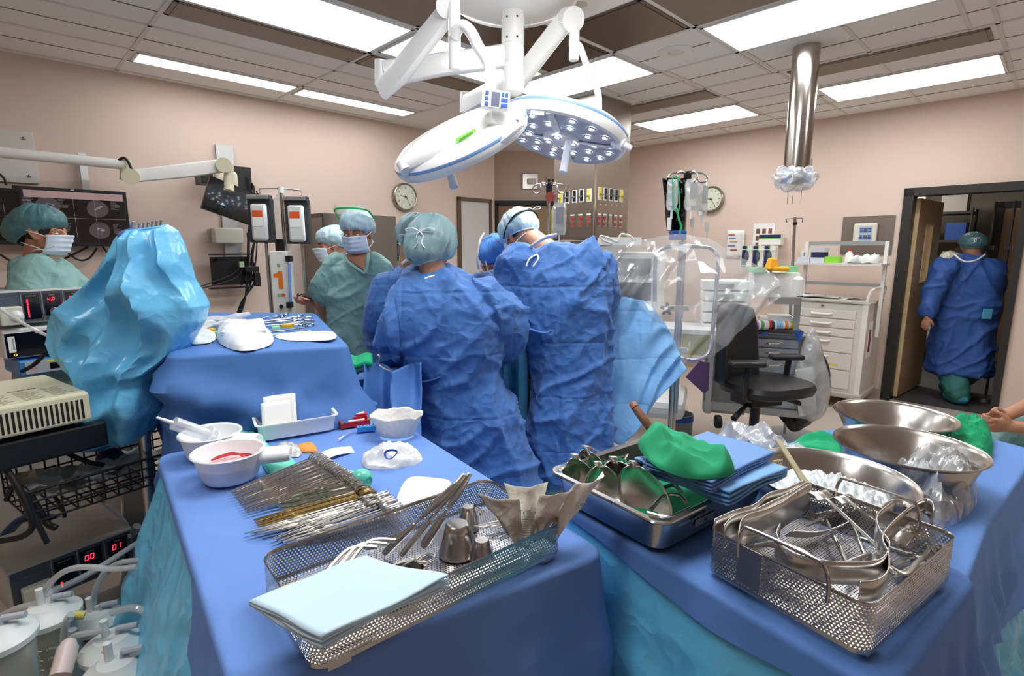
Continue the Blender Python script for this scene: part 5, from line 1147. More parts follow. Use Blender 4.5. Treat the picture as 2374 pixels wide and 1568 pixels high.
# control panel on the wall
t = thing('wall_keypad', 'cream touch keypad on a brown steel wall plate left of the doorway', 'keypad', Rp(2015, 590)); 
part('steel_plate', slab(URW - .012, URW, 1.20, 1.655, 1.485, 1.87), mat('brown_plate', '8d8076', .35, .85), t, smooth=False)
part('housing', slab(URW - .05, URW - .01, 1.335, 1.545, 1.60, 1.80), mat('cream_shell', 'ddd8cb', .4), t, smooth=False, bevel=.018)
kp = part('key_plate', slab(URW - .054, URW - .05, 1.375, 1.49, 1.615, 1.765), mat('key_plate', 'a9b9c9', .4), t, smooth=False)
for z in (1.655, 1.725):
    part('display', slab(URW - .057, URW - .054, 1.415, 1.452, z - .018, z + .024), MATS['lcd_grey'], kp, smooth=False)
    for v in (1.385, 1.458):
        for j in range(3): part('key', slab(URW - .057, URW - .054, v, v + .024, z - .016 + j * .015, z - .006 + j * .015), MATS['key_blue'], kp, smooth=False)
t = thing('wall_thermostat', 'small grey thermostat on the wall above the glove cartons', 'thermostat', Rp(1875, 580)); part('case', slab(URW - .03, URW, 1.94, 2.03, 1.40, 1.52), M_white2, t, smooth=False); part('display', slab(URW - .034, URW - .03, 1.97, 2.0, 1.46, 1.5), MATS['lcd_grey'], t, smooth=False)
# posters
t = thing('photo_chart', 'white chart with nine small brown photos taped on the right wall', 'poster', Rp(1770, 575))
part('sheet', slab(URW - .006, URW - .002, 2.335, 2.575, 1.50, 1.83), M_paper, t, smooth=False)
M_ph = mat('brown_photo', '7d5442', .5)
for i in range(3):
    for j in range(3): part('photo', slab(URW - .009, URW - .006, 2.365 + i * .068, 2.405 + i * .068, 1.555 + j * .08, 1.61 + j * .08), M_ph, t, smooth=False)
t = thing('curled_notice', 'curled white notice with coloured bars taped to the right wall', 'poster', Rp(1705, 600))
def cu_(u, v): return U(URW - .004 - .10 * max(0, (1 - u) - .55) ** 2 - .03 * v * (1 - u), 2.66 + (u) * .23 , 1.42 + v * .34)
part('sheet', MB().grid(cu_, 12, 6), M_paper, t, solid=.001)
for k, (c_, a_, b_, z) in enumerate((('c24a3a', .55, .9, 1.70), ('6a8fd0', .5, .85, 1.66), ('d8a070', .4, .8, 1.62), ('7d80c8', .5, .9, 1.57), ('b43a3a', .4, .75, 1.52))): part('colour_bar', MB().add([cu_(a_, (z - 1.42) / .34) + V((-.004, -.004, 0)), cu_(b_, (z - 1.42) / .34) + V((-.004, -.004, 0)), cu_(b_, (z + .012 - 1.42) / .34) + V((-.004, -.004, 0)), cu_(a_, (z + .012 - 1.42) / .34) + V((-.004, -.004, 0))], [(0, 1, 2, 3)]), mat('bar%d' % k, c_, .6), t, smooth=False)
glove_rack(U(URW - .14, 2.60, 1.33), -av3, 3, 'white wire rack of glove boxes on the right wall under the photo chart', '%s upright glove box from the left in the right wall rack')
b_ = thing('glove_box', 'glove box lying sideways on top of the upright boxes of the right wall rack', 'glove box', U(URW - .08, 2.3, 1.5), group='glove boxes on the walls')
part('carton', slab(URW - .125, URW - .03, 2.22, 2.46, 1.585, 1.70), M_white, b_, smooth=False); part('navy_panel', slab(URW - .128, URW - .125, 2.222, 2.458, 1.66, 1.698), MATS['navy'], b_, smooth=False); part('green_stripe', slab(URW - .128, URW - .125, 2.222, 2.458, 1.65, 1.658), MATS['lime_stripe'], b_, smooth=False)
clock('second wall clock on the right wall, half hidden behind hanging bags', Rp(1650, 462, .03), -au3, .135)
# ---- white drawer cart
uF, uB = 5.82, 6.36; pR = onU(1992, 900, uF); vR = -UY * pR.x + UX * pR.y; vL_ = vR + .76; zT = onU(1990, 705, uF).z
M_cart = mat('cart_cream', 'dcd8cf', .4)
t = thing('drawer_cart', 'tall cream medical cart with six drawers and papers on top', 'drawer cart', U(6.1, (vR + vL_) / 2, 0), AU)
part('carcass', slab(uF, uB, vR, vL_, .16, zT), M_cart, t, smooth=False, bevel=.008)
part('top_tray', slabs((uF - .02, uB + .01, vR - .015, vL_ + .015, zT, zT + .015), (uF - .02, uF, vR, vL_, zT, zT + .03)), M_cart, t, smooth=False)
hs = [.13, .13, .12, .22, .24, .27]; z = zT - .07; sc_ = (zT - .07 - .19) / sum(hs)
for k, h_ in enumerate(hs):
    h_ *= sc_; d_ = part('drawer', slab(uF - .014, uF, vR + .09, vL_ - .03, z - h_ + .008, z - .004), M_cart, t, smooth=False, bevel=.003)
    vm = (vR + vL_) / 2; part('handle', MB().tube([U(uF - .01, vm + .09, z - .04), U(uF - .04, vm + .075, z - .045), U(uF - .04, vm - .075, z - .045), U(uF - .01, vm - .09, z - .04)], .0115, 8), M_white, d_)
    z -= h_
part('lock', MB().cyl(U(uF - .01, (vR + vL_) / 2, zT - .035), U(uF - .02, (vR + vL_) / 2, zT - .035), .012), M_brush, t)
part('corner_post', slab(uF - .01, uF + .03, vR - .005, vR + .04, .16, zT), M_white, t, smooth=False)
part('push_handle', MB().tube(catmull([U(uF + .03, vR + .02, zT + .01), U(uF + .03, vR + .0, zT + .11), U(uF + .08, vR - .02, zT + .14), U(uB - .05, vR - .02, zT + .14), U(uB, vR, zT + .04)], 5), .014, 10), M_white, t)
part('side_label', slab(uF + .12, uF + .28, vR - .004, vR, .5, .85), M_paper, t, smooth=False); part('side_print', slab(uF + .13, uF + .2, vR - .006, vR - .004, .56, .78), mat('maroon', '8d3a38', .6), t, smooth=False)
part('yellow_tape', slab(uF - .017, uF - .014, vR + .2, vR + .34, .42, .435), MATS['yellow_label'], t, smooth=False)
part('plinth', slab(uF - .03, uB, vR - .03, vL_, .11, .165), mat('plinth_grey', 'b7b0a8', .5), t, smooth=False, bevel=.015)
for u, v in ((uF + .05, vR + .05), (uF + .05, vL_ - .05), (uB - .05, vR + .05), (uB - .05, vL_ - .05)): part('caster', MB().cyl(U(u, v - .015, .055), U(u, v + .015, .055), .055).box(U(u, v, .10), (.03, .05, .03), RU), M_grey, t)
for k in range(3):
    c = U(uF + .25 - k * .05, vR + .25 + k * .13, zT + .022 + k * .006)
    solo('paper_sheet', MB().grid(lambda u, v, c=c, k=k: c + Rz(k * .5 + .3) @ V(((u - .5) * .3, (v - .5) * .22, .018 * abs(sin(u * 4 + k)))), 8, 6), M_paper, 'loose white paper on top of the cream drawer cart', 'paper', 'papers on the cream cart', solid=.001)
solo('folder', MB().box(U(uF + .3, vL_ - .15, zT + .03), (.3, .26, .02), RU), mat('navy', '1c2750', .5), 'dark folder under the papers on the cream cart', 'folder', smooth=False)
# overhead bridge shelf
t = thing('bridge_shelf', 'steel-edged shelf on tall side posts above the cream cart', 'shelf', U(6.3, 1.7, 0)); ub = 5.98
pl, pr = onU(1865, 565, ub), onU(2052, 566, ub); v1_ = -UY * pl.x + UX * pl.y; v0_ = -UY * pr.x + UX * pr.y
zs = onU(1950, 610, ub).z
part('rear_rail', slab(ub + .1, ub + .13, v0_, v1_, pl.z - .02, pl.z + .02), M_alu, t, smooth=False)
part('shelf_plate', slab(ub - .15, ub + .2, v0_ - .02, v1_ + .05, zs - .02, zs), M_white2, t, smooth=False)
part('lower_rail', slab(ub + .1, ub + .13, v0_, v1_, 1.18, 1.21), M_alu, t, smooth=False)
for v in (v0_, v1_): part('side_post', slab(ub + .08, ub + .12, v - .015, v + .015, .7, pl.z + .02), M_white, t, smooth=False)
def onshelf(nm, px0, px1, h_, m, lab, cat, grp=None, z0=None, du=0, round_=False):
    a = onU(px0, 600, ub - .08 + du); b = onU(px1, 600, ub - .08 + du); va = -UY * a.x + UX * a.y; vb = -UY * b.x + UX * b.y; z0 = z0 or zs + .001
    return solo(nm, slab(ub - .10 + du, ub + .05 + du, min(va, vb), max(va, vb), z0, z0 + h_), m, lab, cat, grp, smooth=False)
M_carton = mat('purple_white_carton', 'cfd2de', .6)
onshelf('carton', 1848, 1878, .05, M_carton, 'low white and purple carton at the left end of the bridge shelf', 'carton', 'cartons on the bridge shelf'); onshelf('carton', 1880, 1912, .05, M_carton, 'white and purple carton under the navy one on the bridge shelf', 'carton', 'cartons on the bridge shelf')
onshelf('carton', 1881, 1910, .05, mat('navy', '1c2750', .5), 'navy carton stacked in the middle of the bridge shelf cartons', 'carton', 'cartons on the bridge shelf', z0=zs + .054); onshelf('carton', 1880, 1912, .04, M_carton, 'white carton topmost of the stack on the bridge shelf', 'carton', 'cartons on the bridge shelf', z0=zs + .107)
onshelf('carton', 1913, 1944, .06, mat('lime_carton', '8fdc3c', .6), 'lime green carton on the bridge shelf', 'carton', 'cartons on the bridge shelf')
bp = onU(1968, 600, ub - .02); t = thing('bottle', 'white squeeze bottle with a red cap on the bridge shelf', 'bottle', (bp.x, bp.y, zs))
part('bottle_body', MB().lathe([(0, 0), (.033, .002), (.034, .08), (.024, .1), (.012, .108), (.012, .118)], (bp.x, bp.y, zs + .001), 20), M_white, t); part('cap', MB().lathe([(.013, 0), (.013, .018), (0, .02)], (bp.x, bp.y, zs + .118), 14), mat('red_cap', 'd2392c', .4), t)
for k, px in enumerate((1985, 2005, 2025)):
    q = onU(px, 600, ub - .04); mb = MB().ell((q.x, q.y, zs + .04), (.07, .055, .042), 20, 12); mb.v = [p + V((.3, 0, .9)) * .08 * (.4 - crump(p, 16)) for p in mb.v]
    for p in mb.v: p.z = max(p.z, zs + .002)
    solo('plastic_packet', mb, mat('white_packet', 'e2e2de', .35), '%s crumpled white packet on the right half of the bridge shelf' % ('leftmost', 'middle', 'rightmost')[k], 'packet', 'crumpled packets on the bridge shelf')
# ---- anaesthesia supply cart (steel) behind the chair
Yc = 3.85
def bx(name, x0, x1, y0, y1, Yb, dep, m, p_, rz=rad(-20), bev=0, **k):
    c0 = A((x0 + x1) / 2, (y0 + y1) / 2, Yb); r_ = Yb / 1.0 / FPX
    w_ = (A(x1, (y0 + y1) / 2, Yb).x - A(x0, (y0 + y1) / 2, Yb).x); h_ = A((x0 + x1) / 2, y0, Yb).z - A((x0 + x1) / 2, y1, Yb).z
    return part(name, MB().box(c0 + Rz(rz) @ V((0, dep / 2, 0)), (w_ / cos(rz), dep, h_), Rz(rz)), m, p_, smooth=False, bevel=bev, **k)
M_steelp = mat('painted_steel', 'b3b1ab', .35, .5)
t = thing('steel_cart', 'steel supply cart with chrome drawer pulls behind the black office chair', 'supply cart', (A(1750, 900, Yc).x, Yc, 0))
bx('carcass', 1742, 1848, 782, 955, Yc, .42, M_steelp, t)
for y0, y1 in ((787, 806), (808, 829), (831, 864), (868, 905), (908, 945)):
    d_ = bx('drawer', 1748, 1842, y0, y1, Yc - .015, .02, M_alu, t)
    part('handle', MB().tube([A(1775, (y0 + y1) / 2, Yc - .02), A(1782, (y0 + y1) / 2, Yc - .05), A(1806, (y0 + y1) / 2, Yc - .06), A(1813, (y0 + y1) / 2, Yc - .03)], .007, 8), M_chrome, d_)
bx('top', 1736, 1856, 777, 783, Yc - .03, .48, M_brush, t); bx('left_bay', 1640, 1745, 820, 955, Yc + .12, .4, mat('bay_grey', '7d7a76', .5), t)
bx('bay_frame', 1640, 1652, 770, 960, Yc + .08, .05, M_steelp, t); bx('bay_base', 1642, 1850, 945, 960, Yc + .0, .5, M_steelp, t)
for x in (1660, 1830): part('caster', MB().cyl(A(x, 978, Yc - .0) * 1, A(x, 978, Yc) + V((.03, 0, 0)), .05), M_rubber, t)
cz = A(1800, 778, Yc).z
o = thing('label_dispenser', 'brown tray holding a row of coloured tape rolls on the steel cart', 'tape dispenser', A(1795, 765, Yc)); bx('tray', 1748, 1850, 765, 770, Yc - .02, .14, mat('brown_tray', '5b463a', .5), o)
random.seed(9)
for k, c_ in enumerate(('b98fc0', 'ffffff', '5fb35c', 'e8e8e8', 'e8e8e8', 'c8362c', '2c2c30', 'd8dce0', '8fc4e8', '8fc4e8', 'e8e8e8', 'e8863a', 'dddddd', 'e8d84a', '20305e', '20305e')):
    x = 1752 + k * 6.1; p = A(x, 754, Yc - .0); solo('tape_roll', MB().lathe([(.014, -.008), (.034, -.008), (.034, .008), (.014, .008)], p, 18, rot('Y', pi / 2)), mat('tape_' + c_, c_, .5), 'tape roll standing in the row on the brown tray: %s' % {'b98fc0': 'lilac, at the left end', 'ffffff': 'white, beside the lilac one', '5fb35c': 'green one', 'e8e8e8': 'pale grey', 'c8362c': 'red one', '2c2c30': 'black one', 'd8dce0': 'silver grey one', '8fc4e8': 'light blue', 'e8863a': 'orange one', 'dddddd': 'light grey beside orange', 'e8d84a': 'yellow one', '20305e': 'navy, right end'}[c_], 'tape roll', 'tape rolls on the steel cart')
t = thing('organiser_box', 'clear organiser box with blue latches under the tape tray', 'organiser box', A(1795, 778, Yc)); bx('box', 1752, 1846, 771, 777, Yc + .0, .14, mat('clear_box', 'c5d0dc', .2), t); 
for x in (1772, 1825): bx('latch', x - 6, x + 6, 770, 777, Yc - .012, .012, MATS['key_blue'], t)
t = thing('white_tray', 'white plastic tray sitting above the tape rolls', 'tray', A(1810, 745, Yc)); bx('tray_body', 1768, 1848, 738, 745, Yc + .0, .16, M_white2, t); bx('tray_lid', 1785, 1832, 732, 738, Yc + .02, .12, M_white2, t, bev=.004)
# white dispenser stand with bottles (upper shelf of the cart)
Yd = 3.7
t = thing('syringe_station', 'cream dispenser box on a steel post holding bottles and green boxes', 'dispenser stand', (A(1800, 900, Yd).x, Yd, 0))
bx('cream_box', 1752, 1845, 632, 690, Yd, .22, M_white, t, rz=rad(-15), bev=.006); bx('under_box', 1800, 1850, 690, 706, Yd - .02, .22, M_steelp, t, rz=rad(-15)); bx('post', 1838, 1850, 692, 860, Yd + .1, .04, M_steelp, t)
part('hand_pump_bottle', MB().lathe([(0, 0), (.035, 0), (.035, .11), (.015, .13), (.012, .15)], A(1848, 686, Yd - .1), 18), M_white, t)
bx('green_box', 1748, 1790, 622, 632, Yd, .1, mat('mint_green', '8fd0a0', .5), t, rz=0); bx('green_box', 1824, 1850, 618, 632, Yd, .1, MATS['mint_green'], t, rz=0)
g = MB().box(A(1790, 612, Yd - .02), (.09, .06, .08), Rz(.3), taper=.4).box(A(1806, 624, Yd - .03), (.12, .06, .03), Rz(-.2)); solo('orange_clip', g, mat('bright_orange', 'f5ae2a', .5), 'bright orange plastic clamp on top of the cream dispenser box', 'clamp', smooth=False, bevel=.01)
t = thing('iv_pole', 'thin grey drip pole with small cross hooks in front of the right wall', 'drip pole', (A(1846, 900, 4.2).x, 4.2, 0), group='drip poles')
part('pole', MB().cyl(V((A(1846, 700, 4.2).x, 4.2, .03)), A(1843, 504, 4.2), .011), M_steel, t); part('hook', MB().tube([A(1824, 516, 4.2), A(1824, 508, 4.2), A(1860, 506, 4.2), A(1860, 516, 4.2)], .004, 6), M_steel, t); part('grip', MB().cyl(A(1843, 515, 4.2), A(1843, 522, 4.2), .016), M_black, t); part('base', MB().lathe([(0, .05), (.22, .03), (.23, 0), (0, 0)], (A(1846, 900, 4.2).x, 4.2, 0), 20), M_grey, t)
# ---- office chair
t = thing('office_chair', 'black office chair with armrests and a five-star base on the right', 'chair', (A(1755, 1000, 3.25).x, 3.3, 0))
ch = V((A(1755, 1000, 3.25).x, 3.3, 0)); M_leath = mat('black_vinyl', '1c1c1e', .42, bump=('grain', 200, .15, .001)); hd_ = rad(-70)
seat = MB(); sz = A(1780, 900, 3.15).z - .02
for j, (k_, z_) in enumerate(((.82, -.045), (.97, -.03), (1.0, 0), (.96, .028), (.7, .042), (0.02, .045))):
    pass
rows = []
for k_, z_ in ((.80, -.05), (.97, -.03), (1.0, 0), (.95, .03), (.7, .045), (.3, .048)):
    rows.append([V((ch.x + .05, ch.y, sz)) + Rz(hd_) @ V((.25 * k_ * cos(a) * (abs(cos(a)) ** 3 + abs(sin(a)) ** 3) ** (-1 / 3), .27 * k_ * sin(a) * (abs(cos(a)) ** 3 + abs(sin(a)) ** 3) ** (-1 / 3), z_)) for a in [2 * pi * i / 32 for i in range(32)]])
part('seat', MB().loft(rows), M_leath, t)
bl, br_ = A(1672, 890, 3.2), A(1757, 890, 3.35)
def bk_(u, v):
    a = A(1668 + 8 * v, 890 - 175 * v, 3.2); b = A(1758 - 6 * v - 30 * max(0, v - .75), 878 - 165 * v, 3.42); p = a.lerp(b, u); p += V((-.04, .06, 0)) * sin(pi * u); p.z += .03 * sin(pi * u) * (v > .9); return p
part('backrest', MB().grid(bk_, 16, 16), M_leath, t, solid=.07, bevel=.02, sub=1)
for (x0, y0, x1, y1, Ya_) in ((1692, 845, 1772, 843, 3.05), (1786, 828, 1860, 828, 3.42)):
    part('armrest', MB().box((A(x0, y0, Ya_) + A(x1, y1, Ya_)) / 2, ((A(x1, y1, Ya_) - A(x0, y0, Ya_)).length, .09, .035)), M_leath, t, bevel=.014)
    xm = (x0 + x1) / 2; part('arm_post', MB().tube([A(xm + 6, y0 + 4, Ya_), A(xm - 2, 880, Ya_), A(xm - 6, 925, Ya_ + .08), A(xm + 30, 935, 3.3)], [.028, .026, .022, .02], 10, squash=.6), M_black, t)
part('mechanism', MB().box(ch + V((0, 0, sz - .09)), (.24, .2, .06), Rz(.3)), M_black, t, smooth=False, bevel=.01); part('lever', MB().tube([ch + V((-.1, -.1, sz - .1)), ch + V((-.22, -.2, sz - .16))], [.012, .02], 8), M_black, t)
part('gas_lift', MB().cyl(ch + V((0, 0, .09)), ch + V((0, 0, sz - .1)), .03), M_black, t)
for k in range(5):
    a = k * 2 * pi / 5 + .25; e = ch + V((cos(a) * .3, sin(a) * .3, .075)); l_ = part('leg', MB().tube([ch + V((0, 0, .10)), e], [.035, .022], 10, squash=.7), M_black, t)
    part('caster', MB().cyl(e + V((-.02, 0, -.045)), e + V((.02, 0, -.045)), .03), M_rubber, l_)
# bag hanging beside the chair
c0 = A(1872, 870, 3.75); mb = MB().ell(c0, (.15, .12, .34), 40, 40)
def bagp(p):
    h = (p.z - c0.z) / .34; k = .45 + .55 * (1 - max(-1, min(1, h))) / 2 * 1.25; q = V((c0.x + (p.x - c0.x) * k + .03 * (1 - h), c0.y + (p.y - c0.y) * k, p.z)); return q + (q - c0).normalized() * .05 * (.45 - crump(q, 8, 1, 1, .5))
mb.v = [bagp(p) for p in mb.v]; solo('clear_bag', mb, film('bag_film2', 'd0d2d2', .45, .2, ('crease', 12, .7, .02)), 'clear plastic bag with a white pouch hanging beside the office chair', 'plastic bag')
mb = MB().ell(c0 + V((.06, .18, -.12)), (.2, .14, .36), 32, 28); mb.v = [p + (p - c0).normalized() * .08 * (.45 - crump(p, 7, 1, 1, .5)) for p in mb.v]
for p in mb.v: p.z = max(p.z, .01)
solo('rubbish_bag', mb, mat('black_bag', '17171a', .3, bump=('crease', 12, .8, .03)), 'black rubbish bag slumped behind the office chair', 'rubbish bag')
solo('white_pouch', MB().box(c0 + V((-.01, -.02, -.12)), (.13, .03, .36), rot('Y', -.15)), M_white2, 'white drainage pouch inside the clear hanging bag', 'pouch', bevel=.014)
solo('blue_clip', MB().tube([A(1845, 765, 3.7), A(1852, 790, 3.7)], .012, 6).tube([A(1860, 768, 3.7), A(1850, 790, 3.7)], .012, 6), MATS['key_blue'], 'dark blue clip holding the clear bag beside the cart', 'clip')
# ---- anaesthesia machine behind the plastic sheet
Ym = 4.2
t = thing('anaesthesia_machine', 'anaesthesia machine with dark screens and steel frame behind the clear sheet', 'anaesthesia machine', (A(1500, 900, Ym).x, Ym, 0))
bx('tower', 1425, 1520, 590, 960, Ym, .5, mat('machine_white', 'd5d7d6', .4), t, bev=.01); s_ = bx('screen', 1432, 1505, 600, 640, Ym - .02, .03, mat('machine_screen', '26282e', .2), t); bx('screen', 1430, 1505, 655, 705, Ym - .02, .03, MATS['machine_screen'], t)
bx('worktop', 1425, 1660, 762, 772, Ym - .3, .4, M_white2, t); bx('yellow_bin', 1585, 1655, 765, 825, Ym - .15, .25, mat('sharps_yellow', 'd8d45a', .45), t, bev=.008); bx('plinth', 1470, 1580, 930, 975, Ym - .6, .6, M_white, t, bev=.05)
part('monitor_box', MB().box(A(1435, 560, Ym), (.3, .2, .06)), M_white2, t, smooth=False); part('yellow_strip', MB().box(A(1445, 552, Ym - .08), (.09, .02, .015)), MATS['yellow_label'], t, smooth=False); part('cable_loop', MB().tube(catmull([A(1420, 565, Ym - .1), A(1395, 555, Ym - .1), A(1393, 547, Ym - .1), A(1412, 552, Ym - .1), A(1432, 560, Ym - .1), A(1440, 543, Ym - .1), A(1462, 548, Ym - .1), A(1468, 556, Ym - .1)], 5), .007, 8), M_white, t)
for k in range(5):
    y0 = 652 + k * 25
    d_ = thing('module_drawer', '%s of five stacked white pump modules behind the clear sheet' % ('topmost', 'second', 'third', 'fourth', 'lowest')[k], 'pump module', A(1685, y0 + 20, 3.95), group='stacked pump modules'); 
    bx('case', 1634, 1732, y0, y0 + 21, 3.95, .25, M_white2, d_, rz=rad(-15), bev=.005); bx('handle_slot', 1665, 1700, y0 + 6, y0 + 13, 3.93, .02, M_grey, d_, rz=rad(-15)); bx('indicator', 1722, 1729, y0 + 4, y0 + 14, 3.92, .02, mat('ind_green', '3c7a4e', .4), d_, rz=rad(-15))
bx('pump_rack', 1640, 1728, 775, 960, 4.0, .12, M_steelp, t, rz=rad(-15))
# tubular steel frame that carries the sheet
Yf = 3.25
t = thing('screen_frame', 'bent steel tube frame and twin posts holding up the clear anaesthesia sheet', 'frame', (A(1590, 900, Yf).x, Yf, 0)); M_tube = mat('tube_steel', 'a7abc0', .22, .9)
part('loop_tube', MB().tube(catmull([A(1518, 700, Yf), A(1519, 610, Yf), A(1528, 582, Yf), A(1560, 572, Yf), A(1640, 574, Yf), A(1662, 592, Yf), A(1664, 620, Yf), A(1656, 720, Yf - .05), A(1648, 800, Yf - .1), A(1636, 826, Yf - .12), A(1605, 836, Yf - .12), A(1570, 828, Yf - .1)], 6), .012, 12), M_tube, t)
for x in (1578, 1588): part('post', MB().cyl(A(x, 560, Yf + .05), V((A(x, 560, Yf + .05).x, Yf + .05, .5)), .011, seg=14), M_tube, t)
part('cross_clamp', MB().box(A(1572, 715, Yf), (.12, .04, .03)).box(A(1572, 812, Yf), (.1, .04, .03)), M_alu, t, smooth=False)
part('star_knob', (lambda m_: [m_.tube([A(1546, 717, Yf - .06), A(1546, 717, Yf - .06) + V((.04 * cos(a), 0, .04 * sin(a)))], [.014, .008], 8) for a in [k * 1.2566 + .3 for k in range(5)]] and m_)(MB()), M_black, t)
part('leg', MB().cyl(A(1561, 830, Yf - .1), V((A(1561, 830, Yf - .1).x, Yf - .1, .04)), .014), M_steel, t); part('foot', MB().lathe([(0, .05), (.2, .035), (.21, 0), (0, 0)], (A(1561, 830, Yf - .1).x, Yf - .1, 0), 24), M_grey, t)
t = thing('kick_bucket', 'grey round bin on the floor beside the steel pole', 'bin', G(1572, 1010, 0)); part('tub', MB().lathe([(0, .01), (.09, .01), (.1, .02), (.105, .2), (.098, .2), (.095, .03)], G(1574, 1012, 0), 28), M_grey, t); part('blue_liner', MB().lathe([(.104, .2), (.107, .19), (.11, .15)], G(1574, 1012, 0), 28), MATS['key_blue'], t)
# IV poles with bags
def ivtop(t, x, y, Yp, sp=45):
    for s in (-1, 1):
        part('hook', MB().tube(catmull([A(x, y, Yp), A(x + s * sp * .7, y - 2, Yp), A(x + s * sp, y + 6, Yp), A(x + s * sp * .92, y + 18, Yp), A(x + s * sp * .62, y + 18, Yp), A(x + s * sp * .5, y + 6, Yp)], 6), .0055, 8), M_steel, t)
        part('hook', MB().tube(catmull([A(x, y, Yp), A(x + s * sp * .4, y - 6, Yp - .12), A(x + s * sp * .5, y + 8, Yp - .15), A(x + s * sp * .3, y + 20, Yp - .13)], 6), .0055, 8), M_steel, t)
    part('hub', MB().cyl(A(x, y - 6, Yp), A(x, y + 22, Yp), .024, .02), M_black, t)
Yi = 3.3
t = thing('iv_pole', 'drip pole with four curled hooks and black hub carrying bags, left of the right clock', 'drip pole', (A(1592, 900, Yi).x, Yi, 0), group='drip poles'); ivtop(t, 1594, 404, Yi)
part('pole', MB().cyl(A(1592, 410, Yi), V((A(1592, 410, Yi).x, Yi, .05)), .012), M_steel, t); part('base', MB().lathe([(0, .06), (.24, .03), (.25, 0), (0, 0)], (A(1592, 410, Yi).x, Yi, 0), 24), M_grey, t)
part('blue_clamp', MB().box(A(1571, 546, Yi - .05), (.085, .08, .055)), MATS['key_blue'], t, smooth=False, bevel=.006)
M_bag = film('drip_bag_film', 'e6e9e6', .5, .15, ('crease', 16, .4, .01)); M_fluid = mat('clear_bag', 'd5dad6', .15, coat=.5, alpha=.75)
def bag(x0, x1, y0, y1, Yb, m, label, name='drip_bag', deco=None, grp='hanging drip bags'):
    c = A((x0 + x1) / 2, (y0 + y1) / 2, Yb); w_ = A(x1, 500, Yb).x - A(x0, 500, Yb).x; h_ = A(0, y0, Yb).z - A(0, y1, Yb).z
    t = thing(name, label, 'drip bag', c, group=grp); prof = []
    def fn(u, v):
        a = 2 * pi * u; k = min(1, 6 * v, 6 * (1 - v) + .25) ; return c + V((cos(a) * w_ / 2 * (.75 + .25 * k), sin(a) * .032 * k, (.5 - v) * h_)) + V((.006, .006, 0)) * noise.noise(V((x0 + cos(a) * 2, v * 5, sin(a))))
    part('pouch', MB().grid(fn, 24, 16, cu=True), m, t)
    part('port', MB().cyl(c - V((0, 0, h_ / 2 - .005)), c - V((0, 0, h_ / 2 + .05)), .007, seg=8), M_white, t)
    if deco != 'none': part('print', MB().box(c + V((0, -.035, .02)), (w_ * .55, .002, h_ * .5)), mat('bag_print', 'b9bcbc', .5, alpha=.8), t, smooth=False)
    return t, c
bag(1588, 1618, 415, 488, Yi - .1, M_bag, 'printed clear drip bag at the centre of the right drip pole'); bag(1618, 1640, 420, 500, Yi + .02, M_bag, 'slim clear drip bag hanging right of the printed one')
t, c = bag(1546, 1572, 415, 488, Yi - .13, M_bag, 'clear drip bag with a green tube loop in front of the black bag', deco='none')
part('green_tube', MB().tube(catmull([c + V((-.01, -.045, .09)), c + V((.012, -.045, .08)), c + V((.03, -.045, -.08)), c + V((-.002, -.045, -.08)), c + V((-.016, -.045, .07))], 6, True), .004, 8, closed=True).tube(catmull([c + V((.015, -.045, -.08)), c + V((.03, -.045, -.14)), c + V((.045, -.045, -.18)), c + V((.04, -.045, -.22))], 6), .006, 8), mat('oxygen_green', '2fae74', .35), t)
part('drip_chamber', MB().cyl(c + V((-.01, 0, -.13)), c + V((-.01, 0, -.20)), .012), M_white, t)
mb = MB().grid(lambda u, v: A(1537 + 55 * u + (10 * v) * (1 - u) - 6 * v * u, 413 + 122 * v, Yi - .03 + .02 * sin(u * 9 + v * 4)), 12, 24); solo('black_pouch', mb, mat('black_film', '0d0d0f', .2, bump=('crease', 14, .8, .03)), 'long shiny black plastic pouch hanging behind the green-looped bag', 'pouch', solid=.01)
for x, y in ((1605, 505), (1639, 515)): solo('drip_chamber', MB().cyl(A(x, y, Yi - .05), A(x, y + 22, Yi - .05), .012, .01).cyl(A(x, y + 22, Yi - .05), A(x, y + 45, Yi - .05), .003), M_fluid, 'clear drip chamber hanging %s below the drip bags' % ('left' if x < 1620 else 'right'), 'drip chamber', 'drip chambers')
Y2 = 3.75
t = thing('iv_pole', 'drip pole with curled hooks beside the steel pendant, bag behind the tall surgeon', 'drip pole', (A(1273, 900, Y2).x, Y2, 0), group='drip poles'); ivtop(t, 1273, 430, Y2, 38)
part('pole', MB().cyl(A(1272, 435, Y2), V((A(1272, 435, Y2).x, Y2, .05)), .012), M_steel, t); part('base', MB().lathe([(0, .06), (.2, .03), (.21, 0), (0, 0)], (A(1272, 410, Y2).x, Y2, 0), 24), M_grey, t)
part('yellow_tube', MB().cyl(A(1278, 488, Y2 + .02), A(1276, 620, Y2 + .02), .012), MATS['yellow_label'], t)
bag(1280, 1313, 470, 545, Y2 - .05, M_bag, 'clear drip bag hanging in front of the steel pendant'); solo('red_gauge', MB().lathe([(0, -.01), (.03, -.01), (.034, 0), (.034, .02), (0, .02)], A(1276, 457, Y2 - .04), 20, rot('X', pi / 2)), mat('gauge_red', 'b4513f', .4), 'round red-rimmed pressure gauge on the left drip pole', 'gauge')
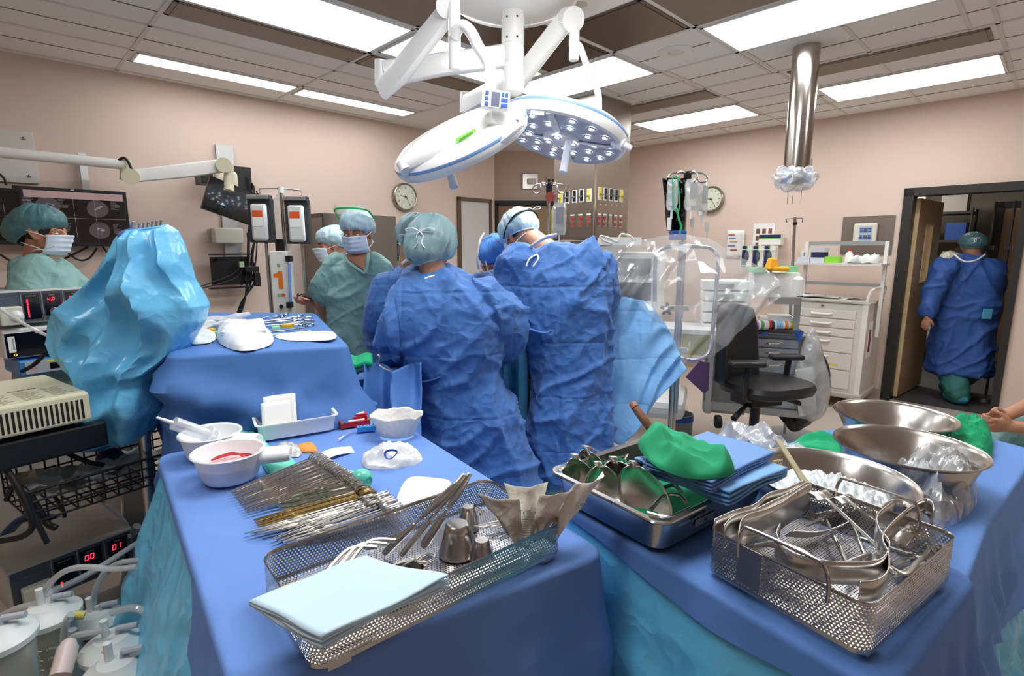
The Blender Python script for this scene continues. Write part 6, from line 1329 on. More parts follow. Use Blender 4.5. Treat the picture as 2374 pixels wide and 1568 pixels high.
# ---- clear anaesthesia sheet draped over the frame
pts = {}
def sheet(u, v):
    """u along the top edge from the left shoulder to the right, v down"""
    tx = [1372, 1440, 1510, 1571, 1640, 1700, 1745, 1800]; ty = [572, 568, 552, 541, 552, 590, 610, 640]; Yt = [3.05, 3.1, 3.15, 3.18, 3.12, 3.05, 3.0, 3.0]
    bxx = [1395, 1430, 1480, 1540, 1590, 1650, 1730, 1806]; by = [690, 695, 705, 760, 845, 830, 760, 690]; Yb = [2.95, 2.95, 2.95, 2.92, 2.9, 2.9, 2.9, 2.95]
    f = u * 7; i = min(6, int(f)); f -= i; L_ = lambda q: q[i] * (1 - f) + q[i + 1] * f
    p = A(L_(tx) * (1 - v) + L_(bxx) * v, L_(ty) * (1 - v) + L_(by) * v, L_(Yt) * (1 - v) + L_(Yb) * v)
    p += V((0, -.10, 0)) * sin(pi * v) * .6 + V((.006, .015, .01)) * noise.noise(V((u * 9, v * 3, 1)))
    p.y += .022 * (1 - abs(noise.noise(V((u * 9 + v * 2, v * 1.6, 0)))) * 3) * (.3 + v); p += V((.2, -1, 0)) * .055 * (.5 - crump(p, 4, 1, 1, .7)); return p
solo('clear_sheet', MB().grid(sheet, 100, 60), film('clear_sheet', 'f0f2f2', .74, .13, ('crease', 6, .8, .05), 'fafbfb', .4), 'large clear plastic sheet draped between the surgeons and the drip pole', 'plastic sheet')
# purple packet
mb = MB().poly([A(1590, 875, 3.3), A(1622, 838, 3.3), A(1645, 842, 3.3), A(1643, 905, 3.3), A(1632, 913, 3.3)], .01); solo('purple_packet', mb, mat('purple_film', '6b4a73', .35), 'purple plastic packet hanging below the clear sheet', 'packet', smooth=False)
# ---- light blue patient drape on the right
def pd(u, v):
    tx = [1392, 1450, 1500, 1530, 1560]; ty = [690, 688, 700, 735, 790]
    bxx = [1412, 1440, 1470, 1520, 1592]; by = [1018, 1030, 1000, 930, 858]
    f = u * 4; i = min(3, int(f)); f -= i; L_ = lambda q: q[i] * (1 - f) + q[i + 1] * f
    p = A(L_(tx) * (1 - v) + L_(bxx) * v, L_(ty) * (1 - v) + L_(by) * v, 2.98 - .12 * v)
    p.y -= .03 * (1 - abs(noise.noise(V((u * 3.2 + v * 2, v * 1.4, 4)))) * 3.2) + .05 * (.5 - crump(p, 3.4)); return p
solo('patient_drape', MB().grid(pd, 50, 50), mat('light_blue_drape', '86bbe8', .7, bump=[('fold', .11, .7, .006), ('crease', 7, .7, .04)]), 'light blue folded drape hanging at the right of the tall surgeon', 'surgical drape', solid=.004)
# operating table, patient drapes between the team
t = thing('operating_table', 'operating table covered with blue and teal drapes between the surgeons', 'operating table', (A(1120, 900, 2.95).x, 2.95, 0))
def humps(u, v):
    x = -.72 + u * .95; y = 2.25 + v * .95; e = min(u, 1 - u, v, 1 - v) * 8
    z = .96 + .10 * sin(pi * v) * sin(pi * u) + .03 * noise.noise(V((x * 4, y * 4, 0)))
    return V((x - (.0 if v > .2 else .05), y + .9 * max(0, u - .3), z if e > .4 else max(.3, z - (.4 - e) * 1.6)))
part('drape', MB().grid(humps, 50, 44), mat('mid_blue_drape', '4b80bd', .7, bump=('crease', 8, .7, .04)), t, solid=.004)
part('table_top', MB().box((-.1, 2.95, .82), (.85, .4, .08)), M_black, t, smooth=False, bevel=.01); part('pedestal', MB().box((-.1, 2.95, .42), (.24, .3, .8)), M_steel, t, smooth=False); part('base', MB().box((-.1, 2.95, .06), (.8, .4, .11)), M_steel, t, smooth=False, bevel=.02)
solo('teal_drape', MB().grid(lambda u, v: A(1166 + 58 * u, 790 + 330 * v, 2.70 + .03 * sin(u * 7)), 14, 30), mat('teal_drape', '4a8fae', .7, bump=('crease', 8, .7, .03)), 'teal drape hanging in the gap between the two nearest surgeons', 'surgical drape', solid=.004)
# left end of the field: bunched drapes with clamp and retractor
def bun(u, v):
    p = A(850 + 130 * u, 835 + 190 * v ** .9 + 20 * sin(pi * u), 2.25 - .25 * v + .12 * sin(u * 8) * .3); p.y -= .05 * (1 - abs(noise.noise(V((u * 2, v * 1.6, 9)))) * 3); return p
solo('bunched_drape', MB().grid(bun, 40, 36), M_drape2, 'bunched blue drape between the far instrument table and the leaning surgeon', 'surgical drape', solid=.006)
q = A(868, 872, 2.12); solo('hooked_retractor', MB().tube(catmull([A(876, 822, 2.1), A(882, 826, 2.1), A(880, 842, 2.1), A(890, 852, 2.1), A(905, 858, 2.1)], 6), [.016] * 25, 8, squash=.2), M_instr, 'bent steel retractor blade standing at the edge of the field', 'retractor')
solo('green_towel', MB().grid(lambda u, v: A(812 + 50 * u, 826 + 22 * v + 4 * sin(u * 6), 2.3 - .1 * v), 12, 8), M_green, 'bright green towel on the drapes left of the leaning surgeon', 'towel', solid=.02)
# ================================================================ equipment tower at the left edge
P = lambda x, y: V((x, y, 0))
dT = V((.567, .824, 0)); nT = V((.824, -.567, 0))    # the tower's width direction (receding right) and its front normal
def unit(name, label, cat, left, wd, z0, z1, dep, m, grp=None):
    """left = left front bottom corner; returns thing and a frame x along the front, y up, z out"""
    M = frame(V((left.x, left.y, z0)), dT, Z3)
    if M.col[2].to_3d().dot(nT) < 0: raise ValueError
    t = thing(name, label, cat, V((left.x, left.y, z0)) + dT * wd / 2 - nT * dep / 2, group=grp)
    part('case', MB().add(MB().box((wd / 2, (z1 - z0) / 2, -dep / 2), (wd, z1 - z0, dep)).v, BX, M), m, t, smooth=False, bevel=.008)
    return t, M
def LB(M, x0, x1, y0, y1, z0, z1): return MB().add(MB().box(((x0 + x1) / 2, (y0 + y1) / 2, (z0 + z1) / 2), (x1 - x0, y1 - y0, z1 - z0)).v, BX, M)
M_pan = mat('slate_panel', '4f5763', .45); M_blk = mat('gloss_black', '0b0b0d', .15, coat=.4); M_led7 = mat('red_digit', 'ff1e30', .4, emit='ff2038', estr=3.0); M_case = mat('warm_grey_case', 'c2c1b9', .45)
def insuff(label, left, z0, flow, time_, wd=.37, ht=.145):
    t, M = unit('gas_insufflator', label, 'medical unit', left, wd, z0, z0 + ht, .34, M_case, 'gas flow units in the tower')
    f = part('front_panel', LB(M, .01, wd - .01, .008, ht - .008, 0, .004), M_pan, t, smooth=False)
    for x0, x1 in ((.125, .185), (.20, .265), (.285, .345)): part('display_window', LB(M, x0, x1, .018 if x0 < .13 else .03, ht - .02, .004, .006), M_blk, f, smooth=False)
    for x in (.118, .193, .275): part('divider', LB(M, x - .0015, x + .0015, .008, ht - .008, .004, .006), M_grey, f, smooth=False)
    for k in range(int(8 if flow == '42' else 2)): part('level_bar', LB(M, .136, .142, .028 + k * .011, .036 + k * .011, .006, .007), M_led7, f, smooth=False)
    for x, s_ in ((.212, flow), (.298, time_)):
        mb = MB(); seg7(mb, s_, M @ Matrix.Translation((x, ht - .058, .007)), h=.018, w=.010, t=.0026, gap=.0165); part('digits', mb, M_led7, f)
    for x in (.232, .316): part('knob', MB().lathe([(.018, 0), (.018, .012), (.016, .014), (0, .014)], M @ V((x, .048, .005)), 28, M.to_3x3()), M_brush, f)
    for x, s_ in ((.232, 'FLOW'), (.315, 'TIME'), (.155, 'FLOW SET')): text('caption', s_, .008, M @ Matrix.Translation((x, ht - .028, .0065)), mat('caption_yellow', 'b9b48a', .5), f)
    text('maker_mark', 'MEDICAL, INC.', .008, M @ Matrix.Translation((.07, ht - .035, .0045)), mat('dull_print', '7c828a', .5), f)
    part('filter_block', LB(M, .03, .11, .0, .085, .004, .045), mat('cream_filter', 'd6d6c4', .5), t, smooth=False, bevel=.006)
    part('filter_port', MB().lathe([(.028, 0), (.02, .012), (.008, .018), (.008, .03), (0, .03)], M @ V((.085, .04, .045)), 24, M.to_3x3()), mat('milky_port', 'dfe2dc', .25), t)
    part('power_switch', LB(M, .352, .362, ht - .035, ht - .02, .004, .008), M_white2, f, smooth=False)
    return t, M
uL = P(-2.355, 2.378); tU, mU = insuff('grey flow unit at the top of the left tower, red display reads 42 and 03', uL, 1.20, '42', '03', .37, .155)
t, M = unit('touch_display', 'dark glossy touch display unit with a white asset sticker under the upper flow unit', 'display unit', uL + dT * .035, .36, 1.04, 1.18, .2, M_white2)
part('screen', LB(M, .006, .354, .006, .119, 0, .004), M_blk, t, smooth=False); part('asset_label', LB(M, .015, .04, .03, .105, .004, .005), M_paper, t, smooth=False); text('asset_number', 'GBM-041539', .0095, M @ Matrix.Translation((.034, .067, .0056)) @ Matrix.Rotation(pi / 2, 4, 'Z'), M_black, t)
part('power_ring', MB().tube([M @ V((.035 + .005 * cos(a), .018 + .005 * sin(a), .005)) for a in [k * pi / 6 for k in range(12)]], .0016, 6, closed=True), mat('amber_ring', 'f0a020', .4, emit='f0a020', estr=1.2), t)
t, M = unit('footswitch_console', 'grey and blue console with green digits below the touch display', 'console', uL + dT * .07 + nT * .03, .34, .955, 1.028, .25, mat('console_blue', '3f7fc0', .4))
f = part('front_panel', LB(M, .02, .335, .008, .068, 0, .005), mat('console_grey', 'a6adb3', .4), t, smooth=False)
for x, s_ in ((.145, '0'), (.23, '5')):
    part('display_window', LB(M, x - .035, x + .035, .02, .05, .005, .007), M_blk, f, smooth=False); mb = MB(); seg7(mb, s_, M @ Matrix.Translation((x + .01, .026, .008)), h=.018, w=.010, t=.002); part('digit', mb, mat('green_digit', '8fb06a', .4, emit='9fc070', estr=.6), f)
part('yellow_strip', LB(M, .10, .17, .056, .062, .005, .006), MATS['yellow_label'], f, smooth=False)
for y in (.03, .045): part('red_label', LB(M, .035, .06, y, y + .006, .005, .006), mat('salmon_label', 'd8786a', .5), f, smooth=False)
# beige electrosurgical unit, nearest
eL = P(-1.62, 1.28); t, M = unit('electrosurgical_unit', 'large beige unit with a row of vent slots and printed instructions on its lid', 'medical unit', eL, .46, 1.00, 1.095, .42, mat('esu_beige', 'd5d1b4', .5))
mb = MB()
for k in range(34): x = .012 + k * .0128; mb.add(LB(M, x, x + .0062, .012, .074, 0, .0015).v, BX)
o = part('vent_slots', mb, mat('slot_dark', '17171b', .9), t, smooth=False); 
M2 = M @ Matrix.Translation((0, .0953, 0)) @ Matrix.Rotation(-pi / 2, 4, 'X')
random.seed(3); mb = MB()
for c_ in range(6):
    for k in range(9 if c_ != 2 else 3):
        L_ = random.uniform(.03, .055); mb.add(LB(M2, .03 + c_ * .07, .03 + c_ * .07 + L_, .03 + k * .016, .033 + k * .016, 0, .0006).v, BX)
o = part('lid_print', mb, mat('faded_print', '8f8a72', .7), t, smooth=False); o['kind'] = 'stuff'
for x, s_ in ((.13, 'CAUTION'), (.34, 'INDICATIONS')): text('lid_heading', s_, .011, M2 @ Matrix.Translation((x, .19, .0006)), mat('faded_print2', '55523f', .7), t)
t, M = unit('equipment_tray', 'black slatted tray under the beige unit', 'tray', eL + nT * -.01, .50, .90, .985, .34, M_black)
# cart frame
t = thing('equipment_cart', 'grey medical tower cart with arched side column and curved shelf', 'equipment cart', (-1.6, 1.9, 0)); M_ctg = mat('cart_grey', 'a6a8a6', .4)
def col_(v):
    q = [(300, 985), (345, 1060), (372, 1160), (376, 1260), (362, 1340), (330, 1400)]; f = v * 5; i = min(4, int(f)); f -= i
    return A(q[i][0] * (1 - f) + q[i + 1][0] * f, q[i][1] * (1 - f) + q[i + 1][1] * f, 2.02 - .12 * v)
part('arched_column', beam(MB(), [A(250, 880, 2.3), A(285, 980, 2.22), A(312, 1060, 2.16), A(328, 1160, 2.12), A(328, 1260, 2.08), A(318, 1340, 2.05), A(300, 1420, 2.02)], .13, .09), M_ctg, t)
part('curved_shelf', beam(MB(), [A(-60, 1035, 1.62), A(60, 1020, 1.75), A(170, 1000, 1.95), A(255, 985, 2.15)], .34, .045), M_ctg, t)
part('rear_panel', MB().grid(lambda u, v: A(-120 + 400 * u, 1030 + 400 * v, 2.35 + .15 * u), 4, 4), mat('cart_panel', 'a9a8a2', .5), t, solid=.02, smooth=False)
part('lower_shelf', beam(MB(), [A(-30, 1475, 1.55), A(120, 1445, 1.75), A(300, 1395, 2.05)], .45, .05), M_ctg, t)
part('foot', beam(MB(), [V((-1.75, 1.5, .12)), V((-1.35, 2.1, .12))], .5, .08), M_ctg, t)
for x, y in ((-1.95, 1.6), (-1.5, 1.35), (-1.55, 2.25), (-1.15, 2.0)): part('caster', MB().cyl((x - .012, y, .045), (x + .012, y, .045), .045), M_rubber, t)
part('cable_hook_post', MB().cyl(A(238, 1000, 2.2), A(232, 1190, 2.15), .018), M_ctg, t)
# wire basket
t = thing('wire_basket', 'black wire basket full of cords and papers under the curved shelf', 'wire basket', (-1.5, 1.75, .72)); bk0 = A(62, 1118, 1.55); bk0 = V((bk0.x, bk0.y, 0)); Lb = .50; Db = .30
zb0, zb1 = .70, .80
def B_(a, b, z): return bk0 + dT * a * Lb - nT * b * Db + V((0, 0, z))
for z in (zb0, zb0 + .033, zb0 + .066, zb1): part('rim_wire', MB().tube([B_(0, 0, z), B_(1, 0, z), B_(1, 1, z), B_(0, 1, z)], .0035 if z < zb1 else .005, 6, closed=True), M_black, t)
for k in range(14):
    a = k / 13; part('cross_wire', MB().tube([B_(a, 0, zb1), B_(a, 0, zb0), B_(a, 1, zb0), B_(a, 1, zb1)], .003, 6), M_black, t)
for k in range(6): b = k / 5; part('long_wire', MB().tube([B_(0, b, zb1), B_(0, b, zb0), B_(1, b, zb0), B_(1, b, zb1)], .003, 6), M_black, t)
random.seed(21)
for k in range(6):
    c = B_(random.uniform(.1, .85), random.uniform(.2, .8), zb0 + .02 + k * .012)
    solo('paper_pouch', MB().grid(lambda u, v, c=c, k=k: c + Rz(k * 1.1) @ V(((u - .5) * .2, (v - .5) * .12, .03 * noise.noise(V((u * 4 + k * 3, v * 3, 0))) + .015)), 10, 6), mat('pouch_paper', 'c9cbc6', .5, bump=('crease', 18, .5, .02)), 'crumpled paper pouch lying in the black wire basket', 'paper pouch', 'paper pouches in the wire basket', solid=.001)
solo('blue_sleeve', MB().ell(B_(.55, .6, zb0 + .07), (.05, .04, .05), 16, 10), mat('navy', '1c2750', .5), 'dark blue rolled sleeve in the wire basket', 'sleeve')
# lower flow unit
lL = A(10, 1330, 1.62); insuff('grey flow unit on the lower shelf of the left tower, reading 00 and 01', V((lL.x - .0, lL.y, 0)), lL.z - .155, '00', '01', .37, .15)
t = thing('power_cord_reel', 'blue cord coils hanging behind the lower flow unit', 'cord coil', A(60, 1215, 1.9)); part('coil', MB().tube(catmull([A(10, 1245, 1.95), A(50, 1205, 1.95), A(110, 1200, 2.0), A(150, 1215, 2.05), A(90, 1240, 1.95)], 6), .03, 10, squash=.5), mat('cord_blue', '2b4f74', .5), t)
for k, (q, r_, m, lab) in enumerate(((((30, 1045), (70, 1035), (130, 1042), (200, 1070), (240, 1078)), .008, M_cable, 'thick black cable arching over the wire basket'), (((5, 1075), (35, 1120), (60, 1170), (75, 1220), (50, 1245), (0, 1255)), .009, M_cable, 'black cable hanging left of the basket and curling over the lower unit'), (((15, 1160), (30, 1130), (60, 1140), (72, 1180), (95, 1230), (110, 1260)), .008, M_cable, 'black cable looping down from the basket corner'), (((70, 1150), (95, 1190), (110, 1215), (130, 1225)), .010, M_cable, 'bundle of black leads below the left basket corner'), (((125, 1150), (145, 1180), (150, 1200)), .006, M_cable, 'short black lead hanging under the basket middle'), (((180, 1130), (215, 1155), (245, 1175)), .004, M_white, 'thin white lead running down under the basket'), (((205, 1180), (245, 1180), (280, 1210), (300, 1240), (318, 1220)), .017, M_white2, 'thick pale hose curling behind the lower flow unit'), (((0, 715), (30, 735), (80, 765), (125, 785), (150, 800)), .006, film('clear_hose', 'e9ecea', .5, .1), 'clear corrugated hose crossing the touch display'), (((140, 790), (110, 815), (80, 845), (50, 862)), .007, M_cable, 'coiled black cord in front of the console'))):
    Yk = (1.75, 1.5, 1.55, 1.6, 1.75, 1.9, 2.0, 2.15, 2.1)[k]; P_ = catmull([A(x, y, Yk) for x, y in q], 10)
    if k in (7, 8): # ribbed
        solo('hose' if k == 7 else 'coiled_cord', MB().tube(P_, [r_ * (1 + .22 * (i % 2)) for i in range(len(P_))], 10), m, lab, 'hose' if k == 7 else 'cord')
    else: solo('cable', MB().tube(P_, r_, 8), m, lab, 'cable', 'leads of the left tower')
# suction canisters
M_can = film('canister_plastic', 'cfd0c4', .42, .15, None, 'e8e8de'); M_lid = mat('canister_lid', 'e3e6e2', .35); M_hose = film('suction_hose', 'd9dddc', .45, .08, None)
for k, (px, py, Yk, r_, fl) in enumerate(((112, 1425, 1.30, .066, 'c8b98f'), (225, 1440, 1.42, .062, 'b06a3c'), (262, 1500, 1.22, .064, 'cfcab0'), (272, 1558, 1.10, .062, 'c9c7b5'), (-5, 1480, 1.12, .066, 'cfcab0'))):
    c = A(px, py, Yk); lab = ('graduated clear suction canister with a cream lid, left of the group', 'suction canister with a reddish rim under its lid, behind the others', 'suction canister in the middle of the group with a grey elbow on top', 'frontmost suction canister with clear hose at the bottom', 'suction canister cut off by the left edge')[k]
    t = thing('suction_canister', lab, 'suction canister', c - V((0, 0, .26)), group='suction canisters')
    part('jar', MB().lathe([(0, -.26), (r_ * .86, -.26), (r_ * .9, -.25), (r_, -.01), (r_, 0)], c, 36), M_can, t)
    part('contents', MB().lathe([(0, -.255), (r_ * .84, -.255), (r_ * .88, -.2), (0, -.2)], c, 28), mat('fluid' + fl, fl, .3), t)
    l_ = part('lid', MB().lathe([(r_ * 1.0, -.012), (r_ * 1.12, -.010), (r_ * 1.13, .004), (r_ * 1.0, .012), (r_ * .7, .022), (r_ * .6, .030), (0, .032)], c, 40), M_lid, t)
    if k == 1: part('rim_band', MB().tube([c + V((cos(a) * r_ * 1.08, sin(a) * r_ * 1.08, -.02)) for a in [i * pi / 16 for i in range(32)]], .004, 6, closed=True), mat('rust_rim', '9a5a34', .4), t)
    part('port', MB().tube([c + V((-.015, 0, .03)), c + V((-.015, 0, .075))], .009, 12), M_lid, l_); part('elbow', MB().tube([c + V((.01, .01, .03)), c + V((.01, .01, .045)), c + V((.055, .02, .048))], .008, 10), mat('elbow_grey', 'b9bec6', .4), l_)
    if k == 0:
        for j in range(12): part('scale_mark', MB().box(c + V((.012, -r_ * .97, -.06 - j * .014)), (.02 if j % 2 else .032, .002, .0012)), M_white, t, smooth=False)
        for j, s_ in enumerate(('1900', '1700', '1600', '1500', '1200')): text('scale_number', s_, .011, Matrix.Translation(c + V((.045, -r_ * .82, -.06 - j * .028))) @ Matrix.Rotation(.5, 4, 'Z') @ Matrix.Rotation(pi / 2, 4, 'X'), M_white, t)
        part('yellow_port', MB().cyl(c + V((r_ * .95, 0, 0)), c + V((r_ * 1.35, .01, -.01)), .011), mat('port_yellow', 'e2d26a', .4), t)
t = thing('canister_rack', 'grey round rack holding the suction canisters near the floor', 'canister rack', (-1.25, 1.25, 0)); part('tray', MB().lathe([(0, .20), (.30, .20), (.33, .21), (.33, .235), (.31, .235), (0, .225)], (-1.08, 1.22, 0), 40), M_ctg, t); part('column', MB().cyl((-1.08, 1.22, .05), (-1.08, 1.22, .2), .04), M_ctg, t); part('base', MB().lathe([(0, .06), (.25, .05), (.27, 0), (0, 0)], (-1.08, 1.22, 0), 30), M_ctg, t)
for k, (q, Yk, lab, r_) in enumerate(((((90, 1400), (110, 1360), (150, 1325), (200, 1315), (260, 1320), (318, 1315)), 1.32, 'clear hose arching from the left canister lid to the drape', .008), (((218, 1400), (222, 1365), (245, 1325), (280, 1305), (330, 1298)), 1.42, 'clear hose rising from the second canister', .008), (((0, 1430), (40, 1412), (90, 1400)), 1.3, 'grey hose entering from the left edge to the left canister', .009), (((160, 1500), (150, 1495), (175, 1475), (235, 1462), (245, 1458)), 1.2, 'clear hose looping round the left of the middle canister', .008), (((150, 1505), (165, 1522), (220, 1520), (250, 1512)), 1.18, 'lower hose joining the front canister', .009), (((280, 1540), (330, 1505), (390, 1490), (408, 1492), (400, 1510), (370, 1532)), 1.12, 'dark grey hose curling at the right of the front canister', .010), (((260, 1420), (310, 1410), (340, 1425), (325, 1455), (300, 1470)), 1.28, 'clear hose curling back over the canisters beside the turquoise drape', .010), (((370, 1565), (410, 1550), (450, 1562)), 1.1, 'dark blue tube at the bottom edge under the canisters', .009), (((165, 1425), (152, 1450), (150, 1500), (165, 1480), (168, 1460)), 1.26, 'milky hose dropping from the yellow port', .010))):
    solo('suction_hose', MB().tube(catmull([A(x, y, Yk) for x, y in q], 8), r_, 10), MATS['navy'] if k == 7 else M_hose, lab, 'hose', 'suction hoses')
P_ = catmull([A(x, y, Yk) for x, y, Yk in ((112, 1375, 1.35), (180, 1345, 1.5), (240, 1310, 1.62), (325, 1255, 1.75))], 16); solo('corrugated_hose', MB().tube(P_, [.0085 * (1 + .2 * (i % 2)) for i in range(len(P_))], 10), M_hose, 'pale corrugated hose rising diagonally in front of the lower flow unit', 'hose')
solo('specimen_tube', MB().tube([A(140, 1568, 1.1), A(158, 1500, 1.15)], .022, 14).ell(A(158, 1498, 1.15), (.018, .018, .018), 12, 8), mat('pinkish_tube', 'dcc8c2', .3), 'pinkish tube standing between the canisters at the bottom left', 'tube')
# ---- big blue plastic draped stand
rows = [(521, 382, 390), (527, 355, 398), (536, 292, 404), (560, 276, 414), (600, 264, 425), (650, 228, 440), (690, 190, 466), (710, 172, 476), (745, 154, 470), (790, 142, 440), (815, 152, 425), (845, 175, 385), (868, 195, 365), (885, 198, 358), (915, 178, 362), (950, 152, 365), (985, 130, 352), (1000, 128, 345), (1015, 160, 335), (1035, 212, 268), (1046, 236, 242)]
def fill(rows, n):
    out = []
    for i in range(len(rows) - 1):
        for k in range(n): f = k / n; out.append(tuple(a * (1 - f) + b * f for a, b in zip(rows[i], rows[i + 1])))
    return out + [rows[-1]]
rings = []
for (y, xl, xr) in fill(rows, 6):
    a, b = A(xl, y, 1.86), A(xr, y, 1.86); hw = (b.x - a.x) / 2; c = (a + b) / 2; dp = min(.13, hw * .8)
    ring_ = []
    for k in range(110):
        q = 2 * pi * k / 110; p = c + V((hw * cos(q), dp * sin(q), 0)); h = V((cos(q), sin(q), 0))
        w_ = 1 - abs(noise.noise(V((p.x * 3.2 + p.z * 2, p.y * 3, p.z * 1.6)))) * 3; w2 = 1 - abs(noise.noise(V((p.x * 6 - p.z * 4 + 5, p.y * 5, p.z * 4)))) * 3.4
        p += V((0, -1, 0)) * (.040 * w_ + .024 * w2 + .035 * (1 - abs(noise.noise(V((cos(q) * 1.6 + p.z * .8, p.z * .9, 7)))) * 4) + .05 * (.5 - crump(p, 3.4, 1, 1, .7))) * (1 if sin(q) < 0 else -.4) * min(1, hw * 8); ring_.append(p)
    rings.append(ring_)
t = thing('draped_stand', 'tall stand wrapped in a shiny sky-blue plastic drape, beside the left tower', 'draped stand', (A(300, 1000, 1.86).x, 1.86, 0))
part('plastic_drape', MB().loft(rings), M_poly2, t, ang=50); 
part('pole', MB().cyl(V((A(300, 900, 1.86).x, 1.86, .1)), A(300, 560, 1.86), .02), M_steel, t); part('base', MB().box((A(300, 900, 1.86).x, 1.95, .06), (.1, .5, .05)), M_steel, t, smooth=False)
mb = MB().ell(A(322, 548, 1.84), (.066, .05, .028), 24, 14); part('purple_sleeve', mb, mat('purple_cloth', '5a6cae', .7, bump=('crease', 20, .5, .02)), t)
for k in range(6): p = A(322 + k * 10, 534 - k * 1.6, 1.84); part('clamp_tip', MB().tube([p, p + V((.004, 0, .022)), p + V((.010, 0, .018))], .003, 6), M_steel, t)
part('retractor_tip', MB().tube(catmull([A(303, 540, 1.84), A(304, 527, 1.84), A(310, 514, 1.84)], 4), .007, 8, squash=.4), M_steel, t)
# ================================================================ draped tables
def outline(poly, r=.04, step=.014):
    n = len(poly); out = []
    for i in range(n):
        p0, p1, p2 = P(*poly[i - 1]), P(*poly[i]), P(*poly[(i + 1) % n]); a = p1 + (p0 - p1).normalized() * r; b = p1 + (p2 - p1).normalized() * r
        prev = out[-1] if out else None
        if prev is not None:
            L_ = (a - prev).length; m_ = max(1, int(L_ / step))
            for k in range(1, m_): out.append(prev.lerp(a, k / m_))
        for k in range(7): t_ = k / 6; out.append(a * (1 - t_) ** 2 + p1 * 2 * t_ * (1 - t_) + b * t_ ** 2)
    L_ = (out[0] - out[-1]).length; m_ = max(1, int(L_ / step))
    last = out[-1]; first = out[0]
    for k in range(1, m_): out.append(last.lerp(first, k / m_))
    return out
def drape(name, poly, z, drop, m, label, flare=.05, amp=.03, f=5, seed=0, parent=None, off=0, rough=.004, top=True, fold=None):
    O = outline(poly); n = len(O); c = sum(O, V((0, 0, 0))) / n; nr = []
    for i in range(n):
        d = (O[(i + 1) % n] - O[i - 1]).normalized(); q = V((d.y, -d.x, 0)); q = q if q.dot(O[i] - c) > 0 else -q; nr.append(q)
    for _ in range(3): nr = [(nr[i - 1] + nr[i] * 2 + nr[(i + 1) % n]).normalized() for i in range(n)]
    mb = MB(); rings = []
    if top:
        for k in [0.001] + [j / 26 for j in range(1, 26)]:
            rings.append([V((*(c + (p - c) * k).xy, z + rough * noise.noise(V((*(c + (p - c) * k).xy, seed)) * 5) + rough * .8 * max(0, 1 - abs(noise.noise(V(((c + (p - c) * k).x * 2.2, (c + (p - c) * k).y * 2.2, seed + 3)))) * 9))) for p in O])
    else: rings.append([V((p.x, p.y, z)) - nr[i] * .02 for i, p in enumerate(O)])
    for e in (0, .35, .7, 1): rings.append([V((*(p + nr[i] * (.012 * sin(e * pi / 2) + off)).xy, z - .012 * (1 - cos(e * pi / 2)))) for i, p in enumerate(O)])
    for j in range(1, 31):
        t_ = j / 30; ring_ = []
        for i, p in enumerate(O):
            D = drop(p, i / n) if callable(drop) else drop; h = D * t_
            w_ = noise.noise(V((p.x * f + seed, p.y * f, h * .8))) + .5 * (1 - abs(noise.noise(V((p.x * f * 1.7, p.y * f * 1.7 + seed, h * 1.8)))) * 3) + .7 * max(0, 1 - abs(noise.noise(V(((p.x + p.y) * 2.2 + seed, (h + p.x * .6) * 5.5, (p.x - p.y) * 2)))) * 4) * min(1, h * 6)
            o_ = off + .012 + (flare(p) if callable(flare) else flare) * h + amp * w_ * min(1, h * 7) * (.45 + h)
            if fold: o_ += fold(p, h)
            q = p + nr[i] * max(o_, off + .004); ring_.append(V((q.x, q.y, max(.005, z - .012 - h))))
        rings.append(ring_)
    mb.loft(rings, caps=False)
    o = part(name, mb, m, parent, ang=60) if parent else solo(name, mb, m, label, 'surgical drape', origin=(c.x, c.y, z - .3), ang=60)
    return o
def table(name, poly, z, label):
    t = thing(name, label, 'instrument table', (sum(p[0] for p in poly) / len(poly), sum(p[1] for p in poly) / len(poly), 0)); c = P(sum(p[0] for p in poly) / len(poly), sum(p[1] for p in poly) / len(poly))
    mb = MB().poly([V((*(c + (P(*p) - c) * .97).xy, z - .03)) for p in poly], .02, (0, 0, 1)); part('table_top', mb, M_brush, t, smooth=False)
    for p in poly: q = c + (P(*p) - c) * .85; part('leg', MB().cyl(V((q.x, q.y, .06)), V((q.x, q.y, z - .03)), .014), M_steel, t)
    return t
ZA = .93
TA = [(-1.065, 1.535), (-.46, 1.915), (.185, 1.015), (-.39, .665)]
table('instrument_table', TA, ZA, 'front left instrument table hidden under its blue drape')
M_dA = mat('cornflower_drape', '6b90d2', .7, spec=.3, bump=[('crease', 4, .6, .035), ('grain', 900, .15, .001)])
drape('table_drape', TA, ZA, lambda p, s: .78 if (p.x > -.43 or p.y > 1.8) else .012 + max(0, (p.x + .62)) * 4, M_dA, 'blue cloth over the front left instrument table, under forceps and the long mesh tray', .12, .035, 4, 1, rough=.004)
def dropA(p, s):
    # the turquoise sheet shows down the left side
    return .80
drape('turquoise_under_drape', TA, ZA - .006, dropA, M_poly, 'turquoise plastic sheet hanging down the left side of the front left table', lambda p: .12 + .19 * max(0, min(1, (-.42 - p.x) * 5)) * (p.y < 1.8), .035, 4, 1, off=-.016, top=False)
# far raised table
ZB = 1.20
TB = [(-1.12, 1.70), (-.60, 1.90), (-1.08, 2.88), (-1.68, 2.90)]
tb = table('instrument_table', TB, ZB, 'raised far instrument table under deep blue drape with scissors and gauze')
drape('table_drape', TB, ZB, lambda p, s: .95 if p.x > -1.3 or p.y < 2 else .6, M_drape2, 'deep blue cloth over the raised far table, gathered in folds at the front', .14, .05, 3, 9, rough=.008, fold=lambda p, h: .05 * max(0, 1 - abs(h - .10 - .35 * (p.x + 1.1)) * 14) if p.y < 2.1 else 0)
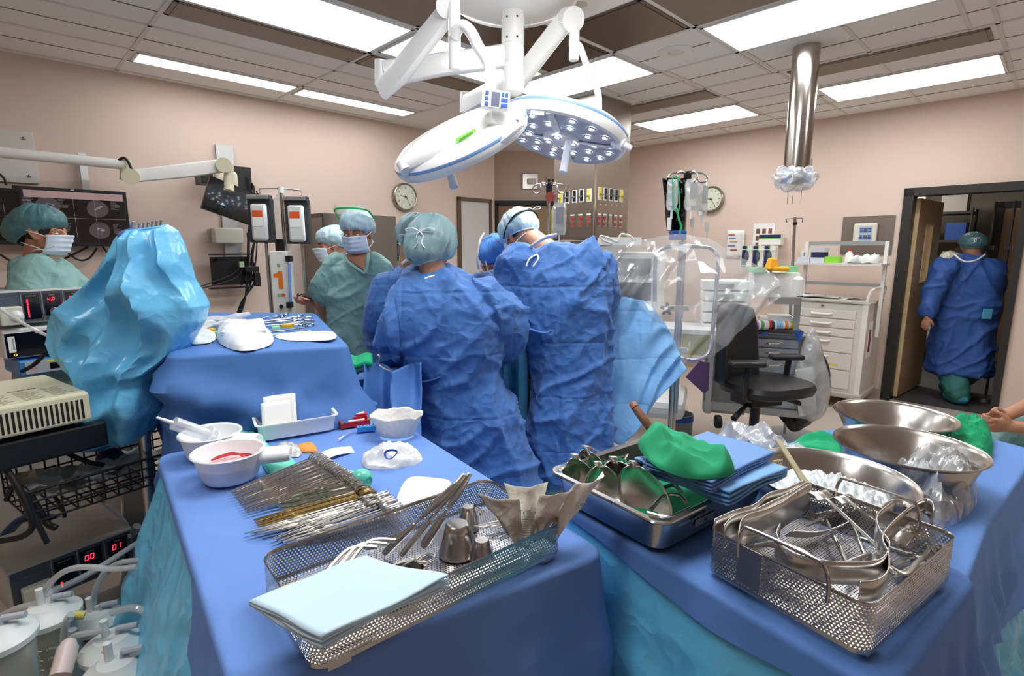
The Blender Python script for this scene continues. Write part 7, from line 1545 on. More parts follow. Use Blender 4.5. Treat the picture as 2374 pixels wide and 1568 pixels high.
# right table with tray and basket, right rear table with basins
TC = [(.12, 1.24), (.53, .665), (.88, .93), (.50, 1.56)]
table('instrument_table', TC, ZA, 'front right instrument table under the square mesh basket and steel tray')
drape('table_drape', TC, ZA, lambda p, s: .03 + .02 * sin(p.y * 9) if (p.x < .51 and p.y < 1.3) else (.62 if p.y < 1.0 else .3), mat('royal_drape', '5a82c4', .68, spec=.3, bump=[('crease', 5, .6, .035), ('grain', 900, .15, .001)]), 'blue cloth over the front right table, folded down under the square mesh basket', .16, .04, 4, 13, rough=.006)
drape('turquoise_under_drape', TC, ZA - .006, .82, M_poly, 'turquoise plastic sheet hanging from the front right table to the floor', .16, .04, 4, 13, off=-.016, top=False)
ZD = .84
TD = [(.94, 1.02), (1.24, 1.30), (1.86, 1.80), (1.76, 2.02), (1.25, 2.02), (.66, 1.62)]
table('basin_table', TD, ZD, 'rear right table carrying the steel basins')
drape('table_drape', TD, ZD, .32, mat('basin_drape', '6c97da', .68, spec=.3, bump=[('crease', 5, .3, .02), ('grain', 900, .15, .001)]), 'blue cloth on the rear right table under the steel basins', .14, .04, 4, 23, rough=.004)
drape('turquoise_under_drape', TD, ZD - .006, .72, M_poly, 'turquoise plastic sheet hanging at the right edge below the basins', .14, .04, 4, 23, off=-.016, top=False)
# ================================================================ instruments and supplies
M_pp = mat('milky_plastic', 'fafcfc', .35, trans=.0, alpha=.87, coat=.2)
def loc(px, py, z): return G(px, py, z)
def strip(mb, pts, wv, n=6, m=1):
    """ribbon: centre line pts, wv = width vector (or list)"""
    C_ = catmull(pts, n); k = len(C_) - 1
    def fn(u, v):
        f = u * k; i = min(k - 1, int(f)); f -= i; p = C_[i].lerp(C_[i + 1], f)
        if isinstance(wv, list): g = u * (len(wv) - 1); j = min(len(wv) - 2, int(g)); w_ = V(wv[j]).lerp(V(wv[j + 1]), g - j)
        else: w_ = V(wv)
        return p + w_ * (v - .5)
    return mb.grid(fn, k, m)
# --- bowls
def bowl(px, py, r, z, ht, label, hdir, liquid=None):
    c = loc(px, py, z + ht); c.z = z; t = thing('basin', label, 'basin', c, group='white plastic basins')
    part('bowl', MB().lathe([(0, .002), (r * .72, .002), (r * .80, .012), (r * .97, ht - .004), (r * 1.03, ht - .003), (r * 1.05, ht), (r * 1.02, ht + .003), (r * .95, ht), (r * .78, .016), (r * .7, .006), (0, .006)], c, 56), M_pp, t)
    d = V(hdir).normalized(); b = c + V((0, 0, ht * .72)) + d * r * .9; s = d.cross(Z3)
    part('grip', MB().loft([[b + d * a + s * cos(q) * w_ + Z3 * (sin(q) * h_) for q in [2 * pi * i / 18 for i in range(18)]] for a, w_, h_ in ((0, .034, .022), (.03, .031, .021), (.065, .031, .021), (.075, .027, .017))]), M_pp, t)
    if liquid: part('liquid', MB().lathe([(0, ht * .55), (r * .88, ht * .55), (r * .80, .02), (0, .01)], c, 40), mat('pink_liquid', 'e8c4c8', .1), t)
    return t, c
t, c1 = bowl(487, 1003, .082, .935, .075, 'rear white plastic basin holding the large syringe', (1, -.1, 0))
t, c0 = bowl(530, 1045, .088, .935, .078, 'front white plastic basin with grip, pink liquid and red tubing', (1, .25, 0), True)
for k in range(3): solo('red_catheter', MB().tube(catmull([c0 + V((-.05, .0 + k * .01, .05)), c0 + V((-.01, .025 + k * .008, .056)), c0 + V((.04, .03 - k * .012, .056)), c0 + V((.062, .01 + k * .01, .052))], 6), .0022, 6), mat('red_tube', 'c2323a', .4), 'thin red rubber tube floating in the front white basin', 'catheter', 'red tubes in the basin')
a = loc(363, 968, 1.09); b = loc(500, 1008, 1.0); b.z = .99; d = (b - a).normalized()
t = thing('large_syringe', 'large clear syringe leaning in the rear basin, nozzle pointing left', 'syringe', a)
part('nozzle', MB().tube([a, a + d * .045], [.003, .006], 12), M_pp, t); part('barrel', MB().tube([a + d * .045, a + d * .048, a + d * .15], [.006, .019, .019], 24), film('syringe_clear', 'e8eef4', .5, .1, None), t); part('plunger', MB().tube([a + d * .09, a + d * .17], .006, 8).tube([a + d * .17, a + d * .174], .022, 20).tube([a + d * .148, a + d * .152], .028, 20), M_pp, t)
# --- rectangular tub
q0, q1 = loc(590, 985, 1.0), loc(785, 968, 1.0); M_ = frame(V((loc(680, 1012, .937).x, loc(680, 1012, .937).y, .937)), loc(775, 1000, .94) - loc(620, 1025, .94), Z3)
M_ = Matrix.Translation(V((0, 0, 0))) @ frame(loc(688, 1000, .937), V((.86, .50, 0)), V((-.5, .86, 0)))
t = thing('plastic_tub', 'rectangular milky plastic tub with a white pad and pink pen inside', 'tub', loc(688, 1000, .937))
def rr(a, b, r, z, n=6): return [V((sx * (a - r) + r * cos(q), sy * (b - r) + r * sin(q), z)) for sx, sy, q0 in ((1, 1, 0), (-1, 1, pi / 2), (-1, -1, pi), (1, -1, 1.5 * pi)) for q in [q0 + pi / 2 * i / n for i in range(n + 1)]]
part('tub', MB().loft([[M_ @ p for p in rr(*q)] for q in ((.115, .05, .02, .001), (.122, .056, .02, .05), (.130, .064, .02, .052), (.130, .064, .02, .055), (.121, .055, .02, .054), (.112, .048, .02, .005))]), M_pp, t)
pp_ = [(-.098, -.02, .01), (-.005, .0, .01), (.0, .03, .125), (-.105, .02, .115)]
solo('white_pad', MB().grid(lambda u, v: M_ @ V((-.10 + .10 * u + .006 * v, -.03 + .05 * v + .008 * sin(u * 3) * v, .012 + .115 * v)), 8, 8), M_paper, 'folded white absorbent pad standing up in the plastic tub', 'pad', solid=.004)
solo('white_pad', MB().grid(lambda u, v: M_ @ V((-.108 + .09 * u + .006 * v, -.04 + .05 * v, .012 + .098 * v)), 8, 8), M_paper, 'second white pad leaning in front of the taller one in the tub', 'pad', solid=.003)
solo('medicine_cup', MB().lathe([(0, 0), (.022, 0), (.028, .035), (.029, .035), (.0285, .034), (.022, .002)], M_ @ V((-.06, -.02, .01)), 28), M_pp, 'small round clear cup inside the plastic tub', 'cup')
solo('marker_pen', MB().tube([M_ @ V((-.08, -.03, .014)), M_ @ V((.03, -.036, .014))], .006, 12), mat('pink_marker', 'ef6f9c', .4), 'pink pen lying along the bottom of the plastic tub', 'pen')
# --- needle counter boxes
def flat(px, py, dx, dy): return frame(loc(px, py, .937), V((dx, dy, 0)), V((-dy, dx, 0)))
M_ = flat(822, 985, .9, .43); t = thing('needle_case', 'open red plastic case with white strips inside', 'case', loc(822, 985, .937)); M_rc = mat('red_case', 'c0202c', .35)
part('tray', (lambda m_: [m_.add(MB().box(*q).v, BX, M_) for q in (((0, 0, .003), (.10, .055, .005)), ((0, -.026, .010), (.10, .004, .018)), ((0, .026, .010), (.10, .004, .018)), ((-.048, 0, .010), (.004, .055, .018)), ((.048, 0, .010), (.004, .055, .018)))] and m_)(MB()), M_rc, t, smooth=False)
part('lid', (lambda m_: [m_.add(MB().box(*q).v, BX, M_) for q in (((0, .052, .022), (.10, .04, .005)), ((0, .071, .026), (.10, .003, .012)))] and m_)(MB()), M_rc, t, smooth=False)
part('foam_strip', MB().add(MB().box((0, .052, .026), (.085, .028, .003)).v, BX, M_), M_paper, t, smooth=False); part('needle_tube', MB().cyl(M_ @ V((-.02, 0, .014)), M_ @ V((.035, .0, .014)), .004), M_paper, t)
for x in (-.045, .045): part('brass_latch', MB().add(MB().box((x, -.024, .02), (.008, .012, .006)).v, BX, M_), mat('brass', 'c9a23f', .3, .8), t, smooth=False)
M_ = flat(850, 998, .94, .33); t = thing('foam_block', 'small bright blue block with five gold pins', 'block', loc(850, 998, .937)); part('block', MB().add(MB().box((0, 0, .008), (.062, .024, .016)).v, BX, M_), mat('sky_block', '3f8fd8', .5), t, smooth=False)
for k in range(5): part('gold_pin', MB().cyl(M_ @ V((-.022 + k * .011, .0, .016)), M_ @ V((-.022 + k * .011, .0, .021)), .0018, seg=6), MATS['brass'], t)
solo('glass_tube', MB().tube([loc(785, 1020, .94), loc(818, 998, .94)], .003, 8), film('glass_tube', 'c8d4f4', .5, .05), 'thin clear tube lying beside the blue block', 'tube')
# paper bag at the far right of table
c = loc(920, 985, .97); mb = MB()
def pb(u, v): a = u * 2 * pi; r_ = .045 + .028 * v; return V((c.x + cos(a) * r_ * 1.2, c.y + sin(a) * r_, .937 + .07 * v + .014 * v * noise.noise(V((cos(a) * 2, sin(a) * 2, 3)))))
solo('paper_bag', MB().grid(pb, 30, 10, cu=True), mat('tissue_white', 'e9e6df', .8, bump=('crease', 16, .6, .03)), 'open white paper bag at the far corner of the front left table', 'paper bag', solid=.001)
# flat soft things lying on the cloth
def mound(name, pts, z, hgt, m, label, cat, f=14, amp=.5, group=None, seed=0, n=26):
    """crumpled soft thing filling the outline pts (world xy)"""
    c = sum((V((p.x, p.y, 0)) for p in pts), V((0, 0, 0))) / len(pts); O = catmull([V((p.x, p.y, 0)) for p in pts], 8, True)
    def fn(u, v):
        i = int(u * len(O)) % len(O); p = c + (O[i] - c) * v ** .8
        prof = (1 - v ** 3) ** .6 if v < 1 else 0; aa = seed + 1.1; w3 = max(0, 1 - abs(noise.noise(V(((p.x * cos(aa) + p.y * sin(aa)) * f * 1.3, (p.y * cos(aa) - p.x * sin(aa)) * f * .45, seed)))) * 2.6); w_ = 1 - abs(noise.noise(V((p.x * f + seed, p.y * f, seed)))) * 2.6; w2 = (1 - abs(noise.noise(V((p.x * f * 2.2 + seed, p.y * f * 2.2, seed + 4)))) * 2.6) * .8 + 1.2 * (.5 - crump(p, f * 1.6, o=seed))
        return V((p.x, p.y, z + .002 + hgt * prof * (1 - amp + amp * (w_ * .45 + w2 * .3 + w3 * .6 - .15))))
    return solo(name, MB().grid(fn, len(O), n, cu=True), m, label, cat, group)
L = loc
mound('gauze_wad', [L(842, 1062, ZA), L(850, 1088, ZA), L(905, 1090, ZA), L(965, 1078, ZA), L(978, 1062, ZA), L(945, 1042, ZA), L(890, 1040, ZA)], ZA, .045, M_gauze, 'crumpled white gauze wad with a blue loop of thread', 'gauze', 24, .6)
q = L(905, 1062, .97); solo('blue_loop', MB().tube(catmull([q + V((x, y, z)) for x, y, z in ((-.012, 0, .0), (-.016, .01, .012), (0, .012, .018), (.018, .008, .014), (.004, -.004, .0))], 5, True), .0035, 8, closed=True, squash=.5), mat('key_blue', '2a55a8', .4), 'blue looped band on the gauze wad', 'band')
solo('paper_strip', MB().grid(lambda u, v: (L(735, 1058, ZA).lerp(L(833, 1030, ZA), u)).lerp(L(748, 1075, ZA).lerp(L(842, 1044, ZA), u), v) + V((0, 0, .005 + .006 * sin(u * 5))), 14, 4), M_paper, 'flat white paper strip above the forceps rings', 'paper', solid=.001)
mound('white_packet', [L(918, 1172, ZA), L(945, 1113, ZA), L(1010, 1112, ZA), L(1045, 1120, ZA), L(1035, 1150, ZA), L(960, 1180, ZA)], ZA, .014, M_paper, 'flat white packet beside the long mesh tray', 'packet', 8, .3)
mound('orange_cloth', [L(690, 1035, ZA), L(700, 1050, ZA), L(735, 1048, ZA), L(722, 1030, ZA)], ZA, .012, mat('orange_cloth', 'ec9a4a', .8), 'small folded orange cloth above the forceps', 'cloth', 16, .4)
mound('foil_pouch', [L(640, 1040, ZA), L(655, 1058, ZA), L(695, 1060, ZA), L(695, 1038, ZA), L(660, 1030, ZA)], ZA, .016, mat('foil', 'd3d4cc', .3, .2, bump=('crease', 40, .8, .02)), 'crumpled foil pouch beside the front basin grip', 'pouch', 30, .6)
mound('teal_glove', [L(545, 990, ZA), L(600, 1010, ZA), L(640, 1060, ZA), L(690, 1080, ZA), L(640, 1112, ZA), L(600, 1070, ZA), L(560, 1020, ZA)], ZA, .028, mat('mint_rubber', '6fd3b8', .45), 'mint green rubber glove lying beside the basins', 'glove', 9, .6, seed=4)
M_mint = mat('mint_bulb', '5fcdb2', .3, coat=.3); bc = L(838, 1112, .965)
t = thing('bulb_syringe', 'clear syringe barrel with a round mint green rubber bulb', 'bulb syringe', bc); dd = (L(770, 1085, .96) - L(835, 1103, .96)).normalized()
part('bulb', MB().lathe([(0, -.024), (.006, -.0215), (.012, -.025), (.021, -.020), (.027, -.008), (.0285, .002), (.025, .014), (.017, .022), (.016, .034), (.0, .034)], bc, 32, (-dd).to_track_quat('-Z', 'Y').to_matrix() @ rot('X', 0)), M_mint, t)
part('barrel', MB().tube([bc + dd * .03, bc + dd * .11], .0155, 24), MATS['syringe_clear'], t)
# --- forceps
def forceps(name, label, curved=0.0, m=M_instr, ring=.0115, Lh=.20, open_=.0):
    t = thing(name, label, 'forceps', M=Matrix()); 
    for s in (-1, 1):
        sep = .0105 + open_
        pts = [(0, -s * .0005, 0), (-.030, -s * .0022, curved * .004), (-.055, -s * .003, 0), (-.062, 0, 0), (-.085, s * .0045, 0), (-Lh + .05, s * (sep * .8), 0), (-Lh + .026, s * (sep * .95), 0)]
        if curved: pts[0] = (0, -s * .0005 + curved, 0)
        R_ = []
        P_ = catmull(pts, 4); rs = [.0016, .0028, .0036, .0048, .0034, .0032, .0030]
        for i in range(len(P_)): f = i / 4; j = min(5, int(f)); R_.append(rs[j] * (1 - (f - j)) + rs[min(6, j + 1)] * (f - j))
        h = part('half', MB().tube(P_, R_, 6, squash=.75), m, t)
        c_ = V((-Lh + .013, s * (sep + .002), 0)); part('finger_ring', MB().tube([c_ + V((cos(a) * ring * 1.15, sin(a) * ring, 0)) for a in [k * pi / 8 for k in range(16)]], .0027, 6, closed=True), m, h)
        part('ratchet', MB().box((-Lh + .040, s * .004, 0), (.004, .010, .003)), m, h, smooth=False)
    return t
M_gold = mat('gold_handle', 'cdb680', .25, 1)
pr = {'straight': forceps('forceps', 'x'), 'curved': forceps('forceps', 'x', .008), 'gold': forceps('forceps', 'x', 0, M_gold), 'large': forceps('forceps', 'x', 0, M_instr, .016, .21, .008)}
used = set()
def lay(kind, tip, ring_, roll, label, group, L0=.2):
    x = (tip - ring_).normalized(); up = Matrix.Rotation(roll, 3, x) @ Z3; y = up.cross(x).normalized(); up = x.cross(y)
    M = Matrix((x, y, up)).transposed().to_4x4(); M.translation = tip; k = (tip - ring_).length / L0; M = M @ Matrix.Diagonal((k, 1, 1, 1))
    if kind in used: return dup(pr[kind], M, label, group)
    dup_src = pr[kind]; used.add(kind); KID.setdefault(dup_src.name, [(c, children(c)) for c in children(dup_src)]); place(dup_src, M); dup_src['label'] = label; dup_src['group'] = group
    return dup_src
for (t0, t1, r0, r1, n, kind, roll, lab, g, zz_) in (
    ((533, 1140), (573, 1190), (742, 1060), (822, 1112), 18, 'straight', 1.15, 'ring-handled steel forceps in the tight top row, tips at lower left', 'top row of forceps', .955),
    ((640, 1148), (648, 1186), (820, 1112), (858, 1142), 9, 'curved', 1.1, 'curved steel forceps in the middle row, tips bent', 'curved forceps in the middle row', .958),
    ((588, 1206), (598, 1222), (858, 1138), (872, 1150), 5, 'gold', 1.0, 'gold-handled forceps in the lower middle of the row', 'gold-handled forceps', .955),
    ((566, 1238), (612, 1240), (868, 1152), (886, 1172), 5, 'straight', .8, 'long steel needle holder in the lower row, tips pointing far left', 'needle holders in the lower row', .952),
    ((630, 1250), (672, 1262), (888, 1146), (935, 1188), 9, 'large', .6, 'large open-ringed clamp in the lowest row next to the mesh tray', 'large clamps beside the mesh tray', .955)):
    for k in range(n):
        f = k / (n - 1); tp = L(t0[0] + (t1[0] - t0[0]) * f, t0[1] + (t1[1] - t0[1]) * f, ZA + .010 + .004 * (k % 2)); rp = L(r0[0] + (r1[0] - r0[0]) * f, r0[1] + (r1[1] - r0[1]) * f, zz_ + .012)
        lay(kind, tp, rp, roll + .05 * sin(k * 2.1), lab, g, .21 if kind == 'large' else .2)
mound('green_towel', [L(650, 1170, ZA), L(690, 1225, ZA), L(760, 1215, ZA), L(830, 1160, ZA), L(760, 1150, ZA), L(690, 1160, ZA)], ZA, .010, M_green, 'green towel rolled under the rows of forceps', 'towel', 12, .3)
# --- perforated baskets
def basket(name, label, c0, xd, a, b, h, z, r=.03, cat='instrument tray', foot=True):
    xd = V(xd).normalized(); M = frame(V((c0.x, c0.y, z)), xd, V((-xd.y, xd.x, 0))); mb = MB(); uv = []
    O = [p + V((a / 2, b / 2, 0)) for p in rr(a / 2, b / 2, r, 0, 8)]; O = O + [O[0]]; s = 0; S = [0]
    for i in range(1, len(O)): s += (O[i] - O[i - 1]).length; S.append(s)
    for j, zz_ in enumerate((.004, h - .006)):
        for i, p in enumerate(O): mb.v.append(M @ (p + V((0, 0, zz_)))); uv.append((S[i], zz_))
    n = len(O)
    for i in range(n - 1): mb.f.append((i, i + 1, n + i + 1, n + i))
    base = len(mb.v)
    for p in O[:-1]: mb.v.append(M @ (p + V((0, 0, .004)))); uv.append((p.x, p.y))
    mb.f.append(tuple(range(base, base + n - 1)))
    t = thing(name, label, cat, M @ V((a / 2, b / 2, 0)))
    o = part('mesh_shell', mb, perforated('perforated_steel', 'c4c0ba', .0062, .0018), t, weld=False, smooth=False)
    me = o.data; ul = me.uv_layers.new(name='UVMap')
    for lp in me.loops: ul.data[lp.index].uv = uv[lp.vertex_index]
    part('rim', MB().loft([[M @ (p + V((0, 0, zz_)) + (p - V((a / 2, b / 2, 0))).normalized() * o_) for p in O[:-1]] for zz_, o_ in ((h - .008, -.001), (h - .002, .001), (h, .0), (h - .002, -.0015), (h - .008, -.0015))], caps=False), M_steel, t)
    part('base_band', MB().loft([[M @ (p + V((0, 0, zz_)) + (p - V((a / 2, b / 2, 0))).normalized() * .0008) for p in O[:-1]] for zz_ in (.002, .010)], caps=False), M_steel, t)
    if foot:
        for x, y in ((.04, .012), (a - .04, .012), (.04, b - .012), (a - .04, b - .012)): part('foot', MB().add(MB().box((x, y, -.004), (.036, .016, .008)).v, BX, M), M_steel, t, smooth=False)
    return t, M
k0 = L(603, 1290, 1.005); k1 = L(1128, 1112, 1.005); kn = L(690, 1490, 1.005)
xd = (k1 - k0).normalized(); sd = V((xd.y, -xd.x, 0)); b_ = .262
t, MK = basket('mesh_tray', 'long perforated steel tray along the near edge of the front left table', k0 + sd * b_, xd, (k1 - k0).length + .0, b_, .068, .942)
def K(x, y, z=.008): return MK @ V((x, y, z))
def cup(x, y, r, h, label):
    c = K(x, y, .006); return solo('steel_cup', MB().lathe([(0, h), (r * .52, h), (r * .62, h - .003), (r * .70, h - .012), (r * .90, h * .45), (r * .98, .006), (r * 1.04, .003), (r * 1.04, 0), (r * .96, 0)], c, 40), M_steel, label, 'cup', 'upturned steel cups')
lc = lambda px, py, z=.95: (lambda q: (q.x, q.y))(MK.inverted() @ L(px, py, z))
for px, py, r, h, l in ((1062, 1278, .038, .062, 'largest upturned steel cup in the long mesh tray'), (1117, 1300, .024, .046, 'small upturned steel cup in front of the large one'), (1086, 1222, .023, .05, 'small upturned steel cup behind the large one')):
    x, y = lc(px, py); cup(x, y, r, h, l)
# handles leaning over the back edge
for k, (a, b, r_, m, lab) in enumerate((((890, 1285), (1060, 1120), .006, M_instr, 'ribbed surgical handle leaning leftmost over the tray rim'), ((930, 1290), (1078, 1100), .0055, M_instr, 'second long steel handle leaning over the tray rim'), ((980, 1270), (1090, 1098), .008, M_instr, 'broad flat steel handle leaning rightmost over the rim'))):
    p, q = L(*a, .955), L(b[0], b[1], 1.09); t = thing('surgical_probe', lab, 'instrument', p, group='long handles leaning in the tray'); mid = p.lerp(q, .42)
    part('grip', MB().tube([p, p.lerp(q, .05), mid], [.005, r_ * 1.2, r_], 12), M_instr, t); part('neck', MB().tube([mid, p.lerp(q, .5)], [.0035, .0035], 10), M_chrome, t)
    sdv = (q - p).cross(V((0, 1, 0))).normalized() * .016; part('blade', strip(MB(), [p.lerp(q, .5), p.lerp(q, .75), q], [sdv * .4, sdv, sdv * .6]), M_instr, t, solid=.003)
for k in range(4):
    p, q = K(.40 + k * .02, .17 - k * .02, .012), K(.52, .11 + k * .016, .014); t = thing('tweezers', 'serrated steel tweezers lying in the right end of the long mesh tray', 'tweezers', p, group='tweezers in the mesh tray')
    for s in (-1, 1): part('arm', MB().tube([q, p.lerp(q, .5) + V((0, 0, .006 * s + .006)), p + V((0, 0, .006 + .001 * s))], [.003, .004, .0015], 6, squash=.5), M_instr, t)
for k in range(3):
    solo('curved_retractor', MB().tube(catmull([K(.01 + k * .015, .10 + k * .02, .02), K(.06 + k * .02, .16, .03), K(.14 + k * .02, .21, .045), K(.19 + k * .02, .19, .04)], 6), .0048, 8), M_instr, 'curved steel rod retractor at the left end of the long mesh tray', 'retractor', 'rod retractors in the mesh tray')
solo('kidney_dish', (lambda O_: MB().loft([[K(*(p * s_).xy, z_) for p in O_] for s_, z_ in ((1, .008), (1.0, .035), (.96, .035), (.96, .01))]))([V((.20 / 1 + .045 * cos(a), .10 + .03 * sin(a), 0)) for a in [k * pi / 10 for k in range(20)]]), M_brush, 'small steel box shaped holder half under the pale drape', 'holder')
solo('ring_clamp', MB().tube([K(.245 + .018 * cos(a), .10 + .012 * sin(a), .04) for a in [k * pi / 9 for k in range(18)]], .002, 6, closed=True).tube([K(.23, .11, .04), K(.18, .13, .02)], .002, 6), M_instr, 'ring handle poking out beside the pale folded drape', 'clamp')
for k in range(3): solo('steel_rod', MB().tube([K(.25, .03 + k * .008, .012), K(.42, .02 + k * .01, .014)], .003, 8), M_instr, 'thin steel rod along the near wall of the long mesh tray', 'rod', 'thin rods in the mesh tray')
# pale blue folded drape over the near left corner
def fold(lay_, dz, m, O_, name, label, cat, z0, group=None):
    t = thing(name, label, cat, V((sum(p.x for p in O_) / len(O_), sum(p.y for p in O_) / len(O_), z0)), group=group)
    for k in range(lay_):
        c = sum(O_, V((0, 0, 0))) / len(O_)
        def fn(u, v, k=k):
            p = (O_[0].lerp(O_[1], u)).lerp(O_[3].lerp(O_[2], u), v); e = max(abs(u - .5), abs(v - .5)) * 2
            p = p + V((.004, .004, 0)) * noise.noise(V((k * 3, u * 2, v * 2))) ; z = z0 + k * dz + .008 * noise.noise(V((p.x * 9, p.y * 9, k * .3))) * (.4 + e) + (p.z)
            return V((p.x, p.y, z))
        part('layer', MB().grid(fn, 26, 18), m, t, solid=dz * .8)
    return t
fold(5, .004, M_paperblue, [L(578, 1408, 1.02) + V((0, 0, -1.02)), L(745, 1490, 1.02) + V((0, 0, -1.02)), L(1040, 1352, 1.02) + V((0, 0, -1.02)), L(850, 1302, 1.02) + V((0, 0, -1.02))], 'folded_drape', 'pale blue folded drape laid over the near left corner of the long mesh tray', 'folded drape', 1.014)
# opened paper sleeves with print
for k, (px, py, dx, rot_, lab) in enumerate(((1205, 1262, -.045, -.3, 'leftmost of the opened white paper sleeves standing in the tray'), (1220, 1258, .0, .05, 'middle opened paper sleeve with printed lines in the tray'), (1240, 1250, .05, .4, 'opened paper sleeve fanned to the right in the tray'), (1265, 1245, .09, .75, 'rightmost opened paper sleeve with curled writing'))):
    b0 = L(px, py, .96)
    def fn(u, v, b0=b0, dx=dx, rot_=rot_, k=k):
        w_ = .012 + .045 * v; return b0 + Rz(rot_) @ V(((u - .5) * w_ * 1.6, -.012 * cos((u - .5) * 3) * (1 + k % 2) + .010 * noise.noise(V((u * 3 + k, v * 3, 0))), 0)) + V((dx * v, .03 * v * (k % 2), .105 * v + .012 * (k % 2) * v))
    t = thing('paper_sleeve', lab, 'paper sleeve', b0, group='opened paper sleeves'); part('sheet', MB().grid(fn, 12, 12), mat('glassine', 'ece8dd', .6, bump=('crease', 30, .5, .02)), t, solid=.0006)
    if k in (1, 3):
        q = fn(.5, .62); tx = text('print', 'Triflex' if k == 1 else 'Caro', .013, Matrix.Translation(q + V((0, -.022, .01))) @ Matrix.Rotation(rot_ * .6, 4, 'Z') @ Matrix.Rotation(pi / 2 - .1, 4, 'X'), M_grey, t)
    if k == 1:
        mb = MB()
        for j in range(9): q = fn(.5, .55 - j * .04); mb.box(q + V((0, -.016, 0)), (.022, .0005, .0012))
        o = part('small_print', mb, M_grey, t, smooth=False); o['kind'] = 'stuff'
# --- square basket
k0 = L(1640, 1225, 1.03); k1 = L(1865, 1118, 1.03); xd = (k1 - k0).normalized(); sd = V((xd.y, -xd.x, 0))
t, MK2 = basket('mesh_basket', 'square deep perforated steel basket full of retractors at the right', k0 + sd * .277, xd, .355, .277, .088, .945, .025)
part('side_plate', MB().add(MB().box((.0 - .001, .19, .05), (.002, .045, .07)).v, BX, MK2), M_steel, t, smooth=False)
for x in (-.0, .355): part('carry_handle', MB().tube(catmull([MK2 @ V((x, y, z)) for y, z in ((.06, .06), (.06, .088), (.068, .115), (.085, .122), (.19, .122), (.205, .115), (.212, .088), (.212, .06))], 5), .0032, 8), M_steel, t)
def R2(pts, z=1.02): return [L(x, y, z) for x, y in pts]
bands = [
 ([(1807, 1236), (1799, 1262), (1824, 1298), (1880, 1320), (1952, 1329), (2036, 1323), (2060, 1282), (2036, 1248), (2033, 1214), (2070, 1183)], .040, 'broad steel band retractor bent in a U across the square basket'),
 ([(1992, 1372), (2030, 1368), (2056, 1345), (2058, 1305), (2046, 1258), (2100, 1200), (2140, 1175), (2158, 1182), (2163, 1200)], .035, 'long steel band retractor with a hooked end at the right of the square basket'),
 ([(1655, 1235), (1700, 1214), (1745, 1200), (1780, 1172), (1820, 1160), (1862, 1140)], .055, 'wavy steel blade nearest the left wall of the square basket'),
 ([(1678, 1248), (1700, 1226), (1750, 1210), (1790, 1190), (1830, 1170), (1868, 1145)], .055, 'second wavy steel blade from the left wall of the square basket'),
 ([(1710, 1270), (1722, 1232), (1770, 1215), (1812, 1195), (1835, 1178), (1878, 1150)], .06, 'third wavy steel blade in the square basket'),
 ([(1740, 1268), (1790, 1262), (1850, 1280), (1890, 1310), (1930, 1330)], .03, 'flat curved steel blade low in the near half of the basket'),
 ([(1830, 1237), (1880, 1240), (1920, 1232), (1960, 1215)], .03, 'broad shiny blade lying across the middle of the basket'),
 ([(2030, 1210), (2060, 1184), (2095, 1186), (2120, 1205)], .045, 'short wide steel blade right of centre in the basket')]
for k, (q, w_, lab) in enumerate(bands):
    zc = 1.045 - w_ * .5 if k < 5 else .99
    wv = V((0, 0, w_)) if k < 5 or k == 7 else V((.01, -.012, w_ * .6))
    solo('band_retractor', strip(MB(), R2(q, zc + .01), wv, 8, 3), M_instr, lab, 'retractor', 'band retractors in the square basket', solid=.0022)
for k, (a, b, c, lab) in enumerate((((1895, 1140), (1935, 1175), (2035, 1268), 'angled retractor with a broad head across the far half of the basket'), ((1950, 1150), (1990, 1180), (2060, 1230), 'second angled retractor near the far wall of the basket'), ((2090, 1230), (2140, 1215), (2170, 1290), 'angled retractor at the right end of the basket'), ((2030, 1300), (2100, 1330), (2160, 1270), 'angled retractor low at the near right of the basket'))):
    t = thing('angled_retractor', lab, 'retractor', L(*a, .97), group='angled retractors in the square basket'); p, q, r_ = L(*a, 1.03 - .02 * (k > 1)), L(*b, 1.02 - .02 * (k > 1)), L(*c, .985)
    d = (q - p); sv = d.cross(Z3).normalized() * .045; part('blade', strip(MB(), [p - d * .3 + V((0, 0, -.02)), p, p.lerp(q, .6)], sv, 5, 2), M_instr, t, solid=.002); part('shaft', MB().tube(catmull([p.lerp(q, .5), q, q.lerp(r_, .5), r_], 5), .0045, 8, squash=.6), M_instr, t)
for k, (a, b) in enumerate((((1915, 1205), (1975, 1328)), ((1975, 1215), (2020, 1320)), ((1945, 1312), (2015, 1285)), ((2080, 1265), (2150, 1240)), ((2075, 1335), (2140, 1305)), ((1890, 1195), (1960, 1180)), ((1700, 1290), (1790, 1258)))):
    p, q = L(*a, .975 + .006 * k % .02), L(*b, .965 + .004 * k); solo('steel_rod', MB().tube([p, p.lerp(q, .35), p.lerp(q, .36), p.lerp(q, .4), p.lerp(q, .41), q], [.0035, .004, .0055, .0055, .0045, .0045], 10), M_instr, 'round steel rod lying among the retractors in the square basket', 'rod', 'rods in the square basket')
for k, (a, b) in enumerate((((1990, 1245), (2150, 1290)), ((2080, 1310), (2158, 1262)), ((1870, 1220), (1990, 1170)), ((1760, 1290), (1870, 1330)))):
    lay('large', L(*a, .972), L(*b, .982), .3, 'ring-handled clamp lying at the bottom of the square basket', 'clamps in the square basket', .21)
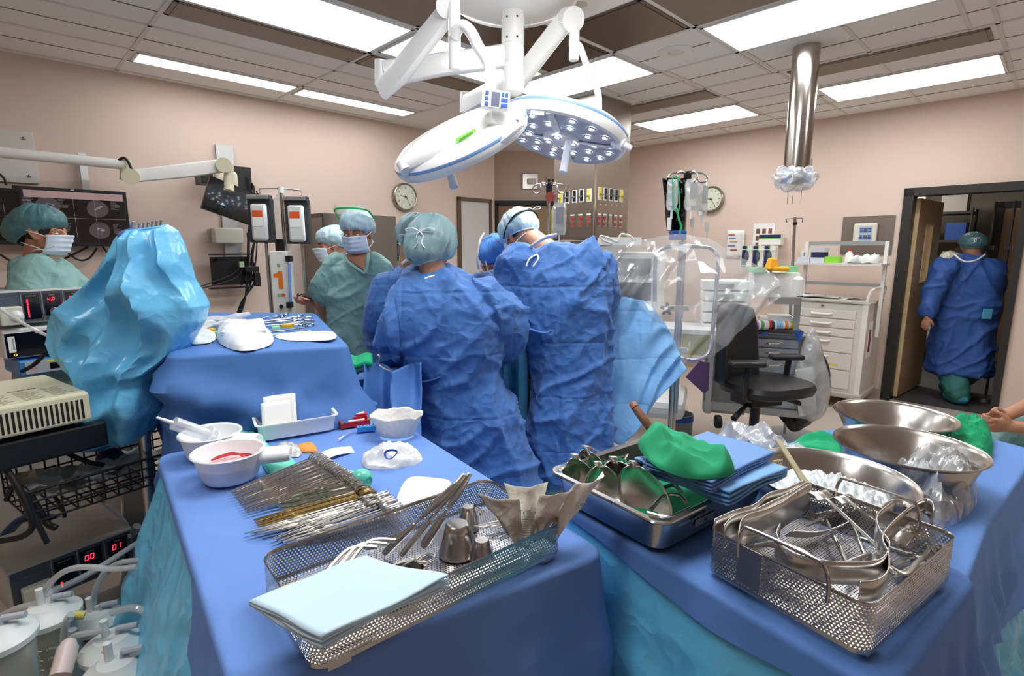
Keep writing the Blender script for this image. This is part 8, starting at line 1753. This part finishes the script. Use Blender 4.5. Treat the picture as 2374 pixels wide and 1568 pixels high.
# --- steel pan with specula
pa, pn, pf = L(1265, 1088, 1.02), L(1543, 1215, 1.02), L(1480, 1018, 1.02); xd = V((.79, .60, 0)).normalized(); xd = (pf - pa).normalized(); sd = V((xd.y, -xd.x, 0)); a_, b_ = .45, .345
MP = frame(V((pa.x, pa.y, 0)) + sd * b_, xd, V((-xd.y, xd.x, 0))); t = thing('steel_pan', 'deep stainless steel pan of specula with label strips on its side', 'pan', MP @ V((a_ / 2, b_ / 2, .95)))
def pr_(ins, z): return [MP @ (p + V((a_ / 2, b_ / 2, 0))) for p in rr(a_ / 2 - ins, b_ / 2 - ins, .035, z, 8)]
part('pan_body', MB().loft([pr_(.0, 1.018), pr_(.002, 1.021), pr_(.012, 1.022), pr_(.018, 1.018), pr_(.032, .950), pr_(.036, .944), pr_(.035, .941), pr_(.026, .946), pr_(.013, 1.014), pr_(.004, 1.014)], caps=False), M_steel, t)
part('pan_floor', MB().poly(pr_(.034, .9435)), M_brush, t, smooth=False)
for k, (x0, w_, z_, s_) in enumerate(((.10, .13, .995, 'ECARTEUR'), (.13, .07, .975, 'XL'))):
    Ml = MP @ Matrix.Translation((x0 + .04, .0215, z_)) @ Matrix.Rotation(pi / 2 - .0, 4, 'X'); l_ = part('label_strip', MB().add(MB().box((0, 0, .004), (w_, .016, .001)).v, BX, Ml), mat('label_grey', 'b9b6ae', .5), t, smooth=False); text('label_text', s_, .011, Ml @ Matrix.Translation((0, 0, .006)), M_black, t)
solo('green_towel', MB().grid(lambda u, v: MP @ V((.05 + u * (a_ - .1), .05 + v * (b_ - .1), .952 + .012 * noise.noise(V((u * 6, v * 6, 2))))), 20, 16), M_green, 'green towel lining the floor of the steel pan', 'towel', solid=.004)
for k, (px, py, tw, s_) in enumerate(((1350, 1100, .4, 1.1), (1378, 1082, .2, 1.2), (1398, 1128, 1.0, 1.3), (1440, 1125, .7, 1.55), (1492, 1140, .4, 1.65))):
    c = L(px, py, .99); ax = Rz(-.6 + tw * .6) @ V((1, 0, 0)); 
    def fn(u, v, c=c, ax=ax, s_=s_, tw=tw):
        w_ = .036 * s_ * sin(pi * min(.999, .12 + v * .86)) ** .5; q = (u - .5) * 2; s2 = ax; d2 = Z3 * .9 + V((-.2, .35, 0)); n2 = s2.cross(d2).normalized()
        return c + s2 * q * w_ + d2 * ((v - .55) * .085 * s_) + n2 * (.018 * q * q + .022 * (v - .5) ** 2 * 4)
    t = thing('speculum', 'polished rounded speculum blade, %s from the left in the steel pan' % ('first', 'second', 'third', 'fourth', 'fifth')[k], 'speculum', c, group='specula in the steel pan'); part('blade', MB().grid(fn, 12, 16), M_instr, t, solid=.002); part('stem', strip(MB(), [fn(.5, 1), fn(.5, 1) + V((-.004, .01, .008)), fn(.5, 1) + V((.03, .05, -.02)), fn(.5, 1) + V((.06, .09, -.045))], ax * .02, 5, 1), M_instr, t, solid=.002)
for k, (q, lab) in enumerate((([(1452, 1028), (1456, 1050), (1448, 1070), (1460, 1090)], 'hooked steel wire retractor at the far wall of the pan'), ([(1510, 1180), (1540, 1150), (1575, 1150), (1590, 1165)], 'curved steel hook in the near right of the pan'), ([(1500, 1190), (1550, 1200), (1600, 1180)], 'straight steel clamp low in the near corner of the pan'), ([(1530, 1135), (1560, 1125), (1580, 1140)], 'small steel clip in the right half of the pan'))): solo('pan_instrument', MB().tube(catmull(R2(q, .995), 6), .005, 8), M_instr, lab, 'instrument', 'loose instruments in the pan')
# folded blue drapes, green towel, wooden handle
Dz = V((0, 0, -1.03)); fold(4, .006, mat('folded_blue', '7fb4ea', .65, bump=('crease', 10, .4, .02)), [L(1470, 1085, 1.03) + Dz, L(1690, 1168, 1.03) + Dz, L(1825, 1100, 1.03) + Dz, L(1640, 1040, 1.03) + Dz], 'folded_drape', 'stack of sky blue folded drapes across the pan, lower pile', 'folded drape', 1.030, 'folded blue drapes on the pan')
fold(4, .004, mat('folded_slate', '6f98cf', .65, bump=('crease', 10, .3, .02)), [L(1490, 1075, 1.06) + V((0, 0, -1.06)), L(1650, 1135, 1.06) + V((0, 0, -1.06)), L(1795, 1055, 1.06) + V((0, 0, -1.06)), L(1640, 1010, 1.06) + V((0, 0, -1.06))], 'folded_drape', 'slate blue folded drape on top of the sky blue pile, under the green towel', 'folded drape', 1.058, 'folded blue drapes on the pan')
mound('green_towel', [L(1482, 1020, 1.08), L(1488, 1048, 1.08), L(1530, 1085, 1.08), L(1600, 1108, 1.08), L(1680, 1105, 1.08), L(1702, 1085, 1.08), L(1640, 1045, 1.08), L(1580, 1012, 1.08), L(1520, 1005, 1.08)], 1.076, .065, mat('bright_green_towel', '249c6c', .85, bump=('grain', 900, .3, .001)), 'crumpled bright green towel on top of the folded blue drapes', 'towel', 8, .62, seed=8, n=46)
a, b = L(1467, 937, 1.13), L(1514, 1003, 1.07); d = (b - a).normalized(); t = thing('wooden_handled_tool', 'tool with a turned brown wooden handle sticking up behind the green towel', 'tool', b)
ln = (b - a).length; P_ = [a + d * ln * f for f in (0, .04, .09, .13, .16, .2, .6, .68, .72, .92, .97, 1.0)]
part('handle', MB().tube(P_, [.008, .0105, .0105, .009, .0105, .0115, .0115, .0115, .010, .011, .009, .005], 20), mat('brown_wood', '7a4f3a', .5, bump=('grain', 300, .6, .002)), t); part('end_cap', MB().tube([a - d * .003, a + d * ln * .12], [.010, .0112], 20), mat('light_wood', 'a9785a', .5), t); part('shaft', MB().tube([b, b + d * .07], .004, 10), M_white, t)
# basins
def basin(px, py, r, zr, z0, label):
    c = L(px, py, zr); c.z = z0; h = zr - z0; M_b = mat('basin_steel', 'b9b2ab', .24, 1, bump=('brush', 90, .12, .002))
    t = thing('steel_basin', label, 'steel basin', c, group='steel basins'); part('bowl', MB().lathe([(0, .0), (r * .62, .0), (r * .70, .006), (r * .80, h * .4), (r * .93, h * .93), (r * .985, h * .985), (r, h), (r * .995, h + .004), (r * .975, h + .003), (r * .915, h * .93), (r * .78, h * .4), (r * .68, .01), (0, .004)], c, 72), M_b, t)
    return t, c
basin(2072, 962, .192, .945, ZD + .002, 'rearmost wide steel basin near the doorway'); basin(2103, 1035, .190, .972, ZD + .002, 'empty steel basin between the ice basin and the rearmost one')
t, cI = basin(1922, 1105, .192, .975, ZD + .004, 'steel basin of crushed ice with a SALLE B label inside'); 
q = cI + V((-.055, .155, .105)); part('name_label', MB().box(q + V((0, -.003, 0)), (.036, .002, .015), Rz(.35)), mat('cream_label', 'cfc09a', .5), t, smooth=False); text('name_text', 'SALLE B', .009, Matrix.Translation(q + V((0.001, -.006, 0))) @ Matrix.Rotation(.35, 4, 'Z') @ Matrix.Rotation(pi / 2, 4, 'X'), M_black, t)
def ice(u, v): a = u * 2 * pi; r_ = .168 * v; p = V((cI.x + cos(a) * r_, cI.y + sin(a) * r_, 0)); return V((p.x, p.y, cI.z + .066 + .045 * max(0, 1 - v * v) + .035 * (.5 - crump(p, 34)) + .02 * (.5 - crump(p, 70, o=4))))
tag(part('crushed_ice', MB().grid(ice, 150, 60, cu=True), mat('ice', 'eef3f4', .25, sss=.0, coat=.3), origin=cI, ang=20), 'heap of crushed ice in the front steel basin', 'ice', kind='stuff')
a, b = L(1803, 1020, 1.06), L(1862, 1112, .985); solo('ladle_handle', MB().loft([[p + s_ for s_ in ((d2 * w_ + n_ * .003), (d2 * w_ - n_ * .003), (-d2 * w_ - n_ * .003), (-d2 * w_ + n_ * .003))] for p, w_ in ((a, .006), (a.lerp(b, .1), .0075), (a.lerp(b, .7), .007), (b, .009), (b + (b - a) * .2, .012)) for d2 in [V((1, .2, 0)).normalized()] for n_ in [(b - a).cross(V((1, .2, 0))).normalized()]]), mat('ivory_plastic', 'd8cda6', .45), 'ivory plastic handle stuck upright in the crushed ice', 'scoop', bevel=.001)
# green towels and plastic around the basins
mound('green_towel', [L(1850, 1000, ZD + .04), L(1848, 1020, ZD + .04), L(1905, 1040, ZD + .04), L(1955, 1045, ZD + .04), L(1960, 1010, ZD + .04), L(1900, 995, ZD + .04)], ZD, .05, M_green, 'green towel bunched left of the empty steel basins', 'towel', 8, .6, seed=3, n=36)
mound('green_towel', [L(2190, 1000, ZD), L(2180, 1030, ZD), L(2230, 1085, ZD), L(2290, 1075, ZD), L(2298, 1020, ZD), L(2260, 975, ZD), L(2225, 990, ZD)], ZD, .085, M_green, 'green towel bunched right of the empty steel basins', 'towel', 8, .62, seed=6, n=40)
M_pl = film('clear_pouch', 'f0f2f3', .58, .15, ('crease', 20, .8, .03), 'f6f8f8', .5)
mound('plastic_bag', [L(2060, 1150, ZD), L(2085, 1240, ZD), L(2190, 1235, ZD), L(2262, 1180, ZD), L(2240, 1120, ZD), L(2150, 1100, ZD), L(2085, 1115, ZD)], ZD + .01, .13, M_pl, 'crumpled clear plastic bag in front of the empty steel basin', 'plastic bag', 9, .6, 'clear plastic bags on the basin table', 5, 34)
mound('plastic_bag', [L(1650, 990, ZA), L(1660, 1030, ZA), L(1740, 1050, ZA), L(1850, 1040, ZA), L(1890, 1015, ZA), L(1800, 995, ZA), L(1700, 985, ZA)], ZD + .02, .11, M_pl, 'crumpled clear plastic sheet behind the folded drapes and the pan', 'plastic bag', 8, .6, 'clear plastic bags on the basin table', 12, 34)
# --- far raised table
zb = ZB + .008
def FT(px, py, z=ZB): return L(px, py, z)
for k, (q, h, lab) in enumerate(((((505, 770), (510, 800), (560, 818), (625, 805), (628, 780), (560, 760), (520, 758)), .055, 'large stack of folded white gauze on the far table'), (((440, 770), (430, 798), (480, 800), (503, 785), (470, 765)), .03, 'crumpled white gauze behind the blue plastic drape'), (((640, 782), (660, 792), (720, 794), (775, 790), (770, 774), (700, 776)), .018, 'long flat white gauze pad at the near right of the far table'))):
    mound('gauze_stack', [FT(x, y) for x, y in q], zb - .004, h, M_gauze, lab, 'gauze', 10, .25 if k == 0 else .5, 'gauze on the far table', k)
for k in range(4): solo('gauze_swab', MB().grid(lambda u, v, k=k: FT(515, 800).lerp(FT(620, 797), u).lerp(FT(530, 765).lerp(FT(612, 768), u), v) + V((0, 0, .012 + k * .011 + .004 * sin(u * 5 + k))), 12, 8), M_gauze, 'folded white gauze swab in the layered stack on the far table', 'gauze', 'layers of the gauze stack', solid=.009)
for k, (a, b, kind) in enumerate((((568, 745), (665, 730), 'straight'), ((575, 750), (700, 735), 'straight'), ((590, 752), (720, 742), 'large'), ((600, 757), (725, 749), 'large'), ((585, 748), (690, 740), 'curved'), ((615, 756), (712, 752), 'straight'))):
    lay(kind, FT(*a, zb + .008), FT(*b, zb + .012), .5, 'steel scissors-like clamp in the fan of instruments on the far table', 'instruments fanned on the far table', .21 if kind == 'large' else .2)
solo('long_tweezers', MB().tube([FT(620, 770, zb + .006), FT(660, 766, zb + .01), FT(705, 759, zb + .008)], [.002, .006, .004], 8, squash=.6), M_brush, 'serrated grey tweezers between the gauze pads on the far table', 'tweezers')
solo('thin_retractor', MB().tube([FT(620, 777, zb + .006), FT(700, 772, zb + .006), FT(722, 769, zb + .01)], [.002, .003, .006], 8), M_instr, 'thin steel retractor beside the serrated tweezers on the far table', 'retractor')
for k, (x, y, m) in enumerate(((482, 762, 'mint_green'), (502, 772, 'mint_green'), (640, 760, 'mint_green'), (666, 756, 'bright_orange'), (484, 766, 'bright_orange'))): solo('suture_pack', MB().box(FT(x, y, zb + .007), (.045, .03, .012), Rz(k)), MATS[m], 'tiny %s package among the far table instruments' % ('pale green' if m == 'mint_green' else 'orange'), 'package', 'small packages on the far table', smooth=False)
for k in range(7):
    a = FT(430 + k * 3, 748 + k * 4, zb + .012); b = FT(560 - k * 6, 730 + k * 3, zb + .015 + .006 * (k % 3)); solo('clear_tube', MB().tube(catmull([a, a.lerp(b, .4) + V((0, .02, .006)), a.lerp(b, .7) - V((0, .01, 0)), b], 5), .006, 8), mat('clear_tubing', 'dfe3ea', .15, alpha=.7, coat=.4), 'clear plastic tubing coiled at the back of the far table', 'tubing', 'clear tubing on the far table')
solo('suction_tip', MB().tube([FT(520, 742, zb + .02), FT(545, 736, zb + .03), FT(575, 730, zb + .03)], [.012, .018, .014], 14), MATS['clear_tubing'], 'clear plastic suction tip on top of the tubing', 'suction tip')
